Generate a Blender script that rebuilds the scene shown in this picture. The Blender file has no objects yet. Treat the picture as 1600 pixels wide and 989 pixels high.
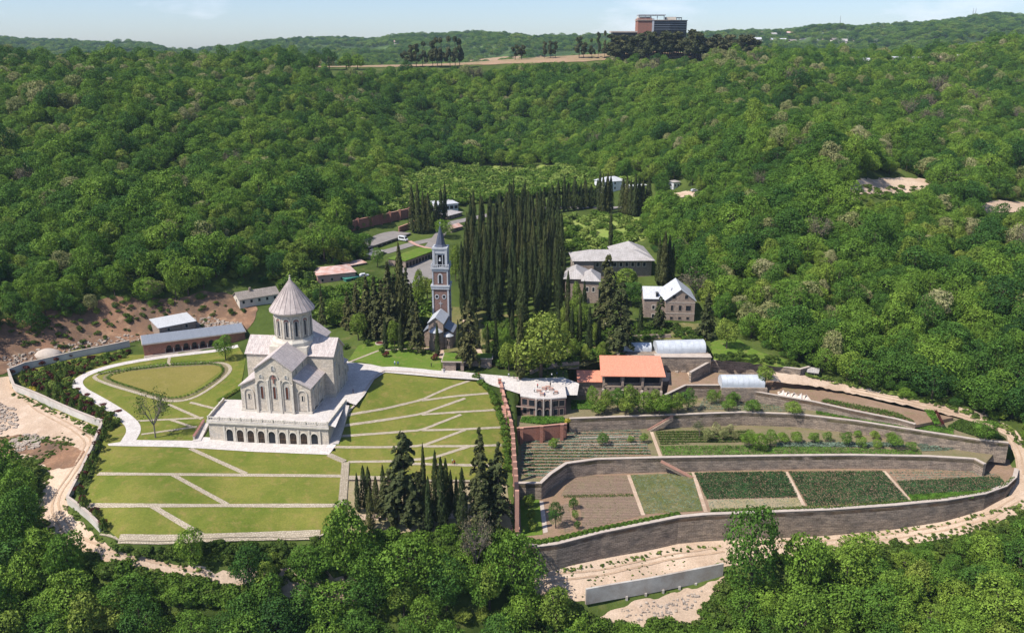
import bpy, bmesh, math, random
import numpy as np
from mathutils import Vector, Matrix
R = math.radians
scene = bpy.context.scene
COL = scene.collection
rng = np.random.default_rng(7)
random.seed(7)

# ------------------------------------------------------------------ camera, sky, sun
CAM_H, FPX, PITCH = 110.0, 1350.0, R(17.24)
cam_d = bpy.data.cameras.new('camera'); cam_d.sensor_width = 36.0
cam_d.lens = 36.0 * FPX / 1600.0
cam_d.clip_start = 1.0; cam_d.clip_end = 60000.0
cam = bpy.data.objects.new('camera', cam_d); COL.objects.link(cam)
cam.location = (0, 0, CAM_H); cam.rotation_euler = (math.pi / 2 - PITCH, 0, 0)
scene.camera = cam

SUN_EL, SUN_AZ = R(52), R(209)          # azimuth measured from +X, counter-clockwise: light comes from the left and a little from the front
sv = Vector((math.cos(SUN_EL) * math.cos(SUN_AZ), math.cos(SUN_EL) * math.sin(SUN_AZ), math.sin(SUN_EL)))
sun_d = bpy.data.lights.new('sun', 'SUN'); sun_d.energy = 5.0; sun_d.angle = R(0.53); sun_d.color = (1.0, 0.955, 0.88)
sun = bpy.data.objects.new('sun', sun_d); COL.objects.link(sun)
sun.rotation_euler = sv.to_track_quat('Z', 'Y').to_euler(); sun.location = (0, 0, 400)

world = bpy.data.worlds.new('World'); scene.world = world; world.use_nodes = True
nt = world.node_tree; nt.nodes.clear()
wo = nt.nodes.new('ShaderNodeOutputWorld'); bg = nt.nodes.new('ShaderNodeBackground')
sky = nt.nodes.new('ShaderNodeTexSky'); sky.sky_type = 'NISHITA'; sky.sun_disc = False
sky.sun_elevation = SUN_EL; sky.sun_rotation = math.atan2(sv.x, sv.y)
sky.altitude = 800; sky.air_density = 1.0; sky.dust_density = .9; sky.ozone_density = 2.5
bg.inputs[1].default_value = 0.11
tc = nt.nodes.new('ShaderNodeTexCoord'); mp = nt.nodes.new('ShaderNodeMapping'); mp.inputs['Scale'].default_value = (1, 1, 3.2)
cn = nt.nodes.new('ShaderNodeTexNoise'); cn.inputs['Scale'].default_value = 5.5; cn.inputs['Detail'].default_value = 7; cn.inputs['Roughness'].default_value = 0.6
cr = nt.nodes.new('ShaderNodeValToRGB'); cr.color_ramp.elements[0].position = 0.54; cr.color_ramp.elements[1].position = 0.78
cr.color_ramp.elements[1].color = (0.75, 0.75, 0.75, 1)
mx = nt.nodes.new('ShaderNodeMix'); mx.data_type = 'RGBA'
mx.inputs[7].default_value = (8.0, 8.3, 9.2, 1)
L = nt.links.new
L(tc.outputs['Generated'], mp.inputs[0]); L(mp.outputs[0], cn.inputs['Vector']); L(cn.outputs[0], cr.inputs[0])
tn = nt.nodes.new('ShaderNodeMix'); tn.data_type = 'RGBA'; tn.blend_type = 'MULTIPLY'; tn.inputs[0].default_value = 1.0; tn.inputs[7].default_value = (.88, .94, 1.10, 1)
L(cr.outputs[0], mx.inputs[0]); L(sky.outputs[0], tn.inputs[6]); L(tn.outputs[2], mx.inputs[6]); L(mx.outputs[2], bg.inputs[0]); L(bg.outputs[0], wo.inputs[0])

scene.view_settings.view_transform = 'Standard'; scene.view_settings.look = 'None'
scene.view_settings.exposure = 0.42; scene.view_settings.gamma = 1.0
scene.render.engine = 'CYCLES'
scene.cycles.max_bounces = 5; scene.cycles.diffuse_bounces = 2; scene.cycles.glossy_bounces = 2
scene.cycles.transmission_bounces = 3; scene.cycles.transparent_max_bounces = 6; scene.cycles.volume_bounces = 0
scene.cycles.volume_step_rate = 4.0

# ------------------------------------------------------------------ from a point of the picture to a point of the ground
CP, SP = math.cos(PITCH), math.sin(PITCH)
def ray(px, py):
    a = (px - 800.0) / FPX; b = (py - 494.5) / FPX
    return np.array([a, CP - b * SP, -SP - b * CP])
def W(px, py, z=0.0, zx=0.0):
    """the point of the plane z + zx*x seen at that place"""
    d = ray(px, py); t = (CAM_H - z) / (-d[2] + zx * d[0])
    return Vector((d[0] * t, d[1] * t, CAM_H + d[2] * t))
def WY(px, py, Y):
    d = ray(px, py); t = Y / d[1]
    return Vector((d[0] * t, Y, CAM_H + d[2] * t))
def proj(x, y, z):
    x = np.asarray(x, float); y = np.asarray(y, float); z = np.asarray(z, float) - CAM_H
    dep = y * CP - z * SP; up = y * SP + z * CP
    return 800 + FPX * x / dep, 494.5 - FPX * up / dep, dep

# ------------------------------------------------------------------ shape of the land
ctrl = []
def cz(*a):
    for (px, py, z) in a: ctrl.append(tuple(W(px, py, z)))
def cy(*a):
    for (px, py, Y) in a: ctrl.append(tuple(WY(px, py, Y)))
cz((0, 989, -30), (250, 989, -33), (500, 989, -35), (800, 989, -37), (1100, 989, -37), (1350, 989, -34), (1600, 989, -30))
for x in (-260, -150, -70, 0, 70, 150, 260):
    ctrl.append((x, 60, -66 + abs(x) * .03)); ctrl.append((x, -60, -90)); ctrl.append((x, -250, -100)); ctrl.append((x,115,-50))
# dirt road left, gravel, front
cz((0, 900, -24), (0, 820, -18), (0, 740, -12.5), (0, 690, -9), (0, 640, -6), (10, 600, -4.5), (60, 650, -6.8), (100, 700, -9), (120, 760, -11.5), (90, 800, -14), (130, 845, -16.5), (200, 880, -18.5), (290, 905, -21),
   (180, 862, -16), (300, 868, -16.5), (420, 862, -17.5), (500, 870, -19), (400, 920, -24), (560, 900, -24), (300, 940, -26), (100, 900, -24))
# formal lawns
cz((160, 700, -7), (300, 700, -7), (440, 708, -7), (520, 712, -7.2), (150, 741, -8.6), (340, 742, -8.7), (535, 745, -8.9), (140, 790, -11), (340, 790, -11), (535, 790, -11), (185, 840, -13.2), (340, 838, -13.2), (520, 834, -13.2))
cz((165, 668, -6.3), (110, 740, -9.6), (90, 620, -4.7), (15, 583, -3.3), (60, 570, -3), (120, 600, -4), (123, 560, -2.6), (190, 542, -2.2), (240, 590, -3.6), (310, 585, -3.4), (200, 650, -6), (250, 640, -5.6), (310, 645, -5.4), (300, 675, -6.6), (230, 688, -6.8), (345, 600, -3.2),
   (350, 560, -2.4), (270, 560, -2.4), (200, 575, -3), (360, 535, -1.8), (360, 620, -3.9), (420, 640, -6), (470, 690, -7), (340, 692, -7))
# plaza and right lawn
cz((560, 570, 0), (600, 576, 0), (680, 584, -.1), (740, 592, -.5), (550, 600, 0), (545, 632, 0), (605, 590, -.5), (580, 625, -1.1), (680, 615, -2), (760, 612, -2.2), (560, 655, -3.2), (650, 650, -4), (772, 650, -4.6), (535, 680, -5.2), (650, 685, -6), (778, 685, -6.8),
   (560, 720, -7.8), (650, 722, -8.2), (780, 728, -9.4), (590, 748, -9.4), (680, 750, -9.8), (620, 800, -13.6), (720, 800, -13.8), (790, 800, -14.4), (600, 830, -15.2), (700, 835, -15.6), (780, 835, -16), (560, 870, -19), (680, 880, -21), (780, 880, -21),
   (790, 640, -5), (800, 690, -8.6), (806, 760, -13), (808, 820, -16.6))
# below the terraces, at the right
cz((840, 912, -26.5), (900, 920, -26.5), (980, 908, -26.3), (1080, 882, -26), (1180, 864, -25.8), (1300, 850, -25.2), (1400, 842, -24.6), (1480, 830, -23.6), (1560, 812, -21.3), (1600, 795, -19), (1600, 740, -16), (1592, 700, -12.5), (1570, 668, -9.5),
   (1540, 650, -8), (1480, 636, -6.6), (1400, 618, -5), (1330, 603, -3.6), (1260, 592, -2.6), (850, 955, -32), (960, 965, -34), (1080, 945, -33), (1180, 900, -29), (1300, 880, -27), (1450, 870, -26), (1600, 860, -25))
# upper monastery ground
cz((545, 560, 0), (560, 545, .6), (640, 565, .2), (640, 545, .8), (600, 520, 1.5), (690, 548, 1), (720, 560, .6), (760, 570, .2), (830, 590, -.8), (780, 590, -.6), (820, 560, .8), (760, 530, 2), (850, 530, 2.5), (900, 545, 2), (900, 500, 5), (950, 510, 5.5), (1000, 515, 5.5), (1060, 515, 5),
   (1120, 530, 4), (1130, 550, 3.2), (1200, 565, 2), (1250, 580, 0), (1180, 600, -3), (960, 555, 2), (1040, 545, 2.4), (700, 500, 3.5), (620, 500, 3), (540, 510, 2.6), (500, 520, 2), (440, 500, 3), (400, 490, 4.5), (420, 465, 6.5), (480, 450, 7.5),
   (540, 440, 8.5), (600, 430, 9.5), (590, 400, 11.5), (640, 440, 8.2), (640, 385, 12.5), (600, 370, 13.5), (700, 350, 15.5), (760, 450, 6.5), (800, 420, 8), (860, 430, 8), (940, 425, 9.5), (1000, 400, 11.5), (1000, 460, 7.5), (1080, 460, 8),
   (900, 335, 16.5), (960, 330, 17.5), (830, 335, 15.5), (700, 310, 19), (960, 300, 21.5), (1060, 300, 24))
# bank at the left and wooded slopes
cz((0, 575, -1.5), (60, 548, -.5), (130, 528, .5), (200, 510, 2), (300, 498, 3), (350, 480, 6), (0, 540, 3), (80, 515, 5), (160, 490, 7), (250, 480, 7.5), (330, 465, 9.5), (0, 490, 11), (100, 470, 13), (200, 460, 13), (300, 450, 13.5), (400, 440, 12),
   (0, 400, 24), (100, 400, 24), (200, 400, 24), (300, 400, 22), (400, 390, 19.5), (500, 380, 16), (560, 360, 17), (0, 350, 31), (150, 350, 31), (300, 350, 29), (450, 340, 25), (560, 320, 22),
   (0, 300, 39), (150, 300, 39), (300, 300, 37), (430, 300, 32), (0, 250, 49), (150, 250, 49), (300, 250, 47), (450, 260, 38), (0, 200, 63), (150, 200, 62), (300, 200, 60), (0, 155, 78), (150, 160, 76), (300, 160, 73))
cy((0, 112, 730), (100, 124, 735), (200, 130, 745), (300, 132, 760), (400, 126, 790), (450, 200, 640), (450, 155, 720), (500, 112, 830), (600, 108, 900), (700, 104, 940), (600, 280, 590), (600, 200, 730), (600, 150, 800),
   (700, 280, 625), (850, 275, 630), (700, 240, 690), (850, 240, 700), (700, 200, 755), (850, 200, 765), (700, 150, 840), (850, 150, 850), (780, 98, 960), (880, 92, 970), (960, 86, 990), (1040, 80, 1010), (1110, 86, 1010), (1000, 120, 930), (1100, 130, 880),
   (1000, 250, 610), (1000, 200, 700), (1000, 150, 800))
cz((1200, 520, 3), (1200, 450, 13), (1150, 420, 15), (1200, 400, 21), (1150, 350, 26), (1200, 350, 29), (1150, 300, 32), (1200, 300, 37), (1200, 250, 50), (1120, 260, 40), (1200, 200, 61), (1150, 200, 58), (1300, 560, 0), (1300, 520, 5), (1300, 450, 15), (1300, 400, 22), (1300, 350, 30), (1300, 300, 40), (1300, 250, 51),
   (1450, 600, -4), (1450, 550, 3), (1450, 500, 9), (1450, 450, 15), (1450, 400, 21), (1600, 640, -7), (1600, 600, -3), (1600, 550, 3), (1600, 500, 9), (1600, 450, 14), (1600, 400, 20))
cy((1200, 150, 690), (1180, 116, 800), (1220, 110, 860), (1300, 200, 620), (1300, 155, 740), (1300, 120, 860), (1370, 295, 470), (1450, 350, 420), (1600, 350, 430), (1500, 300, 500), (1580, 320, 470), (1450, 250, 560), (1600, 250, 570), (1450, 200, 660), (1600, 200, 680), (1450, 150, 780), (1600, 150, 800),
   (1400, 114, 900), (1480, 102, 960), (1560, 80, 1000), (1640, 74, 1000), (1750, 80, 950), (1750, 200, 680), (1750, 350, 420), (1750, 600, 290), (1750, 850, 220), (-150, 110, 740), (-150, 250, 500), (-150, 400, 380), (-150, 560, 290), (-150, 750, 240), (-150, 950, 200), (1750,480,340))
for u in np.linspace(-.75, .75, 12):
    ctrl.append((u * 1250, 1250, 62)); ctrl.append((u * 1500, 1500, 55))
# foot of the lowest terrace wall
for (px, py, dz) in ((838, 857, 9.2), (870, 853, 9.2), (940, 835, 9.1), (1010, 821, 9), (1060, 811, 8.9), (1100, 807, 8.8), (1200, 803, 8.7), (1300, 799, 8.5), (1400, 792, 8.0), (1480, 784, 7.0), (1540, 774, 5.6), (1573, 762, 4.6), (1591, 748, 3.2)):
    q = W(px, py, -17.5, .012); ctrl.append((q.x + (1.5 if px > 1560 else 0), q.y - 1.5, q.z - dz))
CT = np.array(ctrl); CC = 9.0
def _phi(r2): return np.sqrt(r2 + CC * CC)
_n = len(CT); _S = 300.0
_A = np.zeros((_n + 3, _n + 3))
_d2 = ((CT[:, None, :2] - CT[None, :, :2]) ** 2).sum(-1)
_A[:_n, :_n] = _phi(_d2) / _S - np.eye(_n) * 0.006; _A[:_n, _n] = 1; _A[:_n, _n + 1:] = CT[:, :2] / _S; _A[_n, :_n] = 1; _A[_n + 1:, :_n] = CT[:, :2].T / _S
_sol = np.linalg.solve(_A, np.concatenate([CT[:, 2], np.zeros(3)]))
RIDGE = np.array([(-1200, 70), (-400, 62), (-100, 62), (0, 63), (60, 68), (100, 69), (160, 71), (220, 76), (270, 82), (310, 84), (370, 76), (400, 70), (480, 66), (540, 65), (600, 66), (680, 60), (740, 57), (790, 60), (830, 63), (900, 62), (1000, 60), (1110, 58), (1200, 53), (1260, 50), (1330, 48), (1390, 43), (1440, 40), (1500, 32), (1540, 29), (1620, 32), (1700, 36), (2100, 40), (2900, 60)], float)
def _far(x, y):
    u = 800 + FPX * (x / np.maximum(y, 1.0)) / CP
    py = np.interp(u, RIDGE[:, 0], RIDGE[:, 1])
    zr = CAM_H + 3300 * np.tan(np.arctan((494.5 - py) / FPX) - PITCH)
    t = np.clip((y - 1350) / (3300 - 1350), 0, 1); t2 = np.clip((y - 3300) / 2500, 0, 1)
    base = 52 + (zr - 52) * (t * t * (3 - 2 * t)) ** .8 - 90 * t2
    w = np.sin(u * .021 + y * .0011) * np.sin(u * .009 - y * .0023) + .5 * np.sin(u * .047 + 1.3 + y * .003)
    return base + w * 13 * np.sin(math.pi * np.clip(t, 0, 1))
def H(x, y):
    x = np.atleast_1d(np.asarray(x, float)); y = np.atleast_1d(np.asarray(y, float)); sh = x.shape
    X = x.ravel(); Y = y.ravel(); out = np.empty(len(X))
    for i in range(0, len(X), 20000):
        a = X[i:i + 20000]; b = Y[i:i + 20000]
        d2 = (a[:, None] - CT[None, :, 0]) ** 2 + (b[:, None] - CT[None, :, 1]) ** 2
        out[i:i + 20000] = (_phi(d2) / _S) @ _sol[:_n] + _sol[_n] + (a * _sol[_n + 1] + b * _sol[_n + 2]) / _S
    w = np.clip((Y - 400) / 90, 0, 1) * np.maximum(np.clip((np.abs(X - 25) - 95) / 50, 0, 1), np.clip((Y - 690) / 60, 0, 1)) * np.clip((960 - Y) / 200, .1, 1)
    out = out + w * (4.2 * np.sin(X / 27 + 1.1 + .6 * np.sin(Y / 60)) * np.sin(Y / 70 + X / 90) + 2.6 * np.sin(X / 12.5 - Y / 31) * np.sin(Y / 22 + 2))
    t = np.clip((Y - 1150) / 300, 0, 1); t = t * t * (3 - 2 * t)
    out = np.clip(out, -110, 400) * (1 - t) + _far(X, Y) * t
    return out.reshape(sh)
def h1(x, y): return float(H([x], [y])[0])
_TT = np.concatenate([np.arange(90, 700, 3.0), np.arange(700, 1500, 6.0), np.arange(1500, 4200, 20.0)])
def G(px, py, off=0.0):
    d = ray(px, py); p = d[None, :] * _TT[:, None]
    below = (CAM_H + p[:, 2]) - H(p[:, 0], p[:, 1]) < 0
    i = int(np.argmax(below)) if below.any() else len(_TT) - 1
    lo, hi = _TT[max(i - 1, 0)], _TT[i]
    for _ in range(14):
        m = (lo + hi) / 2; q = d * m
        if CAM_H + q[2] - h1(q[0], q[1]) < 0: hi = m
        else: lo = m
    q = d * hi
    return Vector((q[0], q[1], CAM_H + q[2] + off))
def inpoly(px, py, poly):
    px = np.asarray(px); py = np.asarray(py); P = np.array([(p[0], p[1]) for p in poly], float); r = np.zeros(px.shape, bool)
    j = len(P) - 1
    for i in range(len(P)):
        xi, yi, xj, yj = P[i][0], P[i][1], P[j][0], P[j][1]
        if yi != yj:
            c = ((yi > py) != (yj > py)) & (px < (xj - xi) * (py - yi) / (yj - yi) + xi); r ^= c
        j = i
    return r
def distseg(X, Y, poly):
    D = np.full(X.shape, 1e9)
    for i in range(len(poly)):
        a = poly[i]; b = poly[(i + 1) % len(poly)]; dx, dy = b[0] - a[0], b[1] - a[1]; l = dx * dx + dy * dy + 1e-9
        t = np.clip(((X - a[0]) * dx + (Y - a[1]) * dy) / l, 0, 1)
        D = np.minimum(D, np.hypot(X - a[0] - t * dx, Y - a[1] - t * dy))
    return D

# ------------------------------------------------------------------ names
def tag(o, label, cat, group=None):
    o['label'] = label; o['category'] = cat
    if group: o['group'] = group
    return o
def thing(name, label, cat, loc=(0, 0, 0), rotz=0.0, group=None):
    o = bpy.data.objects.new(name, None); COL.objects.link(o); o.location = loc; o.rotation_euler = (0, 0, rotz); o.empty_display_size = .5
    return tag(o, label, cat, group)
def link(name, me, m=None, parent=None, label=None):
    o = bpy.data.objects.new(name, me); COL.objects.link(o)
    if m is not None and len(me.materials) == 0: me.materials.append(m)
    if parent is not None: o.parent = parent
    if label: o['label'] = label
    return o
def structure(o): o['kind'] = 'structure'; return o
def stuff(o): o['kind'] = 'stuff'; return o
def dup(root, loc, rotz=0.0, scale=None, label=None, group=None):
    r = root.copy(); COL.objects.link(r); r.location = loc; r.rotation_euler = (0, 0, rotz)
    if scale is not None: r.scale = scale if hasattr(scale, '__len__') else (scale,) * 3
    if label: r['label'] = label
    if group: r['group'] = group
    for ch in list(root.children):
        c = ch.copy(); COL.objects.link(c); c.parent = r
        for g in ch.children:
            d = g.copy(); COL.objects.link(d); d.parent = c
    return r

# ------------------------------------------------------------------ mesh collector
class MB:
    def __init__(s): s.v = []; s.f = []
    def add(s, vs, fs):
        n = len(s.v); s.v += [tuple(v) for v in vs]; s.f += [tuple(i + n for i in f) for f in fs]; return s
    def box(s, x0, x1, y0, y1, z0, z1):
        return s.add([(x0, y0, z0), (x1, y0, z0), (x1, y1, z0), (x0, y1, z0), (x0, y0, z1), (x1, y0, z1), (x1, y1, z1), (x0, y1, z1)],
                     [(0, 3, 2, 1), (4, 5, 6, 7), (0, 1, 5, 4), (1, 2, 6, 5), (2, 3, 7, 6), (3, 0, 4, 7)])
    def prism(s, poly, z0, z1):
        n = len(poly); a = sum(poly[i][0] * poly[(i + 1) % n][1] - poly[(i + 1) % n][0] * poly[i][1] for i in range(n))
        if a < 0: poly = poly[::-1]
        f0 = z0 if callable(z0) else (lambda x, y: z0); f1 = z1 if callable(z1) else (lambda x, y: z1)
        v = [(p[0], p[1], f0(p[0], p[1])) for p in poly] + [(p[0], p[1], f1(p[0], p[1])) for p in poly]
        return s.add(v, [tuple(range(n - 1, -1, -1)), tuple(range(n, 2 * n))] + [(i, (i + 1) % n, n + (i + 1) % n, n + i) for i in range(n)])
    def xprism(s, prof, y0, y1):      # profile in x,z run along y
        n = len(prof); a = sum(prof[i][0] * prof[(i + 1) % n][1] - prof[(i + 1) % n][0] * prof[i][1] for i in range(n))
        if a > 0: prof = prof[::-1]
        v = [(p[0], y0, p[1]) for p in prof] + [(p[0], y1, p[1]) for p in prof]
        return s.add(v, [tuple(range(n - 1, -1, -1)), tuple(range(n, 2 * n))] + [(i, (i + 1) % n, n + (i + 1) % n, n + i) for i in range(n)])
    def yprism(s, prof, x0, x1):      # profile in y,z run along x
        n = len(prof); a = sum(prof[i][0] * prof[(i + 1) % n][1] - prof[(i + 1) % n][0] * prof[i][1] for i in range(n))
        if a < 0: prof = prof[::-1]
        v = [(x0, p[0], p[1]) for p in prof] + [(x1, p[0], p[1]) for p in prof]
        return s.add(v, [tuple(range(n - 1, -1, -1)), tuple(range(n, 2 * n))] + [(i, (i + 1) % n, n + (i + 1) % n, n + i) for i in range(n)])
    def lathe(s, prof, n=16, cx=0, cy=0, a0=0.0):   # list of (r, z) from the bottom up
        vs = []; fs = []
        for (r, z) in prof:
            for i in range(n):
                a = a0 + 2 * math.pi * i / n; vs.append((cx + r * math.cos(a), cy + r * math.sin(a), z))
        for k in range(len(prof) - 1):
            for i in range(n):
                j = (i + 1) % n; fs.append((k * n + i, k * n + j, (k + 1) * n + j, (k + 1) * n + i))
        fs.append(tuple(range(n - 1, -1, -1))); fs.append(tuple((len(prof) - 1) * n + i for i in range(n)))
        return s.add(vs, fs)
    def tube(s, p, q, r0, r1=None, n=6):
        p = Vector(p); q = Vector(q); r1 = r0 if r1 is None else r1; d = (q - p).normalized()
        a = d.orthogonal().normalized(); b = d.cross(a)
        vs = [p + (a * math.cos(2 * math.pi * i / n) + b * math.sin(2 * math.pi * i / n)) * r0 for i in range(n)] + [q + (a * math.cos(2 * math.pi * i / n) + b * math.sin(2 * math.pi * i / n)) * r1 for i in range(n)]
        return s.add(vs, [(i, (i + 1) % n, n + (i + 1) % n, n + i) for i in range(n)] + [tuple(range(n - 1, -1, -1)), tuple(range(n, 2 * n))])
    def slab(s, quad, t):             # a sheet of thickness t under a planar outline
        q = [Vector(p) for p in quad]; nn = (q[1] - q[0]).cross(q[-1] - q[0]).normalized()
        if nn.z < 0: q = q[::-1]; nn = -nn
        n = len(q); v = [p - nn * t for p in q] + q
        return s.add(v, [tuple(range(n - 1, -1, -1)), tuple(range(n, 2 * n))] + [(i, (i + 1) % n, n + (i + 1) % n, n + i) for i in range(n)])
    def build(s, name, m, parent=None, label=None, bevel=0, smooth=False):
        me = bpy.data.meshes.new(name); me.from_pydata(s.v, [], s.f); me.update()
        uvs(me)
        if smooth: me.polygons.foreach_set('use_smooth', [True] * len(me.polygons))
        return link(name, me, m, parent, label)
def uvs(me):
    uv = me.uv_layers.new(name='UVMap'); co = np.array([v.co for v in me.vertices]).reshape(-1, 3); dat = np.zeros((len(me.loops), 2))
    for p in me.polygons:
        n = p.normal
        if abs(n.z) > .96: t = Vector((1, 0, 0)); b = Vector((0, 1, 0))
        else: t = Vector((-n.y, n.x, 0)).normalized(); b = n.cross(t)
        for li in p.loop_indices:
            c = co[me.loops[li].vertex_index]; dat[li] = (c[0] * t.x + c[1] * t.y, c[0] * b.x + c[1] * b.y + c[2] * b.z)
    uv.data.foreach_set('uv', dat.ravel())
def npmesh(name, V, F, m):
    me = bpy.data.meshes.new(name); V = np.asarray(V, np.float32); F = np.asarray(F, np.int32)
    me.vertices.add(len(V)); me.vertices.foreach_set('co', V.ravel()); k = F.shape[1]
    me.loops.add(F.size); me.loops.foreach_set('vertex_index', F.ravel()); me.polygons.add(len(F))
    me.polygons.foreach_set('loop_start', np.arange(0, F.size, k, dtype=np.int32)); me.update(calc_edges=True)
    if m is not None: me.materials.append(m)
    return me

# ------------------------------------------------------------------ materials
def mk(name):
    m = bpy.data.materials.new(name); m.use_nodes = True; t = m.node_tree; b = t.nodes['Principled BSDF']; b.inputs['Roughness'].default_value = .85
    b.inputs['Specular IOR Level'].default_value = .25
    return m, t, b
def rgb(c): return (c[0], c[1], c[2], 1)
def noise(t, scale, coord='Object', detail=5, rough=.6, vec=None):
    n = t.nodes.new('ShaderNodeTexNoise'); n.inputs['Scale'].default_value = scale; n.inputs['Detail'].default_value = detail; n.inputs['Roughness'].default_value = rough
    if vec is not None: t.links.new(vec, n.inputs['Vector'])
    elif coord == 'World': g = t.nodes.new('ShaderNodeNewGeometry'); t.links.new(g.outputs['Position'], n.inputs['Vector'])
    else: c = t.nodes.new('ShaderNodeTexCoord'); t.links.new(c.outputs[coord], n.inputs['Vector'])
    return n.outputs[0]
def ramp(t, fac, stops):
    r = t.nodes.new('ShaderNodeValToRGB'); e = r.color_ramp.elements
    while len(e) < len(stops): e.new(.5)
    for i, (p, c) in enumerate(stops): e[i].position = p; e[i].color = rgb(c) if hasattr(c, '__len__') else (c, c, c, 1)
    t.links.new(fac, r.inputs[0]); return r.outputs[0]
def mixc(t, f, a, b, mode='MIX'):
    m = t.nodes.new('ShaderNodeMix'); m.data_type = 'RGBA'; m.blend_type = mode
    for s, v in ((0, f), (6, a), (7, b)):
        if hasattr(v, 'is_output'): t.links.new(v, m.inputs[s])
        elif s == 0: m.inputs[0].default_value = v
        else: m.inputs[s].default_value = rgb(v)
    return m.outputs[2]
def bump(t, b, h, s=.3, d=.1):
    n = t.nodes.new('ShaderNodeBump'); n.inputs['Strength'].default_value = s; n.inputs['Distance'].default_value = d
    t.links.new(h, n.inputs['Height']); t.links.new(n.outputs[0], b.inputs['Normal'])
def plain(name, c, c2=None, scale=.5, rough=.85, coord='World', fine=6.0, metal=0.0):
    m, t, b = mk(name); b.inputs['Roughness'].default_value = rough; b.inputs['Metallic'].default_value = metal
    c2 = c2 or tuple(x * .72 for x in c)
    a = mixc(t, ramp(t, noise(t, scale, coord), [(.35, 0), (.68, 1)]), c, c2)
    f = ramp(t, noise(t, fine, coord), [(.3, .8), (.7, 1.12)])
    t.links.new(mixc(t, 1, a, f, 'MULTIPLY'), b.inputs['Base Color']); return m
def masonry(name, c1, c2, mortar, bw=.7, bh=.3, ms=.02, blotch=(.35, .3, .22), amt=.5, rough=.9, bmp=.4, streak=(1.2, 1.2), sk=.12):
    m, t, b = mk(name); b.inputs['Roughness'].default_value = rough
    br = t.nodes.new('ShaderNodeTexBrick'); uvn = t.nodes.new('ShaderNodeUVMap')
    t.links.new(uvn.outputs[0], br.inputs['Vector'])
    br.inputs['Color1'].default_value = rgb(c1); br.inputs['Color2'].default_value = rgb(c2); br.inputs['Mortar'].default_value = rgb(mortar)
    br.inputs['Scale'].default_value = 1; br.inputs['Mortar Size'].default_value = ms; br.inputs['Brick Width'].default_value = bw; br.inputs['Row Height'].default_value = bh; br.inputs['Bias'].default_value = 0
    br.inputs['Mortar Smooth'].default_value = .3
    a = mixc(t, ramp(t, noise(t, .35, 'World'), [(.45, 0), (.7, amt)]), br.outputs[0], blotch)
    a = mixc(t, 1, a, ramp(t, noise(t, 3.0, 'World'), [(.3, .7), (.7, 1.2)]), 'MULTIPLY')
    mpn = t.nodes.new('ShaderNodeMapping'); mpn.inputs['Scale'].default_value = (streak[0], streak[1], 1); t.links.new(uvn.outputs[0], mpn.inputs[0])
    a = mixc(t, 1, a, ramp(t, noise(t, 1.0, vec=mpn.outputs[0], detail=6, rough=.75), [(.33, 1 - sk), (.67, 1 + sk * .8)]), 'MULTIPLY')
    t.links.new(a, b.inputs['Base Color']); bump(t, b, br.outputs[1], -bmp, .05); return m
def foliage(name, stops, trans=.17, leafscale=.55, clump=(.42, 1.55)):
    """colour differs from tree to tree and from clump to clump of one crown"""
    m, t, b = mk(name); b.inputs['Roughness'].default_value = .7; b.inputs['Specular IOR Level'].default_value = .12
    oi = t.nodes.new('ShaderNodeObjectInfo')
    nz = noise(t, .012, vec=oi.outputs['Location'], detail=2)
    ma = t.nodes.new('ShaderNodeMath'); ma.operation = 'MULTIPLY_ADD'; t.links.new(nz, ma.inputs[0]); ma.inputs[1].default_value = .9
    mb_ = t.nodes.new('ShaderNodeMath'); mb_.operation = 'MULTIPLY'; t.links.new(oi.outputs['Random'], mb_.inputs[0]); mb_.inputs[1].default_value = .55
    t.links.new(mb_.outputs[0], ma.inputs[2])
    sb = t.nodes.new('ShaderNodeMath'); sb.operation = 'SUBTRACT'; t.links.new(ma.outputs[0], sb.inputs[0]); sb.inputs[1].default_value = .235
    base = ramp(t, sb.outputs[0], stops)
    cl = ramp(t, noise(t, leafscale, 'World', detail=3), [(.3, clump[0]), (.7, clump[1])])
    c = mixc(t, 1, base, cl, 'MULTIPLY')
    t.links.new(c, b.inputs['Base Color'])
    tr = t.nodes.new('ShaderNodeBsdfTranslucent'); t.links.new(mixc(t, 1, c, (1.15, 1.25, .55), 'MULTIPLY'), tr.inputs[0])
    ms = t.nodes.new('ShaderNodeMixShader'); ms.inputs[0].default_value = trans
    t.links.new(b.outputs[0], ms.inputs[1]); t.links.new(tr.outputs[0], ms.inputs[2]); t.links.new(ms.outputs[0], t.nodes['Material Output'].inputs[0])
    return m
M = {}
M['limestone'] = masonry('limestone', (.62, .53, .42), (.49, .42, .335), (.40, .35, .29), 1.1, .55, .03, (.36, .35, .34), .45, streak=(.9, .9), sk=.16)
M['limestone_trim'] = plain('limestone_trim', (.62, .56, .47), (.49, .44, .37), .8)
M['arch_stone'] = plain('carved_arch_stone', (.37, .36, .35), (.30, .29, .28), .8)
M['pink_stone'] = plain('pink_stone', (.30, .14, .11), (.25, .12, .1), .8)
M['church_roof'] = masonry('pink_stone_roof_slabs', (.56, .48, .44), (.46, .39, .36), (.38, .32, .30), .7, 1.6, .04, (.42, .38, .36), .5, streak=(2.2, .35), sk=.28)
M['cone_roof'] = plain('cone_roof_stone', (.47, .40, .365), (.34, .28, .26), .5, fine=1.8)
M['darkstone'] = masonry('terrace_stone', (.31, .235, .175), (.22, .165, .125), (.40, .32, .24), 1.1, .55, .05, (.13, .11, .095), .8, streak=(.22, 1.7), sk=.5)
M['coping'] = plain('coping_stone', (.50, .42, .35), (.40, .33, .28), .6)
M['brick'] = masonry('red_brick', (.33, .13, .085), (.27, .105, .07), (.30, .20, .16), .5, .2, .02, (.22, .12, .09), .5)
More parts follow.
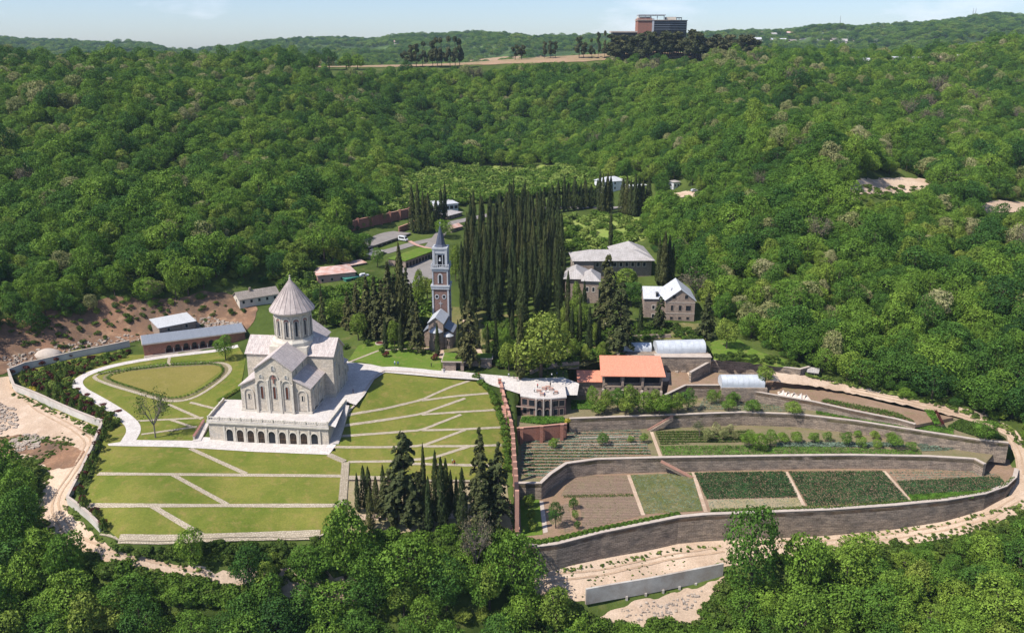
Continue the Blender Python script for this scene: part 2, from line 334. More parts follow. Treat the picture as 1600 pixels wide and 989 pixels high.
M['towerbrick'] = masonry('tower_red_brick', (.22, .12, .095), (.17, .095, .075), (.25, .19, .17), .5, .2, .02, (.2, .13, .11), .5)
M['oldbrick'] = masonry('old_pale_brick', (.33, .24, .185), (.26, .19, .15), (.35, .29, .24), .6, .25, .02, (.27, .21, .175), .6, streak=(.9, 1.6), sk=.3)
M['brickcap'] = plain('brick_capping', (.50, .27, .20), (.42, .22, .16), .6)
M['whitewall'] = plain('pale_rendered_wall', (.62, .57, .51), (.45, .41, .37), .25)
M['whitepaint'] = plain('white_paint', (.74, .74, .74), (.62, .62, .63), .4)
M['shade_toned_white'] = plain('shade_toned_render', (.45, .455, .47), (.36, .37, .39), .5)  # white trim, with the bluish grey of the tower's shaded faces in its colour
M['plaza'] = masonry('pale_paving', (.60, .545, .50), (.52, .47, .43), (.42, .38, .34), 1.6, 1.6, .03, (.47, .42, .38), .5, bmp=.05)
M['garden_path'] = masonry('crazy_paving', (.50, .42, .32), (.38, .31, .23), (.24, .2, .13), .7, .5, .07, (.36, .30, .22), .5, bmp=.2)
M['asphalt'] = plain('worn_asphalt', (.26, .23, .21), (.20, .18, .165), .2)
M['pinkpaving'] = plain('pink_paving', (.50, .30, .24), (.42, .25, .2), .3)
M['greyroof'] = masonry('grey_sheet_roof', (.45, .41, .385), (.41, .375, .35), (.24, .22, .2), .8, 60, .04, (.27, .24, .21), .6, .6)
M['oldroof'] = masonry('weathered_fibre_roof', (.30, .255, .22), (.25, .21, .18), (.16, .14, .12), .9, 1.6, .05, (.2, .17, .14), .6)
M['blueroof'] = masonry('blue_grey_metal_roof', (.24, .26, .30), (.22, .24, .28), (.16, .17, .2), .6, 60, .03, (.2, .22, .25), .4, .45)
M['whiteroof'] = masonry('white_metal_roof', (.55, .55, .56), (.50, .50, .51), (.38, .38, .38), .7, 60, .02, (.54, .54, .54), .4, .4)
M['orangeroof'] = masonry('salmon_metal_roof', (.72, .28, .175), (.68, .26, .165), (.56, .21, .13), .5, 60, .03, (.66, .27, .18), .4, .55)
M['rustyroof'] = plain('rust_stained_roof', (.58, .45, .40), (.45, .22, .16), .3)
M['greypaintroof'] = masonry('tower_spire_metal', (.075, .085, .12), (.065, .075, .105), (.04, .045, .06), .6, 30, .05, (.06, .07, .1), .4, .45)
M['window'] = plain('dark_window_glass', (.025, .028, .035), (.015, .018, .022), 1.0, .15)
M['dark'] = plain('dark_wood', (.035, .028, .022), (.025, .02, .018), 1.0, .6)
M['wood'] = plain('weathered_wood', (.16, .10, .06), (.11, .07, .045), 1.0, .8)
M['concrete'] = plain('stained_concrete', (.50, .46, .41), (.34, .28, .23), .22)
M['steel'] = plain('galvanised_metal', (.45, .46, .48), (.36, .37, .38), 1.0, .4)
M['cream'] = plain('cream_plaster', (.60, .54, .45), (.5, .44, .37), .4)
M['green_metal'] = plain('green_painted_metal', (.06, .22, .17), (.05, .18, .14), .5, .5)
M['polytunnel'] = plain('milky_plastic_sheet', (.54, .56, .58), (.42, .44, .47), .5, .3)
M['cloth'] = plain('pale_netting', (.66, .56, .47), (.54, .44, .36), .7)
M['rubble'] = plain('grey_rubble', (.46, .39, .32), (.30, .23, .18), 1.2, fine=2.0)
M['bark'] = plain('bark', (.085, .065, .05), (.055, .042, .032), 1.5)
M['palebark'] = plain('pale_bark', (.20, .17, .14), (.13, .11, .09), 1.5)
def grass(name, c1, c2, c3, sc=.08, mow=0.0):
    m, t, b = mk(name); b.inputs['Roughness'].default_value = .95; b.inputs['Specular IOR Level'].default_value = .05
    a = mixc(t, ramp(t, noise(t, sc, 'World', 6, .65), [(.36, 0), (.64, 1)]), c1, c2)
    a = mixc(t, ramp(t, noise(t, sc * 4.7, 'World', 5), [(.52, 0), (.75, .75)]), a, c3)
    a = mixc(t, 1, a, ramp(t, noise(t, 2.2, 'World', 6, .75), [(.28, .72), (.72, 1.25)]), 'MULTIPLY')
    t.links.new(a, b.inputs['Base Color']); bump(t, b, noise(t, 5, 'World'), .5, .15); return m
M['lawn'] = grass('mown_lawn', (.108, .138, .021), (.18, .175, .038), (.25, .185, .065))
M['ovalgrass'] = grass('dry_lawn', (.21, .175, .05), (.18, .16, .04), (.25, .20, .07))
M['lushgrass'] = grass('lush_grass', (.09, .16, .02), (.125, .17, .03), (.2, .19, .06))
M['meadow'] = grass('meadow_grass', (.17, .235, .045), (.23, .27, .07), (.28, .27, .11), .05)
M['soil'] = grass('brown_soil', (.24, .155, .10), (.28, .19, .13), (.19, .16, .08), .07)
M['soilrow'] = masonry('raked_soil_rows', (.25, .17, .12), (.22, .15, .105), (.13, .09, .065), 60, .9, .16, (.22, .19, .1), .4, bmp=.5)
M['bedsoil'] = grass('garden_bed_soil', (.17, .15, .075), (.21, .165, .10), (.12, .14, .04), .1)
M['drygrass'] = grass('dry_grass_and_soil', (.29, .24, .12), (.33, .26, .17), (.17, .19, .06), .07)
M['reddrygrass'] = grass('dry_red_grass', (.34, .22, .145), (.27, .20, .11), (.17, .18, .06), .03)
M['dirt'] = grass('dirt_track', (.54, .41, .30), (.40, .285, .20), (.62, .48, .37), .045)
M['reddirt'] = grass('eroded_clay_and_shade', (.25, .14, .085), (.115, .078, .055), (.40, .25, .15), .06)  # clay; its darker brown mix also paints in the shadow on the bank
# the land itself: dark forest floor, grass in the open, bare clay on steep banks
def land():
    m, t, b = mk('hill_ground'); b.inputs['Roughness'].default_value = .95; b.inputs['Specular IOR Level'].default_value = .05
    a = mixc(t, ramp(t, noise(t, .03, 'World', 7, .7), [(.35, 0), (.6, 1)]), (.035, .055, .012), (.085, .115, .026))
    a = mixc(t, ramp(t, noise(t, .12, 'World', 6), [(.6, 0), (.75, .6)]), a, (.16, .13, .06))
    g = t.nodes.new('ShaderNodeNewGeometry'); sp = t.nodes.new('ShaderNodeSeparateXYZ'); t.links.new(g.outputs['Position'], sp.inputs[0])
    far = ramp(t, (lambda n: (t.links.new(sp.outputs[1], n.inputs[0]), n.outputs[0])[1])(t.nodes.new('ShaderNodeMapRange')), [(0, 0), (1, 1)])
    mr = [n for n in t.nodes if n.bl_idname == 'ShaderNodeMapRange'][0]; mr.inputs[1].default_value = 1050; mr.inputs[2].default_value = 1400
    fc = mixc(t, ramp(t, noise(t, .004, 'World', 8, .7), [(.42, 0), (.58, 1)]), (.05, .085, .022), (.13, .19, .06))
    fc = mixc(t, ramp(t, noise(t, .035, 'World', 6, .7), [(.4, 0), (.62, .85)]), fc, (.03, .05, .015))
    t.links.new(mixc(t, far, a, fc), b.inputs['Base Color']); bump(t, b, noise(t, .5, 'World'), .6, .6); return m
M['land'] = land()
GREEN = [(0, (.022, .058, .015)), (.2, (.042, .102, .019)), (.45, (.088, .168, .022)), (.7, (.145, .232, .029)), (1, (.22, .28, .042))]
M['leaf'] = foliage('broadleaf_foliage', GREEN)
M['leaf_light'] = foliage('light_foliage', [(0, (.11, .17, .026)), (.5, (.165, .225, .034)), (1, (.23, .265, .05))])
M['blossom'] = foliage('pale_blossoming_foliage', [(0, (.16, .19, .06)), (.5, (.25, .25, .10)), (1, (.36, .33, .18))], .15)
M['meadowleaf'] = foliage('meadow_bush_foliage', [(0, (.11, .17, .03)), (.5, (.17, .235, .045)), (1, (.25, .29, .07))], .2, .8)
M['brownleaf'] = foliage('brown_purple_foliage', [(0, (.13, .11, .07)), (1, (.18, .155, .09))], .1)
M['cypress'] = foliage('cypress_foliage', [(0, (.022, .038, .012)), (.5, (.044, .058, .017)), (1, (.092, .088, .027))], .06, .5)
M['conifer'] = foliage('conifer_foliage', [(0, (.036, .050, .018)), (.5, (.060, .070, .024)), (1, (.105, .098, .034))], .08, .5)
M['pine'] = foliage('pine_foliage', [(0, (.045, .058, .022)), (.5, (.075, .080, .032)), (1, (.115, .105, .045))], .05, .3)
M['shrub'] = foliage('shrub_foliage', [(0, (.04, .075, .015)), (.5, (.075, .12, .02)), (1, (.12, .16, .03))], .2, 1.2)
M['redshrub'] = foliage('dark_red_foliage', [(0, (.06, .018, .016)), (1, (.11, .028, .022))], .15, 1.2)
M['yellowshrub'] = foliage('yellow_foliage', [(0, (.30, .26, .03)), (1, (.42, .34, .04))], .15, 1.2)
M['hedge'] = foliage('hedge_foliage', [(0, (.07, .13, .015)), (1, (.11, .18, .025))], .2, 1.2)
M['darkcrop'] = foliage('dark_crop_leaves', [(0, (.025, .065, .02)), (1, (.035, .085, .025))], .15, .4)
M['brightcrop'] = foliage('bright_crop_leaves', [(0, (.08, .17, .02)), (1, (.10, .20, .025))], .2, .4)
M['greycrop'] = foliage('grey_green_leaves', [(0, (.12, .17, .12)), (1, (.16, .21, .15))], .1, .6)
# ------------------------------------------------------------------ tree shapes (unit: metres, base at the origin)
def leaf_quads(P, N, size, r, jit=.62):
    n = len(P); N = N + r.normal(0, jit, (n, 3)); N /= np.linalg.norm(N, axis=1)[:, None] + 1e-9
    a = np.cross(N, r.normal(0, 1, (n, 3))); a /= np.linalg.norm(a, axis=1)[:, None] + 1e-9; b = np.cross(N, a)
    s = (size * r.uniform(.6, 1.35, n))[:, None]; k = r.uniform(.55, 1.0, n)[:, None]
    V = np.stack([P - a * s, P + b * s * k, P + a * s, P - b * s * k], 1).reshape(-1, 3)
    return V, np.arange(n * 4).reshape(-1, 4)
def lobes_leaves(C, Rr, nleaf, leaf, r, up=.25, squash=.85):
    C = np.array(C); Rr = np.array(Rr); w = Rr ** 2 / (Rr ** 2).sum(); k = r.choice(len(C), nleaf, p=w)
    D = r.normal(0, 1, (nleaf, 3)); D[:, 2] += up; D /= np.linalg.norm(D, axis=1)[:, None]
    rad = Rr[k] * r.uniform(.72, 1.12, nleaf)
    P = C[k] + D * rad[:, None] * np.array([1, 1, squash])
    keep = np.ones(nleaf, bool)
    for i in range(len(C)):
        q = (P - C[i]) / np.array([1, 1, squash]); keep &= ~((np.linalg.norm(q, axis=1) < Rr[i] * .74) & (k != i))
    return leaf_quads(P[keep], D[keep], leaf, r)
def crown(seed, R_, Hh, z0, nl, nleaf, leaf):
    r = np.random.default_rng(seed); C = []; RR = []
    for i in range(nl):
        a = r.uniform(0, 6.28); t = r.uniform(0, 1); f = math.sin(math.pi * (.2 + .72 * t)) ; rr = R_ * (.22 + .7 * r.uniform(0, 1) ** .6) * f
        C.append((rr * math.cos(a) * .78, rr * math.sin(a) * .78, z0 + Hh * (.12 + .72 * t))); RR.append(R_ * r.choice([.14, .19, .25, .33, .43]) * r.uniform(.85, 1.15))
    C.append((0, 0, z0 + Hh * .45)); RR.append(R_ * .55); C.append((0, 0, z0 + Hh * .66)); RR.append(R_ * .42)
    return lobes_leaves(C, RR, nleaf, leaf, r), C
def trunk_mb(Hh, r0, C, seed):
    r = np.random.default_rng(seed + 99); mb = MB(); mb.tube((0, 0, -2.5), (0, 0, Hh * .45), r0 * 1.25, r0 * .8, 7)
    for c in C[:6]: mb.tube((0, 0, Hh * r.uniform(.28, .44)), (c[0] * .85, c[1] * .85, c[2]), r0 * .5, r0 * .12, 5)
    mb.tube((0, 0, Hh * .44), (r.normal(0, .3), r.normal(0, .3), Hh * .8), r0 * .8, r0 * .2, 6)
    return mb
def broad(seed, mat, nleaf=7600, R_=5.2, Hh=10.5, leaf=.205, nl=38, z0f=.24, bark='bark'):
    (V, F), C = crown(seed, R_, Hh * (1 - z0f), Hh * z0f, nl, nleaf, leaf)
    cm = npmesh('crown', V, F, M[mat]); tb = trunk_mb(Hh, .26, C, seed); tm = bpy.data.meshes.new('trunk'); tm.from_pydata(tb.v, [], tb.f); tm.materials.append(M[bark]); return cm, tm
def cypress(seed, Hh=20.0, R_=1.5, nleaf=1700, mat='cypress', leaf=.34):
    r = np.random.default_rng(seed); t = r.uniform(0, 1, nleaf) ** 1.15; a = r.uniform(0, 6.283, nleaf)
    prof = R_ * np.minimum(1, (t / .10 + .25)) * (1 - t ** 1.7) ** .75 * (1 + .13 * np.sin(a * 3 + t * 9 + seed) + .10 * np.sin(a * 7 - t * 23)) + .05
    rad = prof * r.uniform(.72, 1.08, nleaf); z = .9 + t * (Hh - .9) + .3 * np.sin(a * 5)
    P = np.stack([rad * np.cos(a), rad * np.sin(a), z], 1); N = np.stack([np.cos(a), np.sin(a), np.full(nleaf, .25)], 1)
    N += r.normal(0, .3, N.shape); N /= np.linalg.norm(N, axis=1)[:, None]
    T = np.cross(N, np.array([0, 0, 1.0])); T /= np.linalg.norm(T, axis=1)[:, None]; U = np.cross(T, N)
    s = (leaf * r.uniform(.6, 1.2, nleaf))[:, None]
    V = np.stack([P - T * s * .55, P - U * s * .9, P + T * s * .55, P + U * s * 1.9], 1).reshape(-1, 3)
    mb = MB(); mb.tube((0, 0, -2), (0, 0, Hh * .9), .24, .04, 6); tm = bpy.data.meshes.new('trunk'); tm.from_pydata(mb.v, [], mb.f); tm.materials.append(M['bark'])
    return npmesh('crown', V, np.arange(len(V)).reshape(-1, 4), M[mat]), tm
def fir(seed, Hh=18.0, R_=4.0, nleaf=3600, mat='conifer', leaf=.34, power=.9, layers=15):
    """layered branches that droop, with gaps between them"""
    r = np.random.default_rng(seed); P = []; N = []; mb = MB(); mb.tube((0, 0, -2), (0, 0, Hh * .97), .34, .04, 7)
    for L_ in range(layers):
        t = (L_ + .4) / layers; z = Hh * (.1 + .88 * t); rl = R_ * (1 - t) ** power * r.uniform(.82, 1.1) + .15; nb = int(6 + 4 * (1 - t))
        for k in range(nb):
            a = r.uniform(0, 6.283); ln = rl * r.uniform(.7, 1.12); n_ = max(8, int(nleaf / layers / nb * (1.45 - .9 * t)))
            u = r.uniform(.08, 1, n_) ** .7; w = (1 - u * .6) * ln * .27; off = r.normal(0, 1, n_) * w * .6
            x = u * ln; zz = z + .25 * ln * np.sin(u * 2.2) - u ** 2 * ln * .42 + r.normal(0, .18, n_)
            P.append(np.stack([x * math.cos(a) - off * math.sin(a), x * math.sin(a) + off * math.cos(a), zz], 1))
            N.append(np.stack([np.full(n_, .45 * math.cos(a)), np.full(n_, .45 * math.sin(a)), np.ones(n_)], 1))
            if ln > .8: mb.tube((0, 0, z), (ln * .7 * math.cos(a), ln * .7 * math.sin(a), z + .1 * ln), .07, .02, 4)
    P = np.concatenate(P); N = np.concatenate(N); V, F = leaf_quads(P, N, leaf, r, .4)
    tm = bpy.data.meshes.new('trunk'); tm.from_pydata(mb.v, [], mb.f); tm.materials.append(M['bark'])
    return npmesh('crown', V, F, M[mat]), tm
def pinetree(seed, Hh=11.0, R_=3.0, nleaf=1500, mat='pine'):
    r = np.random.default_rng(seed); C = []; RR = []
    for i in range(9):
        a = r.uniform(0, 6.28); t = r.uniform(.26, .95); q = R_ * r.uniform(.2, .8) * (1.25 - t * .6); C.append((q * math.cos(a), q * math.sin(a), Hh * t)); RR.append(R_ * r.uniform(.3, .45))
    V, F = lobes_leaves(C, RR, nleaf, .36, r, .3, .8); mb = MB(); mb.tube((0, 0, -2), (0, 0, Hh * .85), .25, .08, 6)
    for c in C[:5]: mb.tube((0, 0, Hh * .45), c, .1, .04, 4)
    tm = bpy.data.meshes.new('trunk'); tm.from_pydata(mb.v, [], mb.f); tm.materials.append(M['bark']); return npmesh('crown', V, F, M[mat]), tm
def bare(seed, Hh=8.0, R_=4.0, nleaf=260, mat='brownleaf', leaf=.16, bark='palebark', nb=10):
    r = np.random.default_rng(seed); mb = MB(); mb.tube((0, 0, -1.5), (0, 0, Hh * .34), .2, .15, 7); E = []
    for k in range(nb):
        a = r.uniform(0, 6.28); p1 = Vector((R_ * .4 * math.cos(a), R_ * .4 * math.sin(a), Hh * r.uniform(.5, .68))); mb.tube((0, 0, Hh * .32), p1, .11, .07, 5)
        for j in range(4):
            a2 = a + r.normal(0, .6); p2 = Vector((R_ * r.uniform(.6, 1) * math.cos(a2), R_ * r.uniform(.6, 1) * math.sin(a2), Hh * r.uniform(.65, 1))); mb.tube(p1, p2, .06, .02, 4)
            for q in range(3):
                p3 = p2 + Vector(r.normal(0, .9, 3)); mb.tube(p1.lerp(p2, .6), p3, .03, .012, 3); E.append(p3); E.append(p2)
    P = np.array([tuple(E[i]) for i in r.integers(0, len(E), nleaf)]) + r.normal(0, .45, (nleaf, 3)); V, F = leaf_quads(P, r.normal(0, 1, P.shape), leaf, r)
    tm = bpy.data.meshes.new('trunk'); tm.from_pydata(mb.v, [], mb.f); tm.materials.append(M[bark]); return npmesh('crown', V, F, M[mat]), tm
def bushmesh(seed, R_, Hh, nleaf, leaf, mat, nl=6):
    r = np.random.default_rng(seed); C = [(r.uniform(-.5, .5) * R_, r.uniform(-.5, .5) * R_, Hh * r.uniform(.3, .7)) for _ in range(nl)] + [(0, 0, Hh * .5)]
    V, F = lobes_leaves(C, [R_ * r.uniform(.35, .6) for _ in C], nleaf, leaf, r, .4, min(1, Hh / R_ * .5)); V[:, 2] = np.maximum(V[:, 2], -.1); return npmesh('foliage', V, F, M[mat])
PROTO = {}
PROTO['broad'] = [broad(s, 'leaf', nl=28 + s % 3 * 9, R_=5.0 + .35 * (s % 3), Hh=[10.5, 9.4, 11.8, 10, 11, 9][s % 6]) for s in range(6)]
PROTO['light'] = [broad(20 + s, 'leaf_light', R_=4.6, Hh=8.5) for s in range(2)]
PROTO['blossom'] = [broad(30 + s, 'blossom', R_=4.6, Hh=9.5, nleaf=6000) for s in range(2)]
PROTO['brown'] = [bare(40 + s, 9, 4.2, 700, leaf=.22, nb=12) for s in range(2)]
PROTO['cypress'] = [cypress(50 + s, 20, 1.35 + .2 * s) for s in range(4)]
PROTO['fir'] = [fir(60 + s) for s in range(3)]
PROTO['shaggy'] = [fir(70 + s, 17, 4.2, 4200, 'conifer', .38, .5, 12) for s in range(2)]
PROTO['pine'] = [pinetree(80 + s) for s in range(3)]
PROTO['sapling'] = [bare(90, 8.5, 3.6, 1100, 'shrub', .15, nb=9)]
FIRST = set()
TREENAME = {'broad': 'broadleaf_tree', 'light': 'broadleaf_tree', 'blossom': 'blossoming_tree', 'brown': 'bare_tree', 'cypress': 'cypress_tree', 'fir': 'fir_tree', 'shaggy': 'cedar_tree', 'pine': 'pine_tree', 'sapling': 'young_tree'}
def tree(kind, p, s=1.0, label='', group=None, v=None, sz=None, cat='tree', rot=None):
    pr = PROTO[kind]; cm, tm = pr[(random.randrange(len(pr)) if v is None else v % len(pr))]
    t = thing(TREENAME[kind], label, cat, p, random.uniform(0, 6.28) if rot is None else rot, group); t.scale = (s, s, s if sz is None else sz)
    link('trunk', tm, None, t); link('crown', cm, None, t); return t
# ------------------------------------------------------------------ woods too dense to count: one object, instances on points
def joined(kind, i, simple=False):
    cm, tm = PROTO[kind][i]; bm = bmesh.new(); bm.from_mesh(cm); k = len(bm.faces); bm.from_mesh(tm); bm.faces.ensure_lookup_table()
    for f in bm.faces[k:]: f.material_index = 1
    me = bpy.data.meshes.new('wood_tree'); bm.to_mesh(me); bm.free(); me.materials.append(cm.materials[0]); me.materials.append(tm.materials[0]); return me
def instancer(name, label, cat, pts, scl, rots, idx, meshes):
    me = bpy.data.meshes.new(name); me.vertices.add(len(pts)); me.vertices.foreach_set('co', np.asarray(pts, np.float32).ravel())
    for nm, dt, ar in (('tscale', 'FLOAT_VECTOR', scl), ('trot', 'FLOAT', rots), ('tidx', 'INT', idx)):
        a = me.attributes.new(nm, dt, 'POINT')
        if dt == 'FLOAT_VECTOR': a.data.foreach_set('vector', np.asarray(ar, np.float32).ravel())
        else: a.data.foreach_set('value', np.asarray(ar, np.float32 if dt == 'FLOAT' else np.int32))
    o = link(name, me); stuff(o)
    if label: o['label'] = label; o['category'] = cat
    c = bpy.data.collections.new(name + '_sources')
    for i, m in enumerate(meshes): c.objects.link(bpy.data.objects.new('source_%02d' % i, m))
    g = bpy.data.node_groups.new(name + '_nodes', 'GeometryNodeTree'); g.interface.new_socket('Geometry', in_out='INPUT', socket_type='NodeSocketGeometry'); g.interface.new_socket('Geometry', in_out='OUTPUT', socket_type='NodeSocketGeometry')
    N = g.nodes.new; gi = N('NodeGroupInput'); go = N('NodeGroupOutput'); ip = N('GeometryNodeInstanceOnPoints'); ci = N('GeometryNodeCollectionInfo'); ci.inputs[0].default_value = c; ci.inputs[1].default_value = True; ci.inputs[2].default_value = True
    def att(nm, dt): a = N('GeometryNodeInputNamedAttribute'); a.data_type = dt; a.inputs[0].default_value = nm; return a.outputs[0]
    cb = N('ShaderNodeCombineXYZ'); K = g.links.new; K(att('trot', 'FLOAT'), cb.inputs[2])
    K(gi.outputs[0], ip.inputs['Points']); K(ci.outputs[0], ip.inputs['Instance']); ip.inputs['Pick Instance'].default_value = True
    K(att('tidx', 'INT'), ip.inputs['Instance Index']); K(cb.outputs[0], ip.inputs['Rotation']); K(att('tscale', 'FLOAT_VECTOR'), ip.inputs['Scale']); K(ip.outputs[0], go.inputs[0])
    md = o.modifiers.new('woods', 'NODES'); md.node_group = g; return o
# ------------------------------------------------------------------ terraces (planes z0 + zx*x); outlines traced on the ground
def PL(z, zx, pts): return [W(a, b, z, zx) for a, b in pts]
T1Z, T2Z, T3Z = (-17.5, .012), (-12.5, .004), (-7.9, 0.0)
T1_top = [(808, 838), (818, 850), (838, 857), (870, 853), (940, 835), (1010, 821), (1060, 811), (1100, 807), (1200, 803), (1300, 799), (1400, 792), (1480, 784), (1540, 774), (1573, 762), (1588, 748), (1591, 735)]
T2_top = [(806, 757), (846, 757), (862, 742), (886, 726), (933, 719.5), (1029, 717), (1220, 714), (1330, 713), (1450, 715), (1522, 719), (1537, 727)]
T3_top = [(808, 668), (845, 664), (890, 656), (961, 653), (1049, 650), (1160, 646), (1245, 649), (1341, 660), (1443, 676), (1528, 689), (1576, 694)]
T1w = PL(*T1Z, T1_top); T1 = T1w + PL(*T1Z, [(1575, 715), (1400, 700), (1100, 700), (900, 705), (806, 735)])
T2w = PL(*T2Z, T2_top); T2 = T2w + PL(*T2Z, [(1560, 700), (1500, 660), (1300, 635), (1100, 630), (900, 635), (806, 655)])
T3w = PL(*T3Z, T3_top); T3 = T3w + PL(*T3Z, [(1573, 680), (1545, 667), (1490, 652), (1400, 636), (1300, 620), (1150, 590), (1000, 590), (890, 600), (884, 640), (808, 650)])
def T4z(x, y): return -2.6 - .043 * (x - 50)
T4_top = [(1041, 618), (1072, 603), (1128, 603), (1197, 616), (1273, 629), (1330, 642), (1401, 656), (1430, 664)]
T4w = PL(-2.6 + .043 * 50, -.043, T4_top); T4 = T4w + PL(-2.6 + .043 * 50, -.043, [(1490, 652), (1400, 634), (1330, 617), (1265, 601), (1200, 590), (1050, 575)])
SLABS = [(T1, lambda x, y: T1Z[0] + T1Z[1] * x), (T2, lambda x, y: T2Z[0] + T2Z[1] * x), (T3, lambda x, y: T3Z[0] + 0 * x), (T4, T4z)]
PLAT = [(325, 655.5), (512, 665.5), (541, 628), (352, 624)]
PLATw = [W(a, b, 0) for a, b in PLAT]
SUNK = [(PLATw, lambda x, y: -9 + 0 * x)]
# one sheet of land
ys = np.concatenate([np.arange(-250, 60, 15.0), np.arange(60, 150, 5), np.arange(150, 380, 2.0), np.arange(380, 700, 4.5), np.arange(700, 1300, 10), np.arange(1300, 4201, 45)])
us = np.linspace(-1, 1, 301); us = us * (.55 + .45 * us ** 2)
Yg, Ug = np.meshgrid(ys, us, indexing='ij'); Xg = Ug * (np.maximum(Yg, 60) * .95 + 60)
Zg = H(Xg, Yg)
Zl = Zg.copy()
for poly, zf in SLABS + SUNK:
    ins = inpoly(Xg, Yg, poly); Zl = np.where(ins, np.minimum(Zl, zf(Xg, Yg) - 1.2), Zl)
LAWNPX = [[(160, 697), (300, 697), (524, 705), (540, 720), (537, 790), (524, 812), (500, 838), (340, 838), (184, 841), (150, 812), (128, 790), (146, 745)],
 [(601, 582), (585, 593), (568, 619), (555, 634), (541, 640), (524, 700), (526, 712), (541, 722), (541, 745), (690, 750), (790, 752), (796, 690), (788, 650), (770, 610), (743, 590), (690, 588)],
 [(60, 560), (123, 545), (203, 555), (339, 548), (372, 540), (384, 560), (376, 607), (352, 624), (325, 656), (318, 668), (300, 690), (212, 690), (168, 700), (140, 680), (60, 620), (20, 588)],
 [(541, 628), (524, 668), (500, 660), (500, 600), (536, 560), (546, 566), (594, 571), (688, 579), (743, 588), (830, 592), (880, 590), (902, 618), (822, 619), (743, 593), (601, 582), (569, 618)],
 [(168, 694), (212, 688), (300, 689), (330, 684), (512, 692), (525, 696), (514, 711), (392, 706), (280, 699), (170, 697)],
 [(700, 500), (800, 490), (900, 505), (1000, 505), (1095, 505), (1110, 530), (1040, 545), (960, 560), (900, 575), (780, 575), (700, 560)], [(541, 747), (792, 752), (800, 836), (600, 834), (545, 830)]]
for q in LAWNPX:
    ins = inpoly(Xg, Yg, [G(a, b) for a, b in q]); Zl = np.where(ins, np.minimum(Zl, Zg - .5), Zl)
farn = np.clip((Yg - 1300) / 600, 0, 1)
Zl += farn * (6 * np.sin(Xg * .013 + Yg * .004) * np.sin(Yg * .011) + 3 * np.sin(Xg * .05) * np.sin(Yg * .037))
nr, nc = Yg.shape; V = np.stack([Xg, Yg, Zl], -1).reshape(-1, 3)
i0 = (np.arange(nr - 1)[:, None] * nc + np.arange(nc - 1)[None]).ravel(); F = np.stack([i0, i0 + 1, i0 + nc + 1, i0 + nc], 1)
me = npmesh('hills', V, F, M['land']); me.polygons.foreach_set('use_smooth', [True] * len(me.polygons)); TERR = structure(link('hills', me))

def level(x, y):
    """height of the walkable surface: terraces where they stand, land elsewhere"""
    x = np.atleast_1d(np.asarray(x, float)); y = np.atleast_1d(np.asarray(y, float)); z = H(x, y); best = None
    for poly, zf in SLABS:
        ins = inpoly(x, y, poly); zz = zf(x, y) + 0 * x; z = np.where(ins, zz, z)
    return z
def l1(x, y): return float(level([x], [y])[0])
def sheet(name, pts, mat, off=.05, cell=3.0, hf=None, kind='structure', jag=0.0, label=None, cat=None):
    """a drape cut to an outline given as world points"""
    hf = hf or H; P = [(p[0], p[1]) for p in pts]
    if jag:
        Q = []
        for i in range(len(P)):
            a = Vector(P[i]); b = Vector(P[(i + 1) % len(P)]); n = max(1, int((b - a).length / (jag * 1.6)))
            for k in range(n): q = a.lerp(b, k / n); Q.append((q.x + random.uniform(-jag, jag) * .6, q.y + random.uniform(-jag, jag) * .6))
        P = [(q.x, q.y) for q in smooth_line(Q, 1, True)]
    bm = bmesh.new(); f = bm.faces.new([bm.verts.new((a, b, 0)) for a, b in P])
    xs = [p[0] for p in P]; yy = [p[1] for p in P]
    for ax, lo, hi in ((0, min(xs), max(xs)), (1, min(yy), max(yy))):
        c = lo + cell * .5
        while c < hi:
            co = (c, 0, 0) if ax == 0 else (0, c, 0); no = (1, 0, 0) if ax == 0 else (0, 1, 0)
            bmesh.ops.bisect_plane(bm, geom=bm.verts[:] + bm.edges[:] + bm.faces[:], plane_co=co, plane_no=no); c += cell
    bmesh.ops.triangulate(bm, faces=bm.faces[:]); bmesh.ops.recalc_face_normals(bm, faces=bm.faces[:])
    co = np.array([v.co[:] for v in bm.verts]); z = hf(co[:, 0], co[:, 1]) + off
    for v, zz in zip(bm.verts, z): v.co.z = float(zz)
    if sum(f.normal.z for f in bm.faces) < 0: bmesh.ops.reverse_faces(bm, faces=bm.faces[:])
    me = bpy.data.meshes.new(name); bm.to_mesh(me); bm.free()
    uv = me.uv_layers.new(name='UVMap'); d = np.empty((len(me.loops), 2))
    vi = np.empty(len(me.loops), int); me.loops.foreach_get('vertex_index', vi); cc = np.array([v.co[:2] for v in me.vertices]); uv.data.foreach_set('uv', cc[vi].ravel())
    me.polygons.foreach_set('use_smooth', [True] * len(me.polygons))
    o = link(name, me, M[mat])
    if kind == 'structure': structure(o)
    elif kind == 'stuff': stuff(o); o['label'] = label; o['category'] = cat
    return o
def resample(P, step, closed=False):
    P = [Vector((p[0], p[1])) for p in P]; Q = []
    if closed: P = P + [P[0]]
    for a, b in zip(P[:-1], P[1:]):
        n = max(1, int((b - a).length / step))
        for k in range(n): Q.append(a.lerp(b, k / n))
    if not closed: Q.append(P[-1])
    return Q
def smooth_line(P, it=2, closed=False):
    P = [Vector((p[0], p[1])) for p in P]
    for _ in range(it):
        Q = [] if closed else [P[0]]; n = len(P)
        for i in range(n if closed else n - 1):
            a, b = P[i], P[(i + 1) % n]; Q += [a.lerp(b, .25), a.lerp(b, .75)]
        if not closed: Q.append(P[-1])
        P = Q
    return P
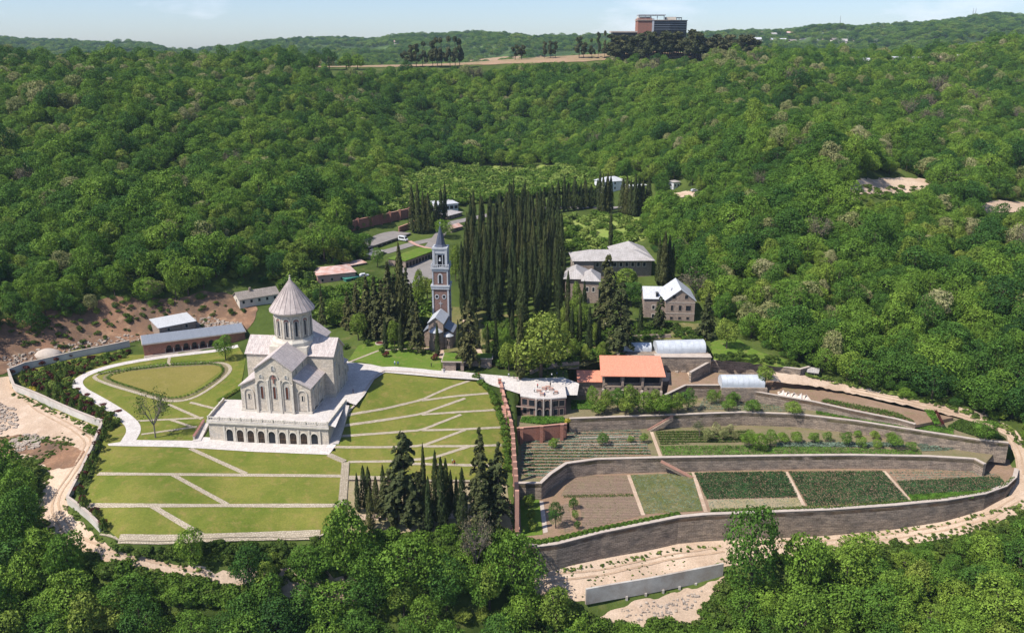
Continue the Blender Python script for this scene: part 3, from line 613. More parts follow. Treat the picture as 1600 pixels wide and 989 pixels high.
def ribbon(name, P, w, mat, off=.1, step=1.5, closed=False, smooth=0, hf=None, thick=0.0, jag=0.0, wfun=None):
    hf = hf or H
    if smooth: P = smooth_line(P, smooth, closed)
    Q = resample(P, step, closed); n = len(Q); Ls = []; Rs = []; s = 0; S = []
    for i in range(n):
        a = Q[i - 1] if (i > 0 or closed) else Q[i]; b = Q[(i + 1) % n] if (i < n - 1 or closed) else Q[i]; d = (b - a); d = d.normalized() if d.length else Vector((1, 0)); nn = Vector((-d.y, d.x)); ww = (wfun(i / max(1, n - 1)) if wfun else w) / 2
        Ls.append(Q[i] + nn * (ww + random.uniform(-jag, jag))); Rs.append(Q[i] - nn * (ww + random.uniform(-jag, jag))); S.append(s); s += step
    A = np.array([(p.x, p.y) for p in Ls + Rs]); z = hf(A[:, 0], A[:, 1]) + off
    V = [(A[i, 0], A[i, 1], z[i]) for i in range(2 * n)]; rngi = range(n if closed else n - 1)
    F = [(n + i, n + (i + 1) % n, (i + 1) % n, i) for i in rngi]
    if thick:
        V += [(v[0], v[1], v[2] - thick) for v in V]
        F += [(i, (i + 1) % n, 2 * n + (i + 1) % n, 2 * n + i) for i in rngi] + [(n + (i + 1) % n, n + i, 3 * n + i, 3 * n + (i + 1) % n) for i in rngi]
    mb = MB(); mb.add(V, F); return mb.build(name, M[mat])
def GP(pts, step=22):
    out = []
    for (a, b), (c, d) in zip(pts[:-1], pts[1:]):
        n = max(1, int(math.hypot(c - a, d - b) / step))
        for k in range(n): out.append(G(a + (c - a) * k / n, b + (d - b) * k / n))
    out.append(G(*pts[-1])); return out
def LP(pts, lev=None):   # picture point onto the terraces
    out = []
    for a, b in pts:
        if lev is not None: out.append(W(a, b, *lev))
        else: out.append(G(a, b))
    return out
def lineribbon(name, px, w, mat, **k): return structure(ribbon(name, GP(px), w, mat, **k))

# terrace surfaces
for nm, poly, zf, mat in (('lower_garden_terrace', T1, SLABS[0][1], 'soil'), ('middle_garden_terrace', T2, SLABS[1][1], 'bedsoil'), ('upper_garden_terrace', T3, SLABS[2][1], 'bedsoil'), ('top_garden_terrace', T4, T4z, 'soil')):
    mb = MB(); mb.prism([(p[0], p[1]) for p in poly], lambda x, y, zf=zf: float(zf(x, y)) - 1.0, lambda x, y, zf=zf: float(zf(x, y))); structure(mb.build(nm, M[mat]))
M['gardenfloor'] = grass('dark_garden_floor', (.10, .115, .03), (.17, .15, .06), (.30, .24, .14), .12)  # dark olive and brown ground, mottled at random
# lawns and open ground
LAWN_F = GP([(160, 697), (300, 697), (524, 705), (540, 720), (537, 790), (524, 812), (500, 838), (340, 838), (184, 841), (150, 812), (128, 790), (146, 745)])
structure(sheet('lawn', LAWN_F, 'lawn', .05, 2))
structure(sheet('lawn', GP([(601, 582), (585, 593), (568, 619), (555, 634), (541, 640), (524, 700), (526, 712), (541, 722), (541, 745), (690, 750), (790, 752), (796, 690), (788, 650), (770, 610), (743, 590), (690, 588)]), 'lawn', .05, 2))
structure(sheet('lawn', GP([(60, 560), (123, 545), (203, 555), (339, 548), (372, 540), (384, 560), (376, 607), (352, 624), (325, 656), (318, 668), (300, 690), (212, 690), (168, 700), (140, 680), (60, 620), (20, 588)]), 'lawn', .05, 2))
structure(sheet('oval_lawn', smooth_line(GP([(168, 587), (200, 578), (263, 571), (340, 568), (350, 575), (335, 588), (310, 605), (285, 617), (265, 622), (235, 618), (200, 605), (178, 595)]), 2, True), 'ovalgrass', .10, 2))
structure(sheet('lawn', GP([(545, 562), (560, 540), (600, 530), (650, 535), (688, 560), (690, 580), (600, 574)]), 'lushgrass', .08, 2))
structure(sheet('meadow', GP([(565, 345), (600, 300), (640, 262), (740, 258), (860, 258), (960, 270), (960, 300), (860, 300), (720, 318), (640, 330)]), 'meadow', .25, 8, jag=5))
structure(sheet('meadow', GP([(870, 352), (940, 335), (1010, 340), (1010, 375), (950, 395), (880, 390)]), 'meadow', .2, 5, jag=2))
structure(sheet('meadow', GP([(1110, 535), (1150, 528), (1180, 548), (1250, 570), (1220, 574), (1115, 562)]), 'lushgrass', .2, 3, jag=1))
structure(sheet('garden_ground', GP([(700, 500), (800, 490), (900, 505), (1000, 505), (1095, 505), (1110, 530), (1040, 545), (960, 560), (900, 575), (780, 575), (700, 560)]), 'gardenfloor', .05, 3, jag=1))
structure(sheet('garden_ground', GP([(541, 747), (690, 752), (792, 756), (797, 800), (800, 836), (700, 838), (600, 834), (545, 830)]), 'drygrass', .05, 3))
structure(sheet('grass_bank', GP([(640, 545), (640, 500), (690, 480), (760, 480), (760, 560), (690, 560)]), 'gardenfloor', .04, 3))
structure(sheet('ridge_field', GP([(460, 102), (600, 101), (700, 97), (780, 90), (880, 86), (960, 82), (1040, 78), (1100, 84), (1100, 92), (1000, 92), (900, 98), (720, 103), (600, 106), (470, 106)]), 'reddrygrass', .4, 12, jag=4))
# dirt, bank, tracks
structure(sheet('dirt_ground', GP([(-80, 600), (12, 588), (20, 612), (162, 675), (104, 788), (108, 800), (160, 848), (200, 868), (262, 878), (330, 893), (335, 915), (240, 898), (165, 880), (110, 862), (72, 825), (56, 790), (70, 745), (55, 718), (-20, 712), (-80, 700)]), 'dirt', .12, 3, jag=1.3))
structure(ribbon('stone_edging', GP([(186, 843), (260, 843.5), (330, 841), (420, 838), (500, 836)]), 2.0, 'garden_path', .3, 1.5))
structure(sheet('eroded_bank', GP([(-60, 540), (0, 500), (80, 480), (190, 462), (250, 468), (330, 455), (372, 462), (402, 478), (400, 500), (380, 520), (300, 520), (200, 535), (120, 545), (60, 560), (15, 582), (-60, 600)]), 'reddirt', .15, 3, jag=1.5))
structure(sheet('dirt_track', [p for p in GP([(836, 878), (870, 880), (940, 866), (1010, 850), (1060, 843), (1130, 834), (1180, 832), (1180, 868), (1130, 875), (1100, 895), (1000, 915), (920, 940), (835, 935)])], 'dirt', .12, 3, jag=.8))
ROADP = [W(a, b, -23.6) for a, b in ((1090, 875), (1180, 862), (1300, 852), (1400, 842), (1480, 832))]
structure(ribbon('dirt_track', GP([(1080, 872), (1180, 856), (1300, 846), (1400, 837), (1480, 824), (1560, 800), (1598, 785), (1606, 745), (1600, 710), (1580, 680), (1545, 657), (1480, 640), (1400, 623), (1330, 608), (1265, 596), (1200, 588)]), 6.5, 'dirt', .16, 2, smooth=2, jag=.5, wfun=lambda t: 9 - 4.5 * t))
structure(ribbon('dirt_track', GP([(290, 905), (340, 915), (400, 905), (470, 915), (560, 925)]), 4, 'dirt', .15, 2, smooth=1, jag=.6))
structure(sheet('clay_bank', GP([(1000, 940), (1100, 915), (1140, 900), (1130, 940), (1090, 975), (960, 985), (930, 965)]), 'dirt', .2, 3, jag=1.2))
structure(sheet('roadside_cutting', GP([(1325, 292), (1345, 280), (1400, 278), (1470, 282), (1480, 300), (1440, 312), (1370, 305), (1335, 305)]), 'dirt', .4, 5, jag=1.5))
structure(sheet('roadside_cutting', GP([(1530, 322), (1560, 314), (1620, 318), (1620, 332), (1540, 334)]), 'dirt', .4, 5, jag=1))
# ruts worn into the tracks
def ruts(px, gap=1.7, w=.55, off=.22):
    P = [Vector((q.x, q.y)) for q in smooth_line(GP(px), 1)]
    for sgn in (-1, 1):
        Q = []
        for i in range(len(P)): d = (P[min(i + 1, len(P) - 1)] - P[max(i - 1, 0)]).normalized(); Q.append(P[i] + Vector((-d.y, d.x)) * sgn * gap / 2)
        structure(ribbon('wheel_rut', Q, w, 'rut', off, 1.5, jag=.12))
M['rut'] = grass('wheel_rut_earth', (.44, .31, .21), (.36, .25, .17), (.5, .38, .27), .2)
ruts([(20, 605), (60, 640), (120, 672), (140, 690), (120, 730), (92, 770), (84, 795), (110, 838), (165, 868), (230, 884), (320, 905)])
ruts([(1200, 853), (1300, 848), (1400, 838), (1480, 825), (1555, 803), (1590, 780)]); ruts([(1594, 740), (1590, 705), (1572, 680), (1540, 658), (1480, 641), (1400, 624), (1330, 609)]); ruts([(850, 905), (940, 895), (1040, 872), (1130, 858)])
# paving
structure(sheet('plaza', [W(a, b, 0) for a, b in ((541, 628), (524, 668), (500, 660), (500, 600), (536, 560), (546, 566), (594, 571), (688, 579), (743, 588), (750, 594), (690, 590), (601, 582), (585, 593), (569, 618), (556, 633))], 'plaza', .10, 3, hf=lambda x, y: 0 * x))
structure(sheet('plaza', GP([(690, 577), (743, 584), (790, 588), (830, 592), (880, 590), (905, 600), (902, 618), (885, 618), (822, 619), (800, 612), (770, 603), (743, 593), (690, 589.5)]), 'plaza', .18, 2))
structure(sheet('lower_paving', GP([(168, 694), (212, 688), (300, 689), (312, 683), (330, 684), (512, 692), (525, 696), (514, 711), (392, 706), (280, 699), (170, 697)]), 'plaza', .18, 2))
structure(ribbon('curved_paving_path', GP([(372, 541), (339, 548), (263, 557), (210, 565), (171, 573), (137, 584), (119, 596), (124, 609), (146, 621), (172, 636), (196, 652), (212, 670), (200, 690)]), 4.0, 'plaza', .15, 1.5, smooth=2, wfun=lambda t: 3 + 1.6 * t ** 2))
structure(ribbon('stone_path', GP([(143, 590), (158, 583), (200, 576.6), (263, 569.5), (328, 566), (352, 567.5), (362, 576), (354, 588), (328, 608), (302, 623), (276, 628), (250, 625), (210, 613), (168, 601)]), 1.3, 'garden_path', .16, 1.2, True, 2))
structure(ribbon('planted_border', GP([(160, 590), (180, 581), (220, 577), (263, 573), (330, 569), (348, 571), (355, 577), (348, 588), (324, 604), (300, 618), (276, 625), (250, 622), (212, 610), (176, 599)]), 1.7, 'bedsoil', .13, 1.2, True, 2))
structure(sheet('reddish_earth', GP([(-60, 690), (30, 680), (100, 690), (135, 705), (118, 728), (80, 735), (50, 712), (-20, 708)]), 'reddirt', .22, 3, jag=1))
FL = dict(w=1.4, mat='garden_path')
for a in ([(153, 740.6), (340, 742), (535, 744)], [(138, 790), (340, 790), (530, 790)], [(297, 701), (384.7, 740.6)], [(269, 741.6), (355, 788.4)], [(236, 790), (317.5, 838)]): lineribbon('stone_path', a, off=.14, **FL)
for a in ([(263, 632), (315, 655)], [(215, 658), (318, 653)], [(221, 679), (308, 667)], [(265, 655.5), (302, 668)], [(297, 629), (340, 640)], [(263, 569), (265, 558)], [(546, 566), (592, 548), (640, 545)]): lineribbon('stone_path', a, 1.1, 'garden_path', off=.14)
for a in ([(544, 649), (601, 639), (659, 625), (701, 606), (743, 592)], [(538, 665.6), (601, 656.5), (659, 647), (727, 622.5)], [(659, 626), (714, 619), (763, 615)], [(659, 648), (720, 644), (774, 641)], [(531, 682), (601, 677), (659, 672), (720.6, 648)], [(659, 672.5), (727, 671), (783, 668)],
          [(520, 699), (601, 699), (659, 697), (727, 672)], [(659, 697.5), (727, 697.5), (790, 696)], [(544, 722), (617, 721), (675, 716), (733, 698)], [(617, 724), (682, 726), (784, 728)], [(541, 745), (601, 746.5), (640, 746)]): structure(ribbon('stone_path', GP(a), 1.1, 'garden_path', .14, 1.5, smooth=1, jag=.08))
lineribbon('garden_track', [(552, 808), (640, 808), (720, 806), (800, 800)], 1.8, 'dirt', off=.1)
for a in ([(725, 500), (745, 540), (760, 575)], [(905, 545), (925, 520), (950, 505)], [(910, 520), (940, 530)], [(860, 560), (905, 548)], [(690, 560), (690, 545), (640, 545)]): structure(ribbon('garden_track', GP(a), 1.8, 'dirt', .12, 1.5, smooth=1))
for a in ([(640, 430), (700, 350), (770, 335), (860, 325), (990, 325)], [(600, 395), (650, 380), (690, 372)]): structure(ribbon('road', GP(a), 6, 'asphalt', .2, 3, smooth=2))
structure(sheet('car_park', GP([(635, 402), (668, 405), (690, 412), (672, 440), (640, 452), (625, 430)]), 'asphalt', .2, 3))
# steps
def steps(name, a, b, w, n, mat, label):
    """a flight from high point a to low point b"""
    a = Vector(a); b = Vector(b); d = (b - a); dl = Vector((d.x, d.y, 0)); L_ = dl.length; t = thing(name, label, 'steps', (a.x, a.y, a.z), math.atan2(dl.y, dl.x)); mb = MB(); dz = d.z / n
    for i in range(n): mb.box(L_ * i / n, L_ * (i + 1) / n, -w / 2, w / 2, dz * (i + .5) - .9, dz * (i + .5) + .32)
    mb.build('tread_flight', M[mat], t); return t
s = steps('stone_steps', W(539, 634, 0), G(522, 694), 2.9, 34, 'plaza', 'long straight stone steps running down beside the right side of the arcaded terrace')
s = steps('stone_steps', G(514, 711), G(539, 722), 1.8, 10, 'garden_path', 'short slanting steps at the right end of the lower paving')
s = steps('stone_steps', G(540, 723), G(535, 788), 2.3, 30, 'garden_path', 'narrow steps down the right edge of the front lawns')
# ------------------------------------------------------------------ walls
def wall(name, label, P, top, bot, th, mat, cop='coping', cat='wall', rail=0.25, group=None, side=1, over=.12, step=2.0, copn='coping'):
    """P world points of the outer top edge; the body lies to the given side of the line"""
    Q = resample(P, step); n = len(Q); N_ = []
    for i in range(n):
        d = (Q[min(i + 1, n - 1)] - Q[max(i - 1, 0)]).normalized(); N_.append(Vector((-d.y, d.x)) * side)
    tf = top if callable(top) else (lambda x, y: top); bf = bot if callable(bot) else (lambda x, y: bot)
    t = thing(name, label, cat, (Q[0].x, Q[0].y, tf(Q[0].x, Q[0].y)), 0, group); o = Vector((Q[0].x, Q[0].y, tf(Q[0].x, Q[0].y)))
    def strip(o0, o1, zt, zb):
        v = []; f = []
        for q, nn in zip(Q, N_):
            a = q + nn * o0; b = q + nn * o1; z1 = tf(q.x, q.y) + zt; z0 = zb(q.x, q.y)
            v += [(a.x - o.x, a.y - o.y, z0 - o.z), (a.x - o.x, a.y - o.y, z1 - o.z), (b.x - o.x, b.y - o.y, z1 - o.z), (b.x - o.x, b.y - o.y, z0 - o.z)]
        for i in range(n - 1):
            for k in range(4): f.append((i * 4 + k, i * 4 + (k + 1) % 4, (i + 1) * 4 + (k + 1) % 4, (i + 1) * 4 + k))
        f += [(3, 2, 1, 0), tuple((n - 1) * 4 + k for k in range(4))]
        bm = bmesh.new(); vs = [bm.verts.new(p) for p in v]; [bm.faces.new([vs[j] for j in q]) for q in f]; bmesh.ops.recalc_face_normals(bm, faces=bm.faces[:]); me = bpy.data.meshes.new(name); bm.to_mesh(me); bm.free()
        uv = me.uv_layers.new(name='UVMap')
        for p in me.polygons:
            for li in p.loop_indices:
                vi = me.loops[li].vertex_index; c = me.vertices[vi].co
                uv.data[li].uv = ((vi // 4) * step, c.z) if abs(p.normal.z) < .5 else ((vi // 4) * step, (vi % 4 > 1) * .8)
        return me
    link('masonry', strip(0, th, rail, bf), M[mat], t)
    if cop: link(copn, strip(-over, th + over, rail + .16, lambda x, y: tf(x, y) + rail + .002), M[cop], t)
    return t
def drop(zf, d): return (lambda x, y: float(zf(np.array([x]), np.array([y]))[0]) - d) if True else None
def cf(zf): return lambda x, y: float(np.atleast_1d(zf(np.array([x]), np.array([y])))[0])
wall('retaining_wall', 'longest curving dark stone wall holding up the lowest vegetable terrace above the dirt track', T1w, cf(SLABS[0][1]), drop(SLABS[0][1], 12), 1.0, 'darkstone', rail=.5)
wall('retaining_wall', 'dark stone wall with a rounded left end between the middle and lowest vegetable terraces', T2w, cf(SLABS[1][1]), drop(SLABS[1][1], 7), .9, 'darkstone', rail=.35)
wall('retaining_wall', 'long dark stone wall below the fruit trees, above the middle vegetable terrace', T3w[2:], cf(SLABS[2][1]), drop(SLABS[2][1], 6.5), .8, 'darkstone', rail=.35)
wall('retaining_wall', 'low dark stone wall edging the bare brown upper plot right of the salmon roofed building', T4w, cf(T4z), drop(T4z, 5), .7, 'darkstone', rail=.2)
up = [(1080, 583), (1114, 564), (1160, 567), (1220, 574), (1251, 578), (1266, 574)]
wall('retaining_wall', 'brown stone wall with a sloping left end under the grassy strip at the wood edge', [W(a, b, .4) for a, b in up], .4, -7, .8, 'darkstone', rail=.2)
# brick wall with piers at the left of the middle terrace
t = wall('brick_wall', 'low red brick wall with piers below the green patch of the two storey pavilion', [W(a, b, -7.7) for a, b in ((808, 671), (845, 668), (886, 664))], -7.7, -14, .5, 'brick', 'brickcap', rail=.4)
for a, b in ((815, 671), (846, 668), (878, 665)):
    p = W(a, b, -7.3) - t.location; mb = MB(); mb.box(p.x - .5, p.x + .5, p.y - .55, p.y + .25, -6, .9); mb.build('pier', M['brick'], t); mb = MB(); mb.box(p.x - .62, p.x + .62, p.y - .67, p.y + .37, .902, 1.15); mb.build('pier_cap', M['brickcap'], t)
# stepped brick wall going down between lawn and terraces
BW = [(781, 600), (787, 625), (793, 645), (799, 672), (802, 700), (803, 735), (806, 783), (808, 838)]
Bp = [G(a, b) for a, b in BW]
t = wall('brick_wall', 'narrow salmon capped brick wall with many piers running downhill between lawn and vegetable terraces', Bp, lambda x, y: h1(x, y) + .7, lambda x, y: min(h1(x, y), -8) - 9, .6, 'brick', 'brickcap', rail=.2, step=1.5)
Q = resample(Bp, 3.4)
for i, q in enumerate(Q):
    z = h1(q.x, q.y); p = Vector((q.x, q.y, z)) - t.location; mb = MB(); mb.box(p.x - .6, p.x + .5, p.y - .45, p.y + .45, -3, 1.75 + (p.z)); mb.box(p.x - .7, p.x + .6, p.y - .55, p.y + .55, 1.752 + p.z, 1.95 + p.z)
    mb.build('pier', M['brickcap'], t)
s = steps('brick_steps', G(787, 634), G(797, 835), 1.5, 60, 'brickcap', 'long flight of brick steps beside the pier topped wall, right of the hedge')
# garden enclosure at the left
LW = [(203, 541), (150, 552), (90, 565), (40, 576), (13, 587), (22, 611), (90, 640), (160, 668), (142, 712), (122, 754), (105, 788), (140, 815), (156, 832)]
Lp = [G(a, b) for a, b in LW]
wall('garden_wall', 'pale rendered wall from the brick arcade round the shrub garden down to its corner by the green bush', Lp[:8], lambda x, y: h1(x, y) + 2.2, lambda x, y: h1(x, y) - 3.6, .5, 'whitewall', 'coping', rail=.3, side=1)
wall('garden_wall', 'pale wall running down beside the dirt road left of the formal lawns', Lp[7:11], lambda x, y: h1(x, y) + 1.9, lambda x, y: h1(x, y) - 3, .5, 'whitewall', 'coping', rail=.3, side=1)
wall('garden_wall', 'short tall end of pale wall at the bottom left lawn corner', Lp[10:], lambda x, y: h1(x, y) + 2.2, lambda x, y: h1(x, y) - 4, .5, 'whitewall', 'coping', rail=.3, side=1)
wall('lawn_wall', 'rough stone retaining wall under the bottom edge of the formal lawns', [G(a, b) for a, b in ((156, 836), (188, 846), (260, 846), (330, 842), (420, 839), (500, 838), (540, 832))], lambda x, y: h1(x, y) + .1, lambda x, y: h1(x, y) - 5, 1.6, 'oldbrick', 'garden_path', rail=.1, over=.2)
wall('lawn_wall', 'low old stone wall between the striped lawn and the grove of conifers', [G(a, b) for a, b in ((545, 752), (600, 752), (690, 755), (760, 757))], lambda x, y: h1(x, y) + .5, lambda x, y: h1(x, y) - 3, .6, 'oldbrick', 'garden_path', rail=.1)
wall('lawn_kerb', 'low curved stone edging between the white plaza and the striped lawn', [G(a, b) for a, b in ((743, 591), (690, 589), (640, 583), (601, 581), (592, 586), (580, 598), (568, 618), (556, 634), (543, 648))], lambda x, y: h1(x, y) + .2, lambda x, y: h1(x, y) - 1, .4, 'oldbrick', 'coping', rail=.2, side=-1)
# dry stone walls behind the plaza
for pts, lab in (([(830, 585), (850, 575), (880, 572), (905, 570)], 'rough stone wall in the shade at the back of the plaza'), ([(850, 556), (880, 552), (905, 549)], 'upper rough stone wall among the bushes above the plaza'), ([(985, 530), (1020, 528), (1048, 528)], 'pale rubble wall behind the two greenhouses'), ([(700, 566), (735, 570), (765, 576)], 'low stone wall under the turf roofed gatehouse')):
    wall('dry_stone_wall', lab, [G(a, b) for a, b in pts], lambda x, y: h1(x, y) + 1.2, lambda x, y: h1(x, y) - 1.5, .7, 'oldbrick', None, rail=.1)
# concrete retaining wall in front
CWp = [W(a, b, -25.2) for a, b in ((916, 922), (960, 914), (1020, 904), (1080, 892), (1131, 882))]
t = wall('concrete_retaining_wall', 'stained concrete wall with buttresses below the dirt track', CWp, -25.2, -29.6, .6, 'concrete', None, rail=.3)
for k, i in enumerate((6, 9, 12, 15, 18)):
    Q = resample(CWp, 1.6)
    if i < len(Q):
        p = Vector((Q[i].x, Q[i].y, -25.2)) - t.location; mb = MB(); mb.box(p.x - .3, p.x + .3, p.y - .35, p.y + .7, -8.5, -4.0); mb.build('buttress', M['concrete'], t)
# crossing stairs on the terrace walls
def rail_stair(label, a, b, za, zb):
    A = W(a[0], a[1], za); B = W(b[0], b[1], zb); d = B - A; t = thing('wall_stair', label, 'steps', A, math.atan2(d.y, d.x)); L_ = math.hypot(d.x, d.y); mb = MB(); n = 16
    for i in range(n): mb.box(L_ * i / n, L_ * (i + 1) / n, -.75, .0, d.z * (i + 1) / n - 1.2, d.z * (i + 1) / n)
    mb.build('tread_flight', M['darkstone'], t); mb = MB(); mb.slab([(0, -.95, .5), (0, -.76, .5), (L_, -.76, d.z + .5), (L_, -.95, d.z + .5)], .9); mb.build('parapet', M['brickcap'], t)
rail_stair('brown capped stair slanting down the wall from the fruit tree terrace', (1052, 652), (1012, 675), -7.8, -12.4)
rail_stair('brown capped stair slanting down the middle wall to the dark green plot', (1034, 719), (1084, 745), -12.3, -17)
# ------------------------------------------------------------------ buildings
def frame(a, b, z):
    A = W(a[0], a[1], z); B = W(b[0], b[1], z); d = B - A; return A, math.atan2(d.y, d.x), d.length
def arch_poly(w, h, n=8):       # x from -w/2..w/2, base 0, round top, height h
    r = w / 2; P = [(-r, 0), (r, 0)]
    return P + [(r * math.cos(math.pi * i / n), h - r + r * math.sin(math.pi * i / n)) for i in range(n + 1)]
def onface(mb, poly, x, y, z, t, ang=0.0, proud=.03):
    """extrude an x,z outline as a plate standing on a face: centre x,y on the face whose outward direction has the angle ang (0 = -y)"""
    c, s = math.cos(ang), math.sin(ang); n = len(poly)
    def P(u, d, v): # u along the face, d outward
        lx, ly = u, -d
        return (x + lx * c - ly * s, y + lx * s + ly * c, z + v)
    vs = [P(u, proud + t, v) for u, v in poly] + [P(u, -.05, v) for u, v in poly]
    return mb.add(vs, [tuple(range(n)), tuple(range(2 * n - 1, n - 1, -1))] + [(i, n + i, n + (i + 1) % n, (i + 1) % n) for i in range(n)])
def ringpoly(mb, poly_out, poly_in, x, y, z, t, ang=0.0):
    c, s = math.cos(ang), math.sin(ang); n = len(poly_out)
    def P(u, d, v): return (x + u * c + d * s, y + u * s - d * c, z + v)
    o = [P(u, t, v) for u, v in poly_out]; i_ = [P(u, t, v) for u, v in poly_in]; ob = [P(u, -.05, v) for u, v in poly_out]; ib = [P(u, -.05, v) for u, v in poly_in]
    return mb.add(o + i_ + ob + ib, [(k, (k + 1) % n, n + (k + 1) % n, n + k) for k in range(n)] + [(k, 2 * n + k, 2 * n + (k + 1) % n, (k + 1) % n) for k in range(n)] + [(n + k, n + (k + 1) % n, 3 * n + (k + 1) % n, 3 * n + k) for k in range(n)])
def win(parent, w, h, x, y, z, ang=0, arch=True, frame_m='limestone_trim', glass='window', fw=.22, name='window', label=None, out=.16):
    P0 = arch_poly(w, h) if arch else [(-w / 2, 0), (w / 2, 0), (w / 2, h), (-w / 2, h)]
    P1 = arch_poly(w + 2 * fw, h + fw) if arch else [(-w / 2 - fw, -fw), (w / 2 + fw, -fw), (w / 2 + fw, h + fw), (-w / 2 - fw, h + fw)]
    mb = MB(); ringpoly(mb, P1, P0, x, y, z, out, ang); f = mb.build(name, M[frame_m], parent, label); mb = MB(); onface(mb, P0, x, y, z, .02, ang, .02); mb.build('pane', M[glass], f); return f
M['brownglass'] = plain('brown_tinted_glass', (.13, .045, .03), (.09, .035, .025), 1.0, .2)
# ---- cathedral: front facade on y=0, x from 0 to 22.5, runs back 40 m
A, rz, wd = frame((378, 642.5), (486.5, 647.5), 0)
ch = thing('cathedral', 'big pale stone cross-domed cathedral with a conical dome, standing on the arcaded terrace', 'church', A, rz)
print('cathedral width', wd, 'rot', math.degrees(rz))
WD = wd; c0, c1 = WD * .235, WD * .765; cm_ = WD / 2; LEN = 38.0; XC = 20.0; TX0, TX1 = -3.2, WD + 3.2; TY0, TY1 = XC - 5.6, XC + 5.6
mb = MB()
mb.box(c0, c1, 0, LEN, 0, 14.5); mb.xprism([(c0, 14.498), (c1, 14.498), (cm_, 18.8)], .02, LEN)
mb.box(0, c0 + .2, .6, LEN - 4, 0, 8.6); mb.box(c1 - .2, WD, .6, LEN - 4, 0, 8.6)
mb.add([(0, .6, 8.6), (c0 + .2, .6, 8.6), (c0 + .2, .6, 11.3), (0, LEN - 4, 8.6), (c0 + .2, LEN - 4, 8.6), (c0 + .2, LEN - 4, 11.3)], [(0, 1, 2), (5, 4, 3), (0, 2, 5, 3)])
mb.add([(WD, .6, 8.6), (c1 - .2, .6, 8.6), (c1 - .2, .6, 11.3), (WD, LEN - 4, 8.6), (c1 - .2, LEN - 4, 8.6), (c1 - .2, LEN - 4, 11.3)], [(2, 1, 0), (3, 4, 5), (3, 5, 2, 0)])
mb.box(TX0, TX1, TY0, TY1, 0, 14.3); mb.yprism([(TY0, 14.298), (TY1, 14.298), (XC, 18.6)], TX0 + .02, TX1 - .02)
mb.box(WD - .5, TX1 - .4, TY1 - .5, LEN - 8, 0, 7.6)
mb.build('walls', M['limestone'], ch)
mb = MB()
for z in (.0,): mb.box(-.25, WD + .25, .35, LEN - 3.7, 0, .7); mb.box(c0 - .25, c1 + .25, -.25, LEN + .25, 0, .72); mb.box(TX0 - .25, TX1 + .25, TY0 - .25, TY1 + .25, 0, .74)
mb.build('plinth', M['limestone_trim'], ch)
def roofq(q, lab='roof', m='church_roof', t=.35): mb = MB(); mb.slab(q, t); return mb.build('roof', M[m], ch)
e = .5; k = (18.8 - 14.5) / ((c1 - c0) / 2); z0 = 14.5 - e * k + .38; zt = 18.8 + .38
for x0, sgn in ((c0, -1), (c1, 1)): roofq([(x0 + sgn * e, -e, z0), (cm_, -e, zt), (cm_, LEN + e, zt), (x0 + sgn * e, LEN + e, z0)])
k2 = (18.6 - 14.3) / 5.6
for y0, sgn in ((TY0, -1), (TY1, 1)): roofq([(TX0 - e, y0 + sgn * e, 14.3 - e * k2 + .38), (TX1 + e, y0 + sgn * e, 14.3 - e * k2 + .38), (TX1 + e, XC, 18.98), (TX0 - e, XC, 18.98)])
for xa, xb, sgn in ((c0, 0, -1), (c1, WD, 1)):
    k3 = 2.7 / (c0 + .2)
    for ya, yb in ((.6 - e, TY0), (TY1, LEN - 4 + e)): roofq([(xb + sgn * e, ya, 8.6 - e * k3 + .36), (xb + sgn * e, yb, 8.6 - e * k3 + .36), (xa, yb, 11.3 + .36), (xa, ya, 11.3 + .36)])
roofq([(WD - .5, TY1, 9.2), (TX1 + .1, TY1, 7.5), (TX1 + .1, LEN - 7.6, 7.5), (WD - .5, LEN - 7.6, 9.2)])
# blind arcades: tall clustered arches on the front and the transept ends
def blind(x, y, z, w, h, ang, m='arch_stone'):
    mb = MB(); ringpoly(mb, arch_poly(w + .55, h + .3), arch_poly(w, h), x, y, z, .32, ang); return mb.build('blind_arch', M['limestone_trim'], ch)
cw = (c1 - c0)
for fx, hh in ((.165, 10.2), (.5, 12.2), (.835, 10.2)): blind(c0 + cw * fx, 0, .7, cw * .215, hh, 0)
for fx in (.02, .335, .665, .98):
    mb = MB(); mb.box(c0 + cw * fx - .33, c0 + cw * fx + .33, -.5, .02, 0, 11.2 if fx in (.335, .665) else 9.8); mb.build('buttress', M['limestone_trim'], ch)
for fx in (.165, .5, .835): win(ch, .8, 4.0, c0 + cw * fx, 0, 4.9, 0, frame_m='arch_stone', fw=.22, glass='brownglass')
for fx in (.16, .5, .84): win(ch, .75, 1.5 if fx == .5 else 1.1, c0 + cw * fx, 0, 14.2 if fx == .5 else 11.6, 0, glass='arch_stone', fw=.3)
mb = MB(); mb.box(cm_ - .16, cm_ + .16, -.36, -.02, 10.0, 12.9); mb.box(cm_ - .75, cm_ - .162, -.34, -.02, 11.6, 11.95); mb.box(cm_ + .162, cm_ + .75, -.34, -.02, 11.6, 11.95); mb.build('cross', M['pink_stone'], ch)
for xx in (c0 / 2, (c1 + WD) / 2):
    mb = MB(); ringpoly(mb, arch_poly(3.3, 7.2), arch_poly(2.7, 6.9), xx, .6, .7, .25, 0); mb.build('blind_arch', M['limestone_trim'], ch); win(ch, .5, 1.7, xx, .6, 4.3)
for sgn, xx, ang in ((1, TX1, math.pi / 2), (-1, TX0, -math.pi / 2)):
    for yy, hh in ((TY0 + 2.1, 10.5), (XC, 13.5), (TY1 - 2.1, 10.5)): blind(xx, yy, .7, 2.5, hh, ang)
    win(ch, .9, 4.2, xx, XC, 5.5, ang, frame_m='limestone_trim'); win(ch, .8, 1.2, xx, XC, 15.0, ang, glass='arch_stone')
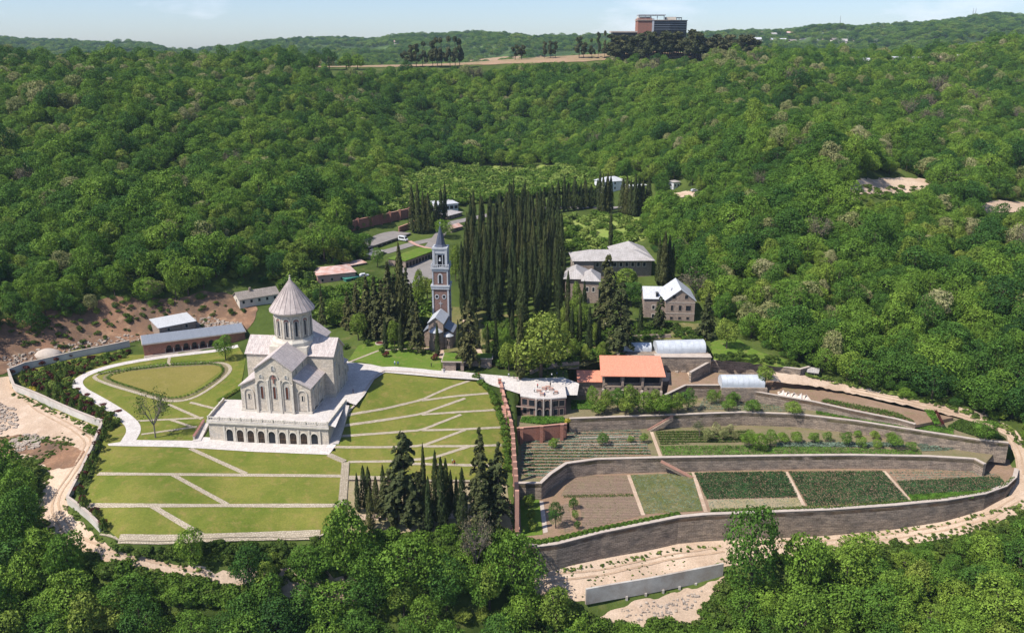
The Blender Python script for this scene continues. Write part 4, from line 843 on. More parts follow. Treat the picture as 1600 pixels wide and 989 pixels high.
for yy in (4.2, 9.5): blind(WD, yy, .7, 3.2, 6.6, math.pi / 2); win(ch, .5, 2, WD, yy, 3.6, math.pi / 2)
for yy in (4.2, 9.5): blind(0, yy, .7, 3.2, 6.6, -math.pi / 2); win(ch, .5, 2, 0, yy, 3.6, -math.pi / 2)
for yy in (TY1 + 2.2, TY1 + 5.0): win(ch, .6, 2.2, TX1 - .4, yy, 3.0, math.pi / 2)
for sgn in (-1, 1):
    for yy in (3.5, 9.5): win(ch, .6, 1.6, c1 if sgn > 0 else c0, yy, 12.0, sgn * math.pi / 2)
# drum, arcade of the drum, cone
NS = 12; RD = 6.0
mb = MB(); mb.box(cm_ - 6.3, cm_ + 6.3, XC - 6.3, XC + 6.3, 14, 17.2); mb.lathe([(7.1, 17.0), (7.1, 18.4), (6.5, 19.2), (6.3, 19.21), (6.3, 19.6)], NS, cm_, XC, math.pi / NS); mb.build('drum_base', M['limestone_trim'], ch)
mb = MB(); mb.lathe([(RD, 19.3), (RD, 27.9)], NS, cm_, XC, math.pi / NS); drum = mb.build('drum', M['limestone'], ch)
ap = RD * math.cos(math.pi / NS)
for i in range(NS):
    a = 2 * math.pi * i / NS; x = cm_ + ap * math.sin(a); y = XC - ap * math.cos(a)
    win(drum, .62, 5.0, x, y, 20.6, a, frame_m='arch_stone', fw=.12, label=None)
    mb = MB(); ao = [(1.25 * math.cos(math.pi * q / 8), 1.25 * math.sin(math.pi * q / 8)) for q in range(9)]; ai = [(.8 * math.cos(math.pi * q / 8), .8 * math.sin(math.pi * q / 8)) for q in range(9)]; onface(mb, ao + ai[::-1], x, y, 25.0, .1, a); mb.build('red_arch', M['pink_stone'], drum)
    mb = MB(); ringpoly(mb, arch_poly(2.5, 6.9), arch_poly(1.75, 6.5), x, y, 20.0, .26, a); mb.build('drum_arch', M['limestone_trim'], drum)
mb = MB(); mb.lathe([(6.2, 27.7), (6.9, 28.15), (6.9, 28.5)], NS * 2, cm_, XC, 0); mb.build('cornice', M['limestone_trim'], ch)
mb = MB(); mb.lathe([(7.35, 28.3), (7.35, 28.65), (4.9, 31.9), (2.45, 35.2), (.35, 38.2)], 24, cm_, XC, 0); cone = mb.build('cone_roof', M['cone_roof'], ch)
mb = MB()
for i in range(24):
    a = 2 * math.pi * i / 24; mb.tube((cm_ + 7.35 * math.cos(a), XC + 7.35 * math.sin(a), 28.68), (cm_ + .35 * math.cos(a), XC + .35 * math.sin(a), 38.2), .09, .04, 4)
mb.build('roof_rib', M['cone_roof'], cone)
mb = MB(); mb.lathe([(.42, 38.0), (.3, 38.4), (.4, 38.7), (.1, 39.0)], 8, cm_, XC); mb.box(cm_ - .08, cm_ + .08, XC - .08, XC + .08, 38.9, 39.9); mb.box(cm_ - .32, cm_ + .32, XC - .07, XC + .07, 39.4, 39.55); mb.build('finial_cross', M['limestone_trim'], ch)
# ---- arcaded terrace below it
pA, pB, pC, pD = [Vector(p) for p in PLATw]; rz2 = math.atan2((pB - pA).y, (pB - pA).x); Lw = (pB - pA).length
tr = thing('arcaded_terrace', 'pale stone platform with nine arched doors and a balustrade under the cathedral', 'terrace', (pA.x, pA.y, 0), rz2)
def loc(p, o, r): d = Vector(p) - Vector(o); return (d.x * math.cos(r) + d.y * math.sin(r), -d.x * math.sin(r) + d.y * math.cos(r))
oc, od = loc(pC, (pA.x, pA.y, 0), rz2), loc(pD, (pA.x, pA.y, 0), rz2)
mb = MB(); outl = [(0, 0), (Lw, 0), oc, od]; mb.prism(outl, -10.5, -.45); mb.build('walls', M['limestone'], tr)
mb = MB(); mb.prism([(-.35, -.35), (Lw + .35, -.35), (oc[0] + .35, oc[1]), (od[0] - .35, od[1])], -.448, 0); mb.build('floor_slab', M['plaza'], tr)
na = 9; pitch = Lw * .80 / 9; xs0 = Lw * .13
for i in range(na):
    x = xs0 + pitch * (i + .5); mb = MB(); P0 = arch_poly(2.15, 4.1); ringpoly(mb, arch_poly(2.75, 4.45), P0, x, 0, -6.9, .22, 0); d = mb.build('door', M['limestone_trim'], tr)
    mb = MB(); onface(mb, P0, x, 0, -6.9, .02, 0, .02); mb.build('dark_opening', M['window'] if i in (0, 4, 8) else M['dark'], d)
    if i not in (0, 4, 8): mb = MB(); [mb.box(x - .95 + k * .48, x - .87 + k * .48, -.14, -.06, -6.9, -3.9) for k in range(5)]; mb.box(x - 1, x + 1, -.16, -.145, -5.3, -5.15); mb.build('door_leaf', M['wood'], d)
for i in range(na + 1):
    x = xs0 + pitch * i; mb = MB(); mb.box(x - .28, x + .28, -.32, .02, -7.5, -1.9); mb.build('pilaster', M['limestone_trim'], tr)
mb = MB(); mb.box(-.4, Lw + .4, -.5, 0, -1.0, -.46); mb.build('cornice', M['limestone_trim'], tr)
def balus(p, q, lab=None, solid=False):
    p = Vector(p); q = Vector(q); d = (q - p); Ln = d.length; d.normalize(); nn = Vector((-d.y, d.x)); mb = MB()
    def bx(s0, s1, w, z0, z1):
        c = [p + d * s0 + nn * w, p + d * s0 - nn * w, p + d * s1 - nn * w, p + d * s1 + nn * w]; mb.prism([(v.x, v.y) for v in c], z0, z1)
    bx(0, Ln, .2, .0, .16); bx(0, Ln, .22, .88, 1.05)
    if solid: bx(0, Ln, .15, .16, .88)
    else:
        s = .3
        while s < Ln: bx(s - .1, s + .1, .09, .161, .879); s += .55
    n = max(2, int(Ln / 3.4))
    for i in range(n + 1): bx(Ln * i / n - .22, Ln * i / n + .22, .27, .002, 1.22)
    return mb.build('balustrade', M['limestone_trim'], tr)
balus((.1, 0), (Lw - .1, 0)); balus((Lw, 0), (Lw + (oc[0] - Lw) * .97, oc[1] * .97), solid=True); balus((0, .2), (od[0] * .9, od[1] * .9), solid=True)
# left side stair of the terrace
t = steps('stone_steps', G(322, 664) + Vector((0, 0, .5)), G(308, 690), 2.2, 20, 'plaza', 'short stone steps at the left end of the arcaded terrace')
a, b = G(318, 662), G(302, 688); wall('stair_wall', 'sloping stone parapet of the steps left of the arcaded terrace', [a, b], lambda x, y: h1(x, y) + 1.3, lambda x, y: h1(x, y) - 1, .5, 'limestone', 'pink_stone', rail=.1)
# ---- bell tower
bx_, by_ = W(691, 490, 3).x, 325; pt = WY(691, 494, 325)
tw = thing('bell_tower', 'tall slim brick and white bell tower with a dark pointed spire', 'tower', (pt.x, 325, 1.5), R(-4)); tw.scale = (.9, .9, 1)
mb = MB(); mb.box(-3.4, 3.4, -3.4, 3.4, 0, 20); mb.build('lower_storey', M['towerbrick'], tw)
mb = MB()
for sx in (-1, 1):
    for sy in (-1, 1): mb = MB(); mb.box(sx * 3.3 - .35, sx * 3.3 + .35, sy * 3.3 - .35, sy * 3.3 + .35, 0, 19.6); mb.build('corner_pilaster', M['shade_toned_white'], tw)
mb = MB(); mb.box(-3.9, 3.9, -3.9, 3.9, 19.6, 20.6); mb.box(-4.1, 4.1, -4.1, 4.1, 20.602, 21.2); mb.build('cornice', M['shade_toned_white'], tw)
mb = MB(); mb.box(-3.2, 3.2, -3.2, 3.2, 21.1, 27.2); mb.build('middle_storey', M['towerbrick'], tw)
mb = MB()
for sx in (-1, 1):
    for sy in (-1, 1): mb = MB(); mb.box(sx * 3.15 - .25, sx * 3.15 + .25, sy * 3.15 - .25, sy * 3.15 + .25, 21.2, 27); mb.build('corner_pilaster', M['shade_toned_white'], tw)
mb = MB(); mb.box(-3.5, 3.5, -3.5, 3.5, 26.6, 27.6); mb.box(-3.9, 3.9, -3.9, 3.9, 27.602, 28.2); mb.build('balcony', M['shade_toned_white'], tw)
mb = MB()
for a4 in range(4):
    c, s_ = [(1, 0), (0, 1), (-1, 0), (0, -1)][a4]
    for u in np.linspace(-3.6, 3.6, 9):
        x, y = (c * 3.7 - s_ * u, s_ * 3.7 + c * u); mb.box(x - .12, x + .12, y - .12, y + .12, 28.2, 29.2)
mb.box(-3.85, 3.85, -3.85, -3.6, 29.202, 29.4); mb.box(-3.85, 3.85, 3.6, 3.85, 29.202, 29.4); mb.box(-3.85, -3.6, -3.599, 3.599, 29.202, 29.4); mb.box(3.6, 3.85, -3.599, 3.599, 29.202, 29.4)
mb.build('balustrade', M['shade_toned_white'], tw)
bf = MB(); w_ = 2.65
for sx in (-1, 1):
    for sy in (-1, 1): bf.box(sx * w_ - .5, sx * w_ + .5, sy * w_ - .5, sy * w_ + .5, 28.2, 35.2)
for a4 in range(4):
    ang = a4 * math.pi / 2
    for u in (-1.15, 1.15):
        x, y = (u * math.cos(ang) + w_ * math.sin(ang), u * math.sin(ang) - w_ * math.cos(ang)); bf.lathe([(.2, 28.2), (.2, 33)], 8, x, y)
bf.box(-3.0, 3.0, -3.0, 3.0, 33.6, 35.19); bf.box(-2.6, 2.6, -2.6, -2.3, 33, 33.6); bf.box(-3.3, 3.3, -3.3, 3.3, 35.2, 35.9); belf = bf.build('belfry', M['shade_toned_white'], tw)
mb = MB(); mb.box(-1.7, 1.7, -1.7, 1.7, 28.2, 33.6); mb.build('belfry_core', M['window'], tw)
mb = MB(); mb.lathe([(.05, 31.9), (.3, 31.8), (.38, 31.2), (.6, 30.6)][::-1], 10, 0, -2.3); mb.build('bell', M['steel'], tw)
for a4 in range(4):
    ang = a4 * math.pi / 2
    for u in (-1.55, 1.55):
        x, y = (u * math.cos(ang) + 3.4 * math.sin(ang), u * math.sin(ang) - 3.4 * math.cos(ang)); mb = MB(); n = 12
        ringpoly(mb, [(.95 * math.cos(2 * math.pi * i / n), .95 * math.sin(2 * math.pi * i / n)) for i in range(n)], [(.62 * math.cos(2 * math.pi * i / n), .62 * math.sin(2 * math.pi * i / n)) for i in range(n)], x, y, 16.6, .15, ang); f = mb.build('round_window', M['shade_toned_white'], tw)
        mb = MB(); onface(mb, [(.62 * math.cos(2 * math.pi * i / n), .62 * math.sin(2 * math.pi * i / n)) for i in range(n)], x, y, 16.6, .02, ang, .02); mb.build('pane', M['window'], f)
    fx, fy = 3.2 * math.sin(ang), -3.2 * math.cos(ang); win(tw, 1.1, 3.4, fx, fy, 21.9, ang, frame_m='shade_toned_white', fw=.5); mb = MB()
    fx2, fy2 = 3.4 * math.sin(ang), -3.4 * math.cos(ang); onface(mb, [(-.1, -1.3), (.1, -1.3), (.1, 1.3), (-.1, 1.3)], fx2, fy2, 13.6, .1, ang); onface(mb, [(-.8, .2), (.8, .2), (.8, .42), (-.8, .42)], fx2, fy2, 13.6, .12, ang); mb.build('cross_relief', M['shade_toned_white'], tw)
    win(tw, .9, 2.6, fx2, fy2, 7.5, ang, frame_m='shade_toned_white', fw=.3)
sp = MB(); sp.lathe([(2.9, 35.9), (2.1, 36.7), (1.45, 39.2), (.06, 44.3)], 8, 0, 0, math.pi / 8); sp.build('spire', M['greypaintroof'], tw, smooth=False)
mb = MB(); mb.box(-.06, .06, -.06, .06, 44.2, 45.6); mb.box(-.35, .35, -.05, .05, 44.9, 45.05); mb.build('finial_cross', M['steel'], tw)
# ---- the old small church in front of the tower
A = W(664, 549, 1.0); B = W(706, 549, 1.0)
oc_ = thing('old_church', 'small old grey roofed brick church with round apses in front of the bell tower', 'church', A, R(-6)); w = (B - A).length; print('old church w', w)
mb = MB(); mb.box(1.0, 6.6, 3, 14, 0, 10.3); mb.xprism([(1.0, 10.298), (6.6, 10.298), (3.8, 12.4)], 3.02, 14); mb.box(6.4, 9.9, 5, 13.5, 0, 6.4); mb.box(-1.2, 1.2, 5, 13.5, 0, 6.4)
mb.lathe([(2.4, 0), (2.4, 7.0)], 14, 3.8, 3.2); mb.lathe([(1.9, 0), (1.9, 4.9)], 12, 8.1, 5.0); mb.build('walls', M['oldbrick'], oc_)
for q, nm in (([(.6, 2.6, 10.3), (.6, 14.4, 10.3), (3.8, 14.4, 12.75), (3.8, 2.6, 12.75)], 0), ([(7.0, 2.6, 10.3), (7.0, 14.4, 10.3), (3.8, 14.4, 12.75), (3.8, 2.6, 12.75)], 0), ([(10.2, 4.7, 6.3), (10.2, 13.9, 6.3), (6.6, 13.9, 8.4), (6.6, 4.7, 8.4)], 1), ([(-1.5, 4.7, 6.3), (-1.5, 13.9, 6.3), (1.0, 13.9, 8.2), (1.0, 4.7, 8.2)], 1)):
    mb = MB(); mb.slab(q, .2); mb.build('roof', M['shade_toned_white'] if nm == 0 else M['blueroof'], oc_)
mb = MB(); mb.lathe([(2.75, 7.0), (2.75, 7.15), (.1, 9.1)], 14, 3.8, 3.2); mb.build('apse_roof', M['shade_toned_white'], oc_)
mb = MB(); mb.lathe([(2.2, 4.9), (2.2, 5.05), (.1, 6.5)], 12, 8.1, 5.0); mb.build('apse_roof', M['shade_toned_white'], oc_)
win(oc_, .6, 2.4, 3.8, .82, 2.6, 0, frame_m='oldbrick'); win(oc_, .5, 1.6, 8.1, 3.12, 2.0, 0, frame_m='oldbrick'); win(oc_, .6, 1.6, 10 - .1, 8.5, 3, math.pi / 2, frame_m='oldbrick')

def house(name, label, a, b, z, dep, hw, rise, wm, rm, cat='house', wins=(3, 1), ridge='x', over=.5, hip=False, zbelow=3, sidewins=1, wh=1.3, ww=1.0, win_m='window', roofth=.25, chim=0, arch=False, fm='limestone_trim'):
    A, r, w = frame(a, b, z); t = thing(name, label, cat, A, r); mb = MB(); mb.box(0, w, 0, dep, -zbelow, hw)
    if rise and not hip:
        if ridge == 'x': mb.yprism([(0, hw - .002), (dep, hw - .002), (dep / 2, hw + rise)], .02, w - .02)
        elif ridge == 'y': mb.xprism([(0, hw - .002), (w, hw - .002), (w / 2, hw + rise)], .02, dep - .02)
        elif ridge == 'mono': mb.yprism([(0, hw - .002), (dep, hw - .002), (dep, hw + rise)], .02, w - .02)
    mb.build('walls', M[wm], t); Q = []; o = over; u = roofth
    if hip:
        i_ = min(w, dep) / 2; z0 = hw - o * rise / i_ + u; z1 = hw + rise + u; e4 = [(-o, -o, z0), (w + o, -o, z0), (w + o, dep + o, z0), (-o, dep + o, z0)]
        if w >= dep: p, q = (i_, dep / 2, z1), (w - i_, dep / 2, z1); Q = [[e4[0], e4[1], q, p], [e4[2], e4[3], p, q], [e4[1], e4[2], q], [e4[3], e4[0], p]]
        else: p, q = (w / 2, i_, z1), (w / 2, dep - i_, z1); Q = [[e4[0], e4[1], p], [e4[1], e4[2], q, p], [e4[2], e4[3], q], [e4[3], e4[0], p, q]]
    elif ridge == 'x' and rise:
        k = rise / (dep / 2); Q = [[(-o, -o, hw - o * k + u), (w + o, -o, hw - o * k + u), (w + o, dep / 2, hw + rise + u), (-o, dep / 2, hw + rise + u)], [(-o, dep + o, hw - o * k + u), (w + o, dep + o, hw - o * k + u), (w + o, dep / 2, hw + rise + u), (-o, dep / 2, hw + rise + u)]]
    elif ridge == 'y' and rise:
        k = rise / (w / 2); Q = [[(-o, -o, hw - o * k + u), (w / 2, -o, hw + rise + u), (w / 2, dep + o, hw + rise + u), (-o, dep + o, hw - o * k + u)], [(w + o, -o, hw - o * k + u), (w / 2, -o, hw + rise + u), (w / 2, dep + o, hw + rise + u), (w + o, dep + o, hw - o * k + u)]]
    else:
        k = rise / dep; Q = [[(-o, -o, hw - o * k + u), (w + o, -o, hw - o * k + u), (w + o, dep + o, hw + rise + o * k + u), (-o, dep + o, hw + rise + o * k + u)]]
    for q in Q: mb = MB(); mb.slab(q, u * .8); mb.build('roof', M[rm], t)
    nx, nz = wins
    for j in range(nz):
        for i in range(nx): win(t, ww, wh, w * (i + .5) / nx, 0, hw / nz * (j + .38), 0, arch, fm, win_m, .1, out=.08)
        for i in range(sidewins):
            yy = dep * (i + .5) / sidewins; win(t, ww, wh, 0, yy, hw / nz * (j + .38), -math.pi / 2, arch, fm, win_m, .1, out=.08); win(t, ww, wh, w, yy, hw / nz * (j + .38), math.pi / 2, arch, fm, win_m, .1, out=.08)
    for c in range(chim): mb = MB(); mb.box(w * .35 - .4, w * .35 + .4, dep * .4, dep * .4 + .8, hw, hw + rise + 1.4); mb.build('chimney', M['oldbrick'], t)
    return t, w
# brick arcade building at the left
A, r, w = frame((226, 557), (384, 536), -2.4); print('arcade w', w)
ar = thing('brick_arcade_building', 'long low red brick building with round arches left of the cathedral', 'building', A, r)
dpt = 11
mb = MB(); mb.box(0, w * .2, 0, dpt, -1.5, 4.6); mb.box(w * .2 - .1, w, 2.2, dpt, -1.5, 4.6); mb.box(w * .2, w, 0, 2.2, -1.5, .3); mb.build('walls', M['brick'], ar)
n = 7; x0 = w * .2; x1 = w * .78; pw = (x1 - x0) / n; mb = MB()
for i in range(n):   # spandrels with round openings
    xc = x0 + pw * (i + .5); r_ = pw * .36; out = [(x0 + pw * i, 3.0)] + [(xc - r_ * math.cos(math.pi * k / 10), 2.1 + r_ * math.sin(math.pi * k / 10)) for k in range(11)] + [(x0 + pw * (i + 1), 3.0), (x0 + pw * (i + 1), 4.6), (x0 + pw * i, 4.6)]
    out = [(x0 + pw * i, 2.1)] + out[1:12] + [(x0 + pw * (i + 1), 2.1), (x0 + pw * (i + 1), 4.6), (x0 + pw * i, 4.6)]
    k_ = len(out); mb.add([(a_, .0, b_) for a_, b_ in out] + [(a_, .5, b_) for a_, b_ in out], [tuple(range(k_)), tuple(range(2 * k_ - 1, k_ - 1, -1))] + [(q, k_ + q, k_ + (q + 1) % k_, (q + 1) % k_) for q in range(k_)])
mb.box(x1, w, 0, .5, .3, 4.6); mb.build('arcade', M['brick'], ar)
for i in range(n + 1): mb = MB(); mb.lathe([(.3, .3), (.22, .5), (.2, 1.8), (.34, 2.1)], 8, x0 + pw * i, .25); mb.build('column', M['coping'], ar)
for i in range(n): mb = MB(); mb.box(x0 + pw * (i + .5) - .8, x0 + pw * (i + .5) + .8, 2.1, 2.17, .35, 2.9); mb.build('door', M['window'], ar)
mb = MB(); mb.box(-.5, w + .5, -.7, dpt + .5, 4.6, 4.95); rf = mb.build('roof_edge', M['coping'], ar); mb = MB(); mb.box(-.3, w + .3, -.5, dpt + .3, 4.952, 5.1); mb.build('roof', M['blueroof'], ar)
for yy in (3, 6.5): win(ar, .9, 1.7, 0, yy, 1.6, -math.pi / 2, False, 'brick', out=.06)
mb = MB(); mb.box(-.3, w * .98, -1.6, -.02, -1.5, -.1); mb.box(-.1, w * .98, -.9, -.03, -.098, .25); mb.build('front_step', M['coping'], ar)
# sheds and houses
house('shed', 'long white metal roofed shed behind the brick arcade building', (250, 524), (306, 513), 1.2, 10, 3.0, 1.0, 'oldbrick', 'whiteroof', 'shed', (2, 1), 'mono', sidewins=0)
house('long_house', 'long single storey house with a weathered grey brown roof on the left bank', (375, 480), (436, 470), 6.2, 8, 3.2, 2.2, 'cream', 'oldroof', 'house', (5, 1), chim=1)
house('brick_house', 'salmon walled house with a rust stained pinkish roof behind the cathedral dome', (497, 447), (556, 441), 7.2, 15, 4.8, 1.6, 'pinkpaving', 'rustyroof', 'house', (4, 1), hip=True, chim=0)
house('lean_to', 'brown flat roofed lean-to behind the rust stained roof', (545, 424), (572, 419), 9, 5, 2.6, .4, 'oldbrick', 'rustyroof', 'shed', (1, 1), 'mono', sidewins=0)
house('canopy', 'small green metal canopy right of the salmon walled house', (541, 444), (560, 440), 7.4, 3, 2.2, .3, 'green_metal', 'green_metal', 'canopy', (1, 1), 'mono', sidewins=0)
house('lean_to', 'small grey roofed outbuilding below the parking deck', (585, 408), (600, 400), 10.5, 6, 2.6, .4, 'oldbrick', 'greyroof', 'shed', (1, 1), 'mono', sidewins=0)
# parking deck over garages and its brick walls
A, r, w = frame((574, 398), (640, 375), 10.8)
pd = thing('garage_deck', 'long flat paved garage deck with dark openings behind the trees, left of the white van', 'garage', A, r); dk = MB(); dk.box(0, w, 0, 13, -2, 3.4); dk.build('walls', M['oldbrick'], pd); mb = MB(); mb.box(-.6, w + .6, -.8, 13.5, 3.402, 3.8); mb.build('roof_deck', M['asphalt'], pd)
for i in range(9): mb = MB(); mb.box(w * (i + .15) / 9, w * (i + .85) / 9, -.06, .02, .1, 2.7); mb.build('garage_door', M['dark'], pd)
A, r, w = frame((634, 420), (682, 402), 9.8)
g2 = thing('garage_row', 'grass roofed row of garages with dark doors above the forecourt', 'garage', A, r); mb = MB(); mb.box(0, w, 0, 10, -2, 3.6); mb.build('walls', M['oldbrick'], g2); mb = MB(); mb.box(-.3, w + .3, -.3, 10.3, 3.602, 3.95); mb.build('turf_roof', M['lushgrass'], g2)
for i in range(10): mb = MB(); mb.box(w * (i + .2) / 10, w * (i + .8) / 10, -.06, .02, .1, 2.6); mb.build('garage_door', M['dark'], g2)
bw = [G(a, b) for a, b in ((545, 364), (560, 358), (582, 353), (610, 347), (640, 340))]
t = wall('brick_wall', 'long dark red brick wall with stepped piers behind the garage deck', bw, lambda x, y: h1(x, y) + 5, lambda x, y: h1(x, y) - 2, .7, 'brick', 'brickcap', rail=.1)
for q in resample(bw, 7): p = Vector((q.x, q.y, h1(q.x, q.y))) - t.location; mb = MB(); mb.box(p.x - .7, p.x + .7, p.y - 1.2, p.y + .1, p.z - 3, p.z + 5.9 - 0); mb.build('pier', M['brick'], t)
wall('brick_wall', 'short dark red brick wall by the tall cypresses, right of the garage deck', [G(a, b) for a, b in ((624, 364), (640, 358), (652, 352))], lambda x, y: h1(x, y) + 3, lambda x, y: h1(x, y) - 2, .6, 'brick', 'brickcap', rail=.1)
structure(ribbon('pink_pavement', GP([(640, 378), (650, 384), (664, 388), (684, 392)]), 2.2, 'pinkpaving', .45, 1.5, smooth=1))
# buildings among the cypresses and behind
house('white_house', 'white flat roofed house with dark window band behind the cypresses, above the bell tower spire', (682, 333), (716, 330), 17, 12, 4.6, .4, 'whitepaint', 'whiteroof', 'house', (5, 1), 'mono', wh=1.8, ww=2.0)
house('annex', 'low grey roofed annex beside the road right of the spire', (700, 345), (722, 339), 15.6, 8, 2.6, .4, 'oldbrick', 'greyroof', 'building', (3, 1), 'mono')
house('shed', 'low pinkish roofed shed above the bell tower at the edge of the cypress grove', (706, 366), (722, 362), 13, 6, 3, 1.2, 'oldbrick', 'rustyroof', 'shed', (1, 1))
house('white_house', 'white house with a pale blue hipped roof among the farthest cypresses', (943, 300), (978, 297), 22, 11, 6.2, 2.2, 'whitepaint', 'whiteroof', 'house', (3, 2), hip=True)
house('white_shed', 'low white roofed shed between two far groups of cypresses', (983, 299), (1010, 297), 22.2, 6, 3, .4, 'cream', 'whiteroof', 'shed', (2, 1), 'mono')
house('roadside_stall', 'small pale building among trees right of the far cypresses', (1052, 296), (1062, 295), 25, 5, 4.2, .3, 'whitepaint', 'greyroof', 'hut', (2, 1), 'mono')
# big grey roofed convent
A, r, w = frame((897, 437), (1022, 424), 9.5)
cv = thing('convent_building', 'large stone building with broad light grey hipped roofs among the tall trees', 'building', A, R(2)); print('convent w', w)
mb = MB(); mb.box(3, 36, 4, 17, -1, 8.2); mb.box(0, 9, 2, 18, -1, 8.21); mb.box(20, 36, 10, 30, -1, 8.22); mb.build('walls', M['oldbrick'], cv)
def hipr(x0, x1, y0, y1, z, rise, t, m='greyroof'):
    w_, d_ = x1 - x0, y1 - y0; i_ = min(w_, d_) / 2; e4 = [(x0, y0, z), (x1, y0, z), (x1, y1, z), (x0, y1, z)]
    if w_ >= d_: p, q = (x0 + i_, y0 + d_ / 2, z + rise), (x1 - i_, y0 + d_ / 2, z + rise); Q = [[e4[0], e4[1], q, p], [e4[2], e4[3], p, q], [e4[1], e4[2], q], [e4[3], e4[0], p]]
    else: p, q = (x0 + w_ / 2, y0 + i_, z + rise), (x0 + w_ / 2, y1 - i_, z + rise); Q = [[e4[0], e4[1], p], [e4[1], e4[2], q, p], [e4[2], e4[3], q], [e4[3], e4[0], p, q]]
    mb = MB()
    for q in Q: mb.slab(q, .22)
    return mb.build('roof', M[m], t)
hipr(-.8, 37, 1.2, 18.8, 8.25, 3.4, cv); hipr(19.2, 37.01, 9.5, 31, 8.28, 4.6, cv)
for i in range(9): win(cv, 1.2, 1.8, 11 + i * 2.7, 4, 5.0, 0, False, out=.08)
for i in range(5): win(cv, 1.1, 1.6, 0, 4 + i * 3, 5, -math.pi / 2, False, out=.08)
A, r, w = frame((893, 472), (940, 472), 7); cv2 = thing('convent_wing', 'stone wing with a lower light grey hipped roof, half hidden by ivy and conifers', 'building', A, R(-6))
mb = MB(); mb.box(-3, 5.5, 4, 20, -2, 9.2); mb.box(4.6, 11.3, 1, 12, -2, 9.21); mb.build('walls', M['oldbrick'], cv2); hipr(-3.8, 6.4, 3, 21, 9.25, 3.4, cv2); hipr(3.8, 12.1, .2, 14, 9.27, 3.2, cv2)
mb = MB(); mb.box(4.2, 11.6, .8, 12.2, 8.5, 8.9); mb.build('cornice', M['coping'], cv2)
for i in range(2): win(cv2, 1, 1.8, 6.5 + i * 2.6, 1, 4.6, 0, False, out=.08)
# three storey gabled house
A = W(1006, 502, 5.2); B = W(1036, 504, 5.2); C_ = W(1084, 503, 5.2)
gh = thing('stone_house', 'three storey stone house with a white metal roof and a broad gable, lawn in front', 'house', A, R(-3)); gw = (C_ - A).length; f0 = gw * .42; print('gabled w', gw)
mb = MB(); mb.box(0, f0, 2.0, 12.5, -1.5, 9.0); mb.box(f0 - .05, gw, 0, 17, -1.5, 9.0); mb.xprism([(f0 - .05, 8.998), (gw, 8.998), ((f0 + gw) / 2, 13.4)], .02, 17)
mb.yprism([(2, 8.998), (12.5, 8.998), (7.25, 12.4)], .02, f0 + 2); mb.build('walls', M['oldbrick'], gh)
gm = (f0 + gw) / 2; k = 4.4 / (gw - gm)
for sgn, xe in ((-1, f0 - .05), (1, gw)): mb = MB(); mb.slab([(xe + sgn * .5, -.5, 9 - .5 * k + .25), (gm, -.5, 13.65), (gm, 17.5, 13.65), (xe + sgn * .5, 17.5, 9 - .5 * k + .25)], .2); mb.build('roof', M['whiteroof'], gh)
k = 3.4 / 5.25
for y0, sgn in ((2, -1), (12.5, 1)): mb = MB(); mb.slab([(-.5, y0 + sgn * .5, 9 - .5 * k + .25), (f0 + 1.8, y0 + sgn * .5, 9 - .5 * k + .25), (f0 + 3, 7.25, 12.65), (-.5, 7.25, 12.65)], .2); mb.build('roof', M['whiteroof'], gh)
for xx in (-.25, .22): win(gh, 1.3, 1.5, gm + xx * (gw - f0) * .9, 0, 9.6, 0, False, 'oldbrick', out=.1, fw=.15)
for fx, w_ in ((.22, .9), (.5, 1.1), (.78, 2.0)): win(gh, w_, 2.1, f0 + (gw - f0) * fx, 0, 4.7, 0, False, 'oldbrick', out=.1, fw=.15); win(gh, 1.1, 1.1, f0 + (gw - f0) * fx, 0, 1.0, 0, False, 'oldbrick', out=.1, fw=.15)
mb = MB(); mb.box(f0 - .1, gw + .1, -.1, .0, 3.4, 3.65); mb.box(f0 - .1, gw + .1, -.1, 0, 7.9, 8.15); mb.build('string_course', M['coping'], gh)
for zz in (1, 4.6): win(gh, 1.0, 1.5, f0 * .45, 2, zz, 0, False, out=.1)
mb = MB(); mb.box(f0 * .55, f0 * .55 + 1.0, 2.4, 4.6, 9.2, 11.2); mb.build('dormer', M['window'], gh)
# farm building with salmon roof
A, r, w = frame((941, 622), (1031, 618), -7.9); print('salmon w', w)
fb = thing('farm_building', 'stone building with a big salmon coloured metal roof and open upper gallery', 'building', A, R(-2))
mb = MB(); mb.box(0, w, 1.6, 11.5, -1, 8.6); mb.box(0, w, 0, 1.6, -1, 4.6); mb.yprism([(1.6, 8.598), (11.5, 8.598), (11.5, 10.6)], .02, w - .02); mb.build('walls', M['darkstone'], fb)
mb = MB(); mb.slab([(-.9, -1.0, 8.75), (w + .9, -1.0, 8.75), (w + .6, 12.4, 11.6), (-.6, 12.4, 11.6)], .25); mb.build('roof', M['orangeroof'], fb)
for i in range(4): mb = MB(); xx = w * i / 3; mb.box(max(0, xx - .4), min(w, xx + .4), -.15, .5, 4.602, 8.3); mb.build('gallery_pillar', M['oldbrick'], fb)
for i in range(3): mb = MB(); mb.box(w * (i + .12) / 3, w * (i + .88) / 3, 1.5, 1.59, 5.4, 7.9); mb.build('gallery_window', M['window'], fb)
for i in range(11): mb = MB(); mb.box(w * (i + .25) / 11, w * (i + .6) / 11, -.05, .01, 3.5, 4.0); mb.build('vent_opening', M['window'], fb)
for i in range(4): mb = MB(); xx = w * (i + .03) / 3.08; mb.box(xx - .4, xx + .4, -.8, .02, -1, 3.6 - .2 * i); mb.build('buttress', M['coping'], fb)
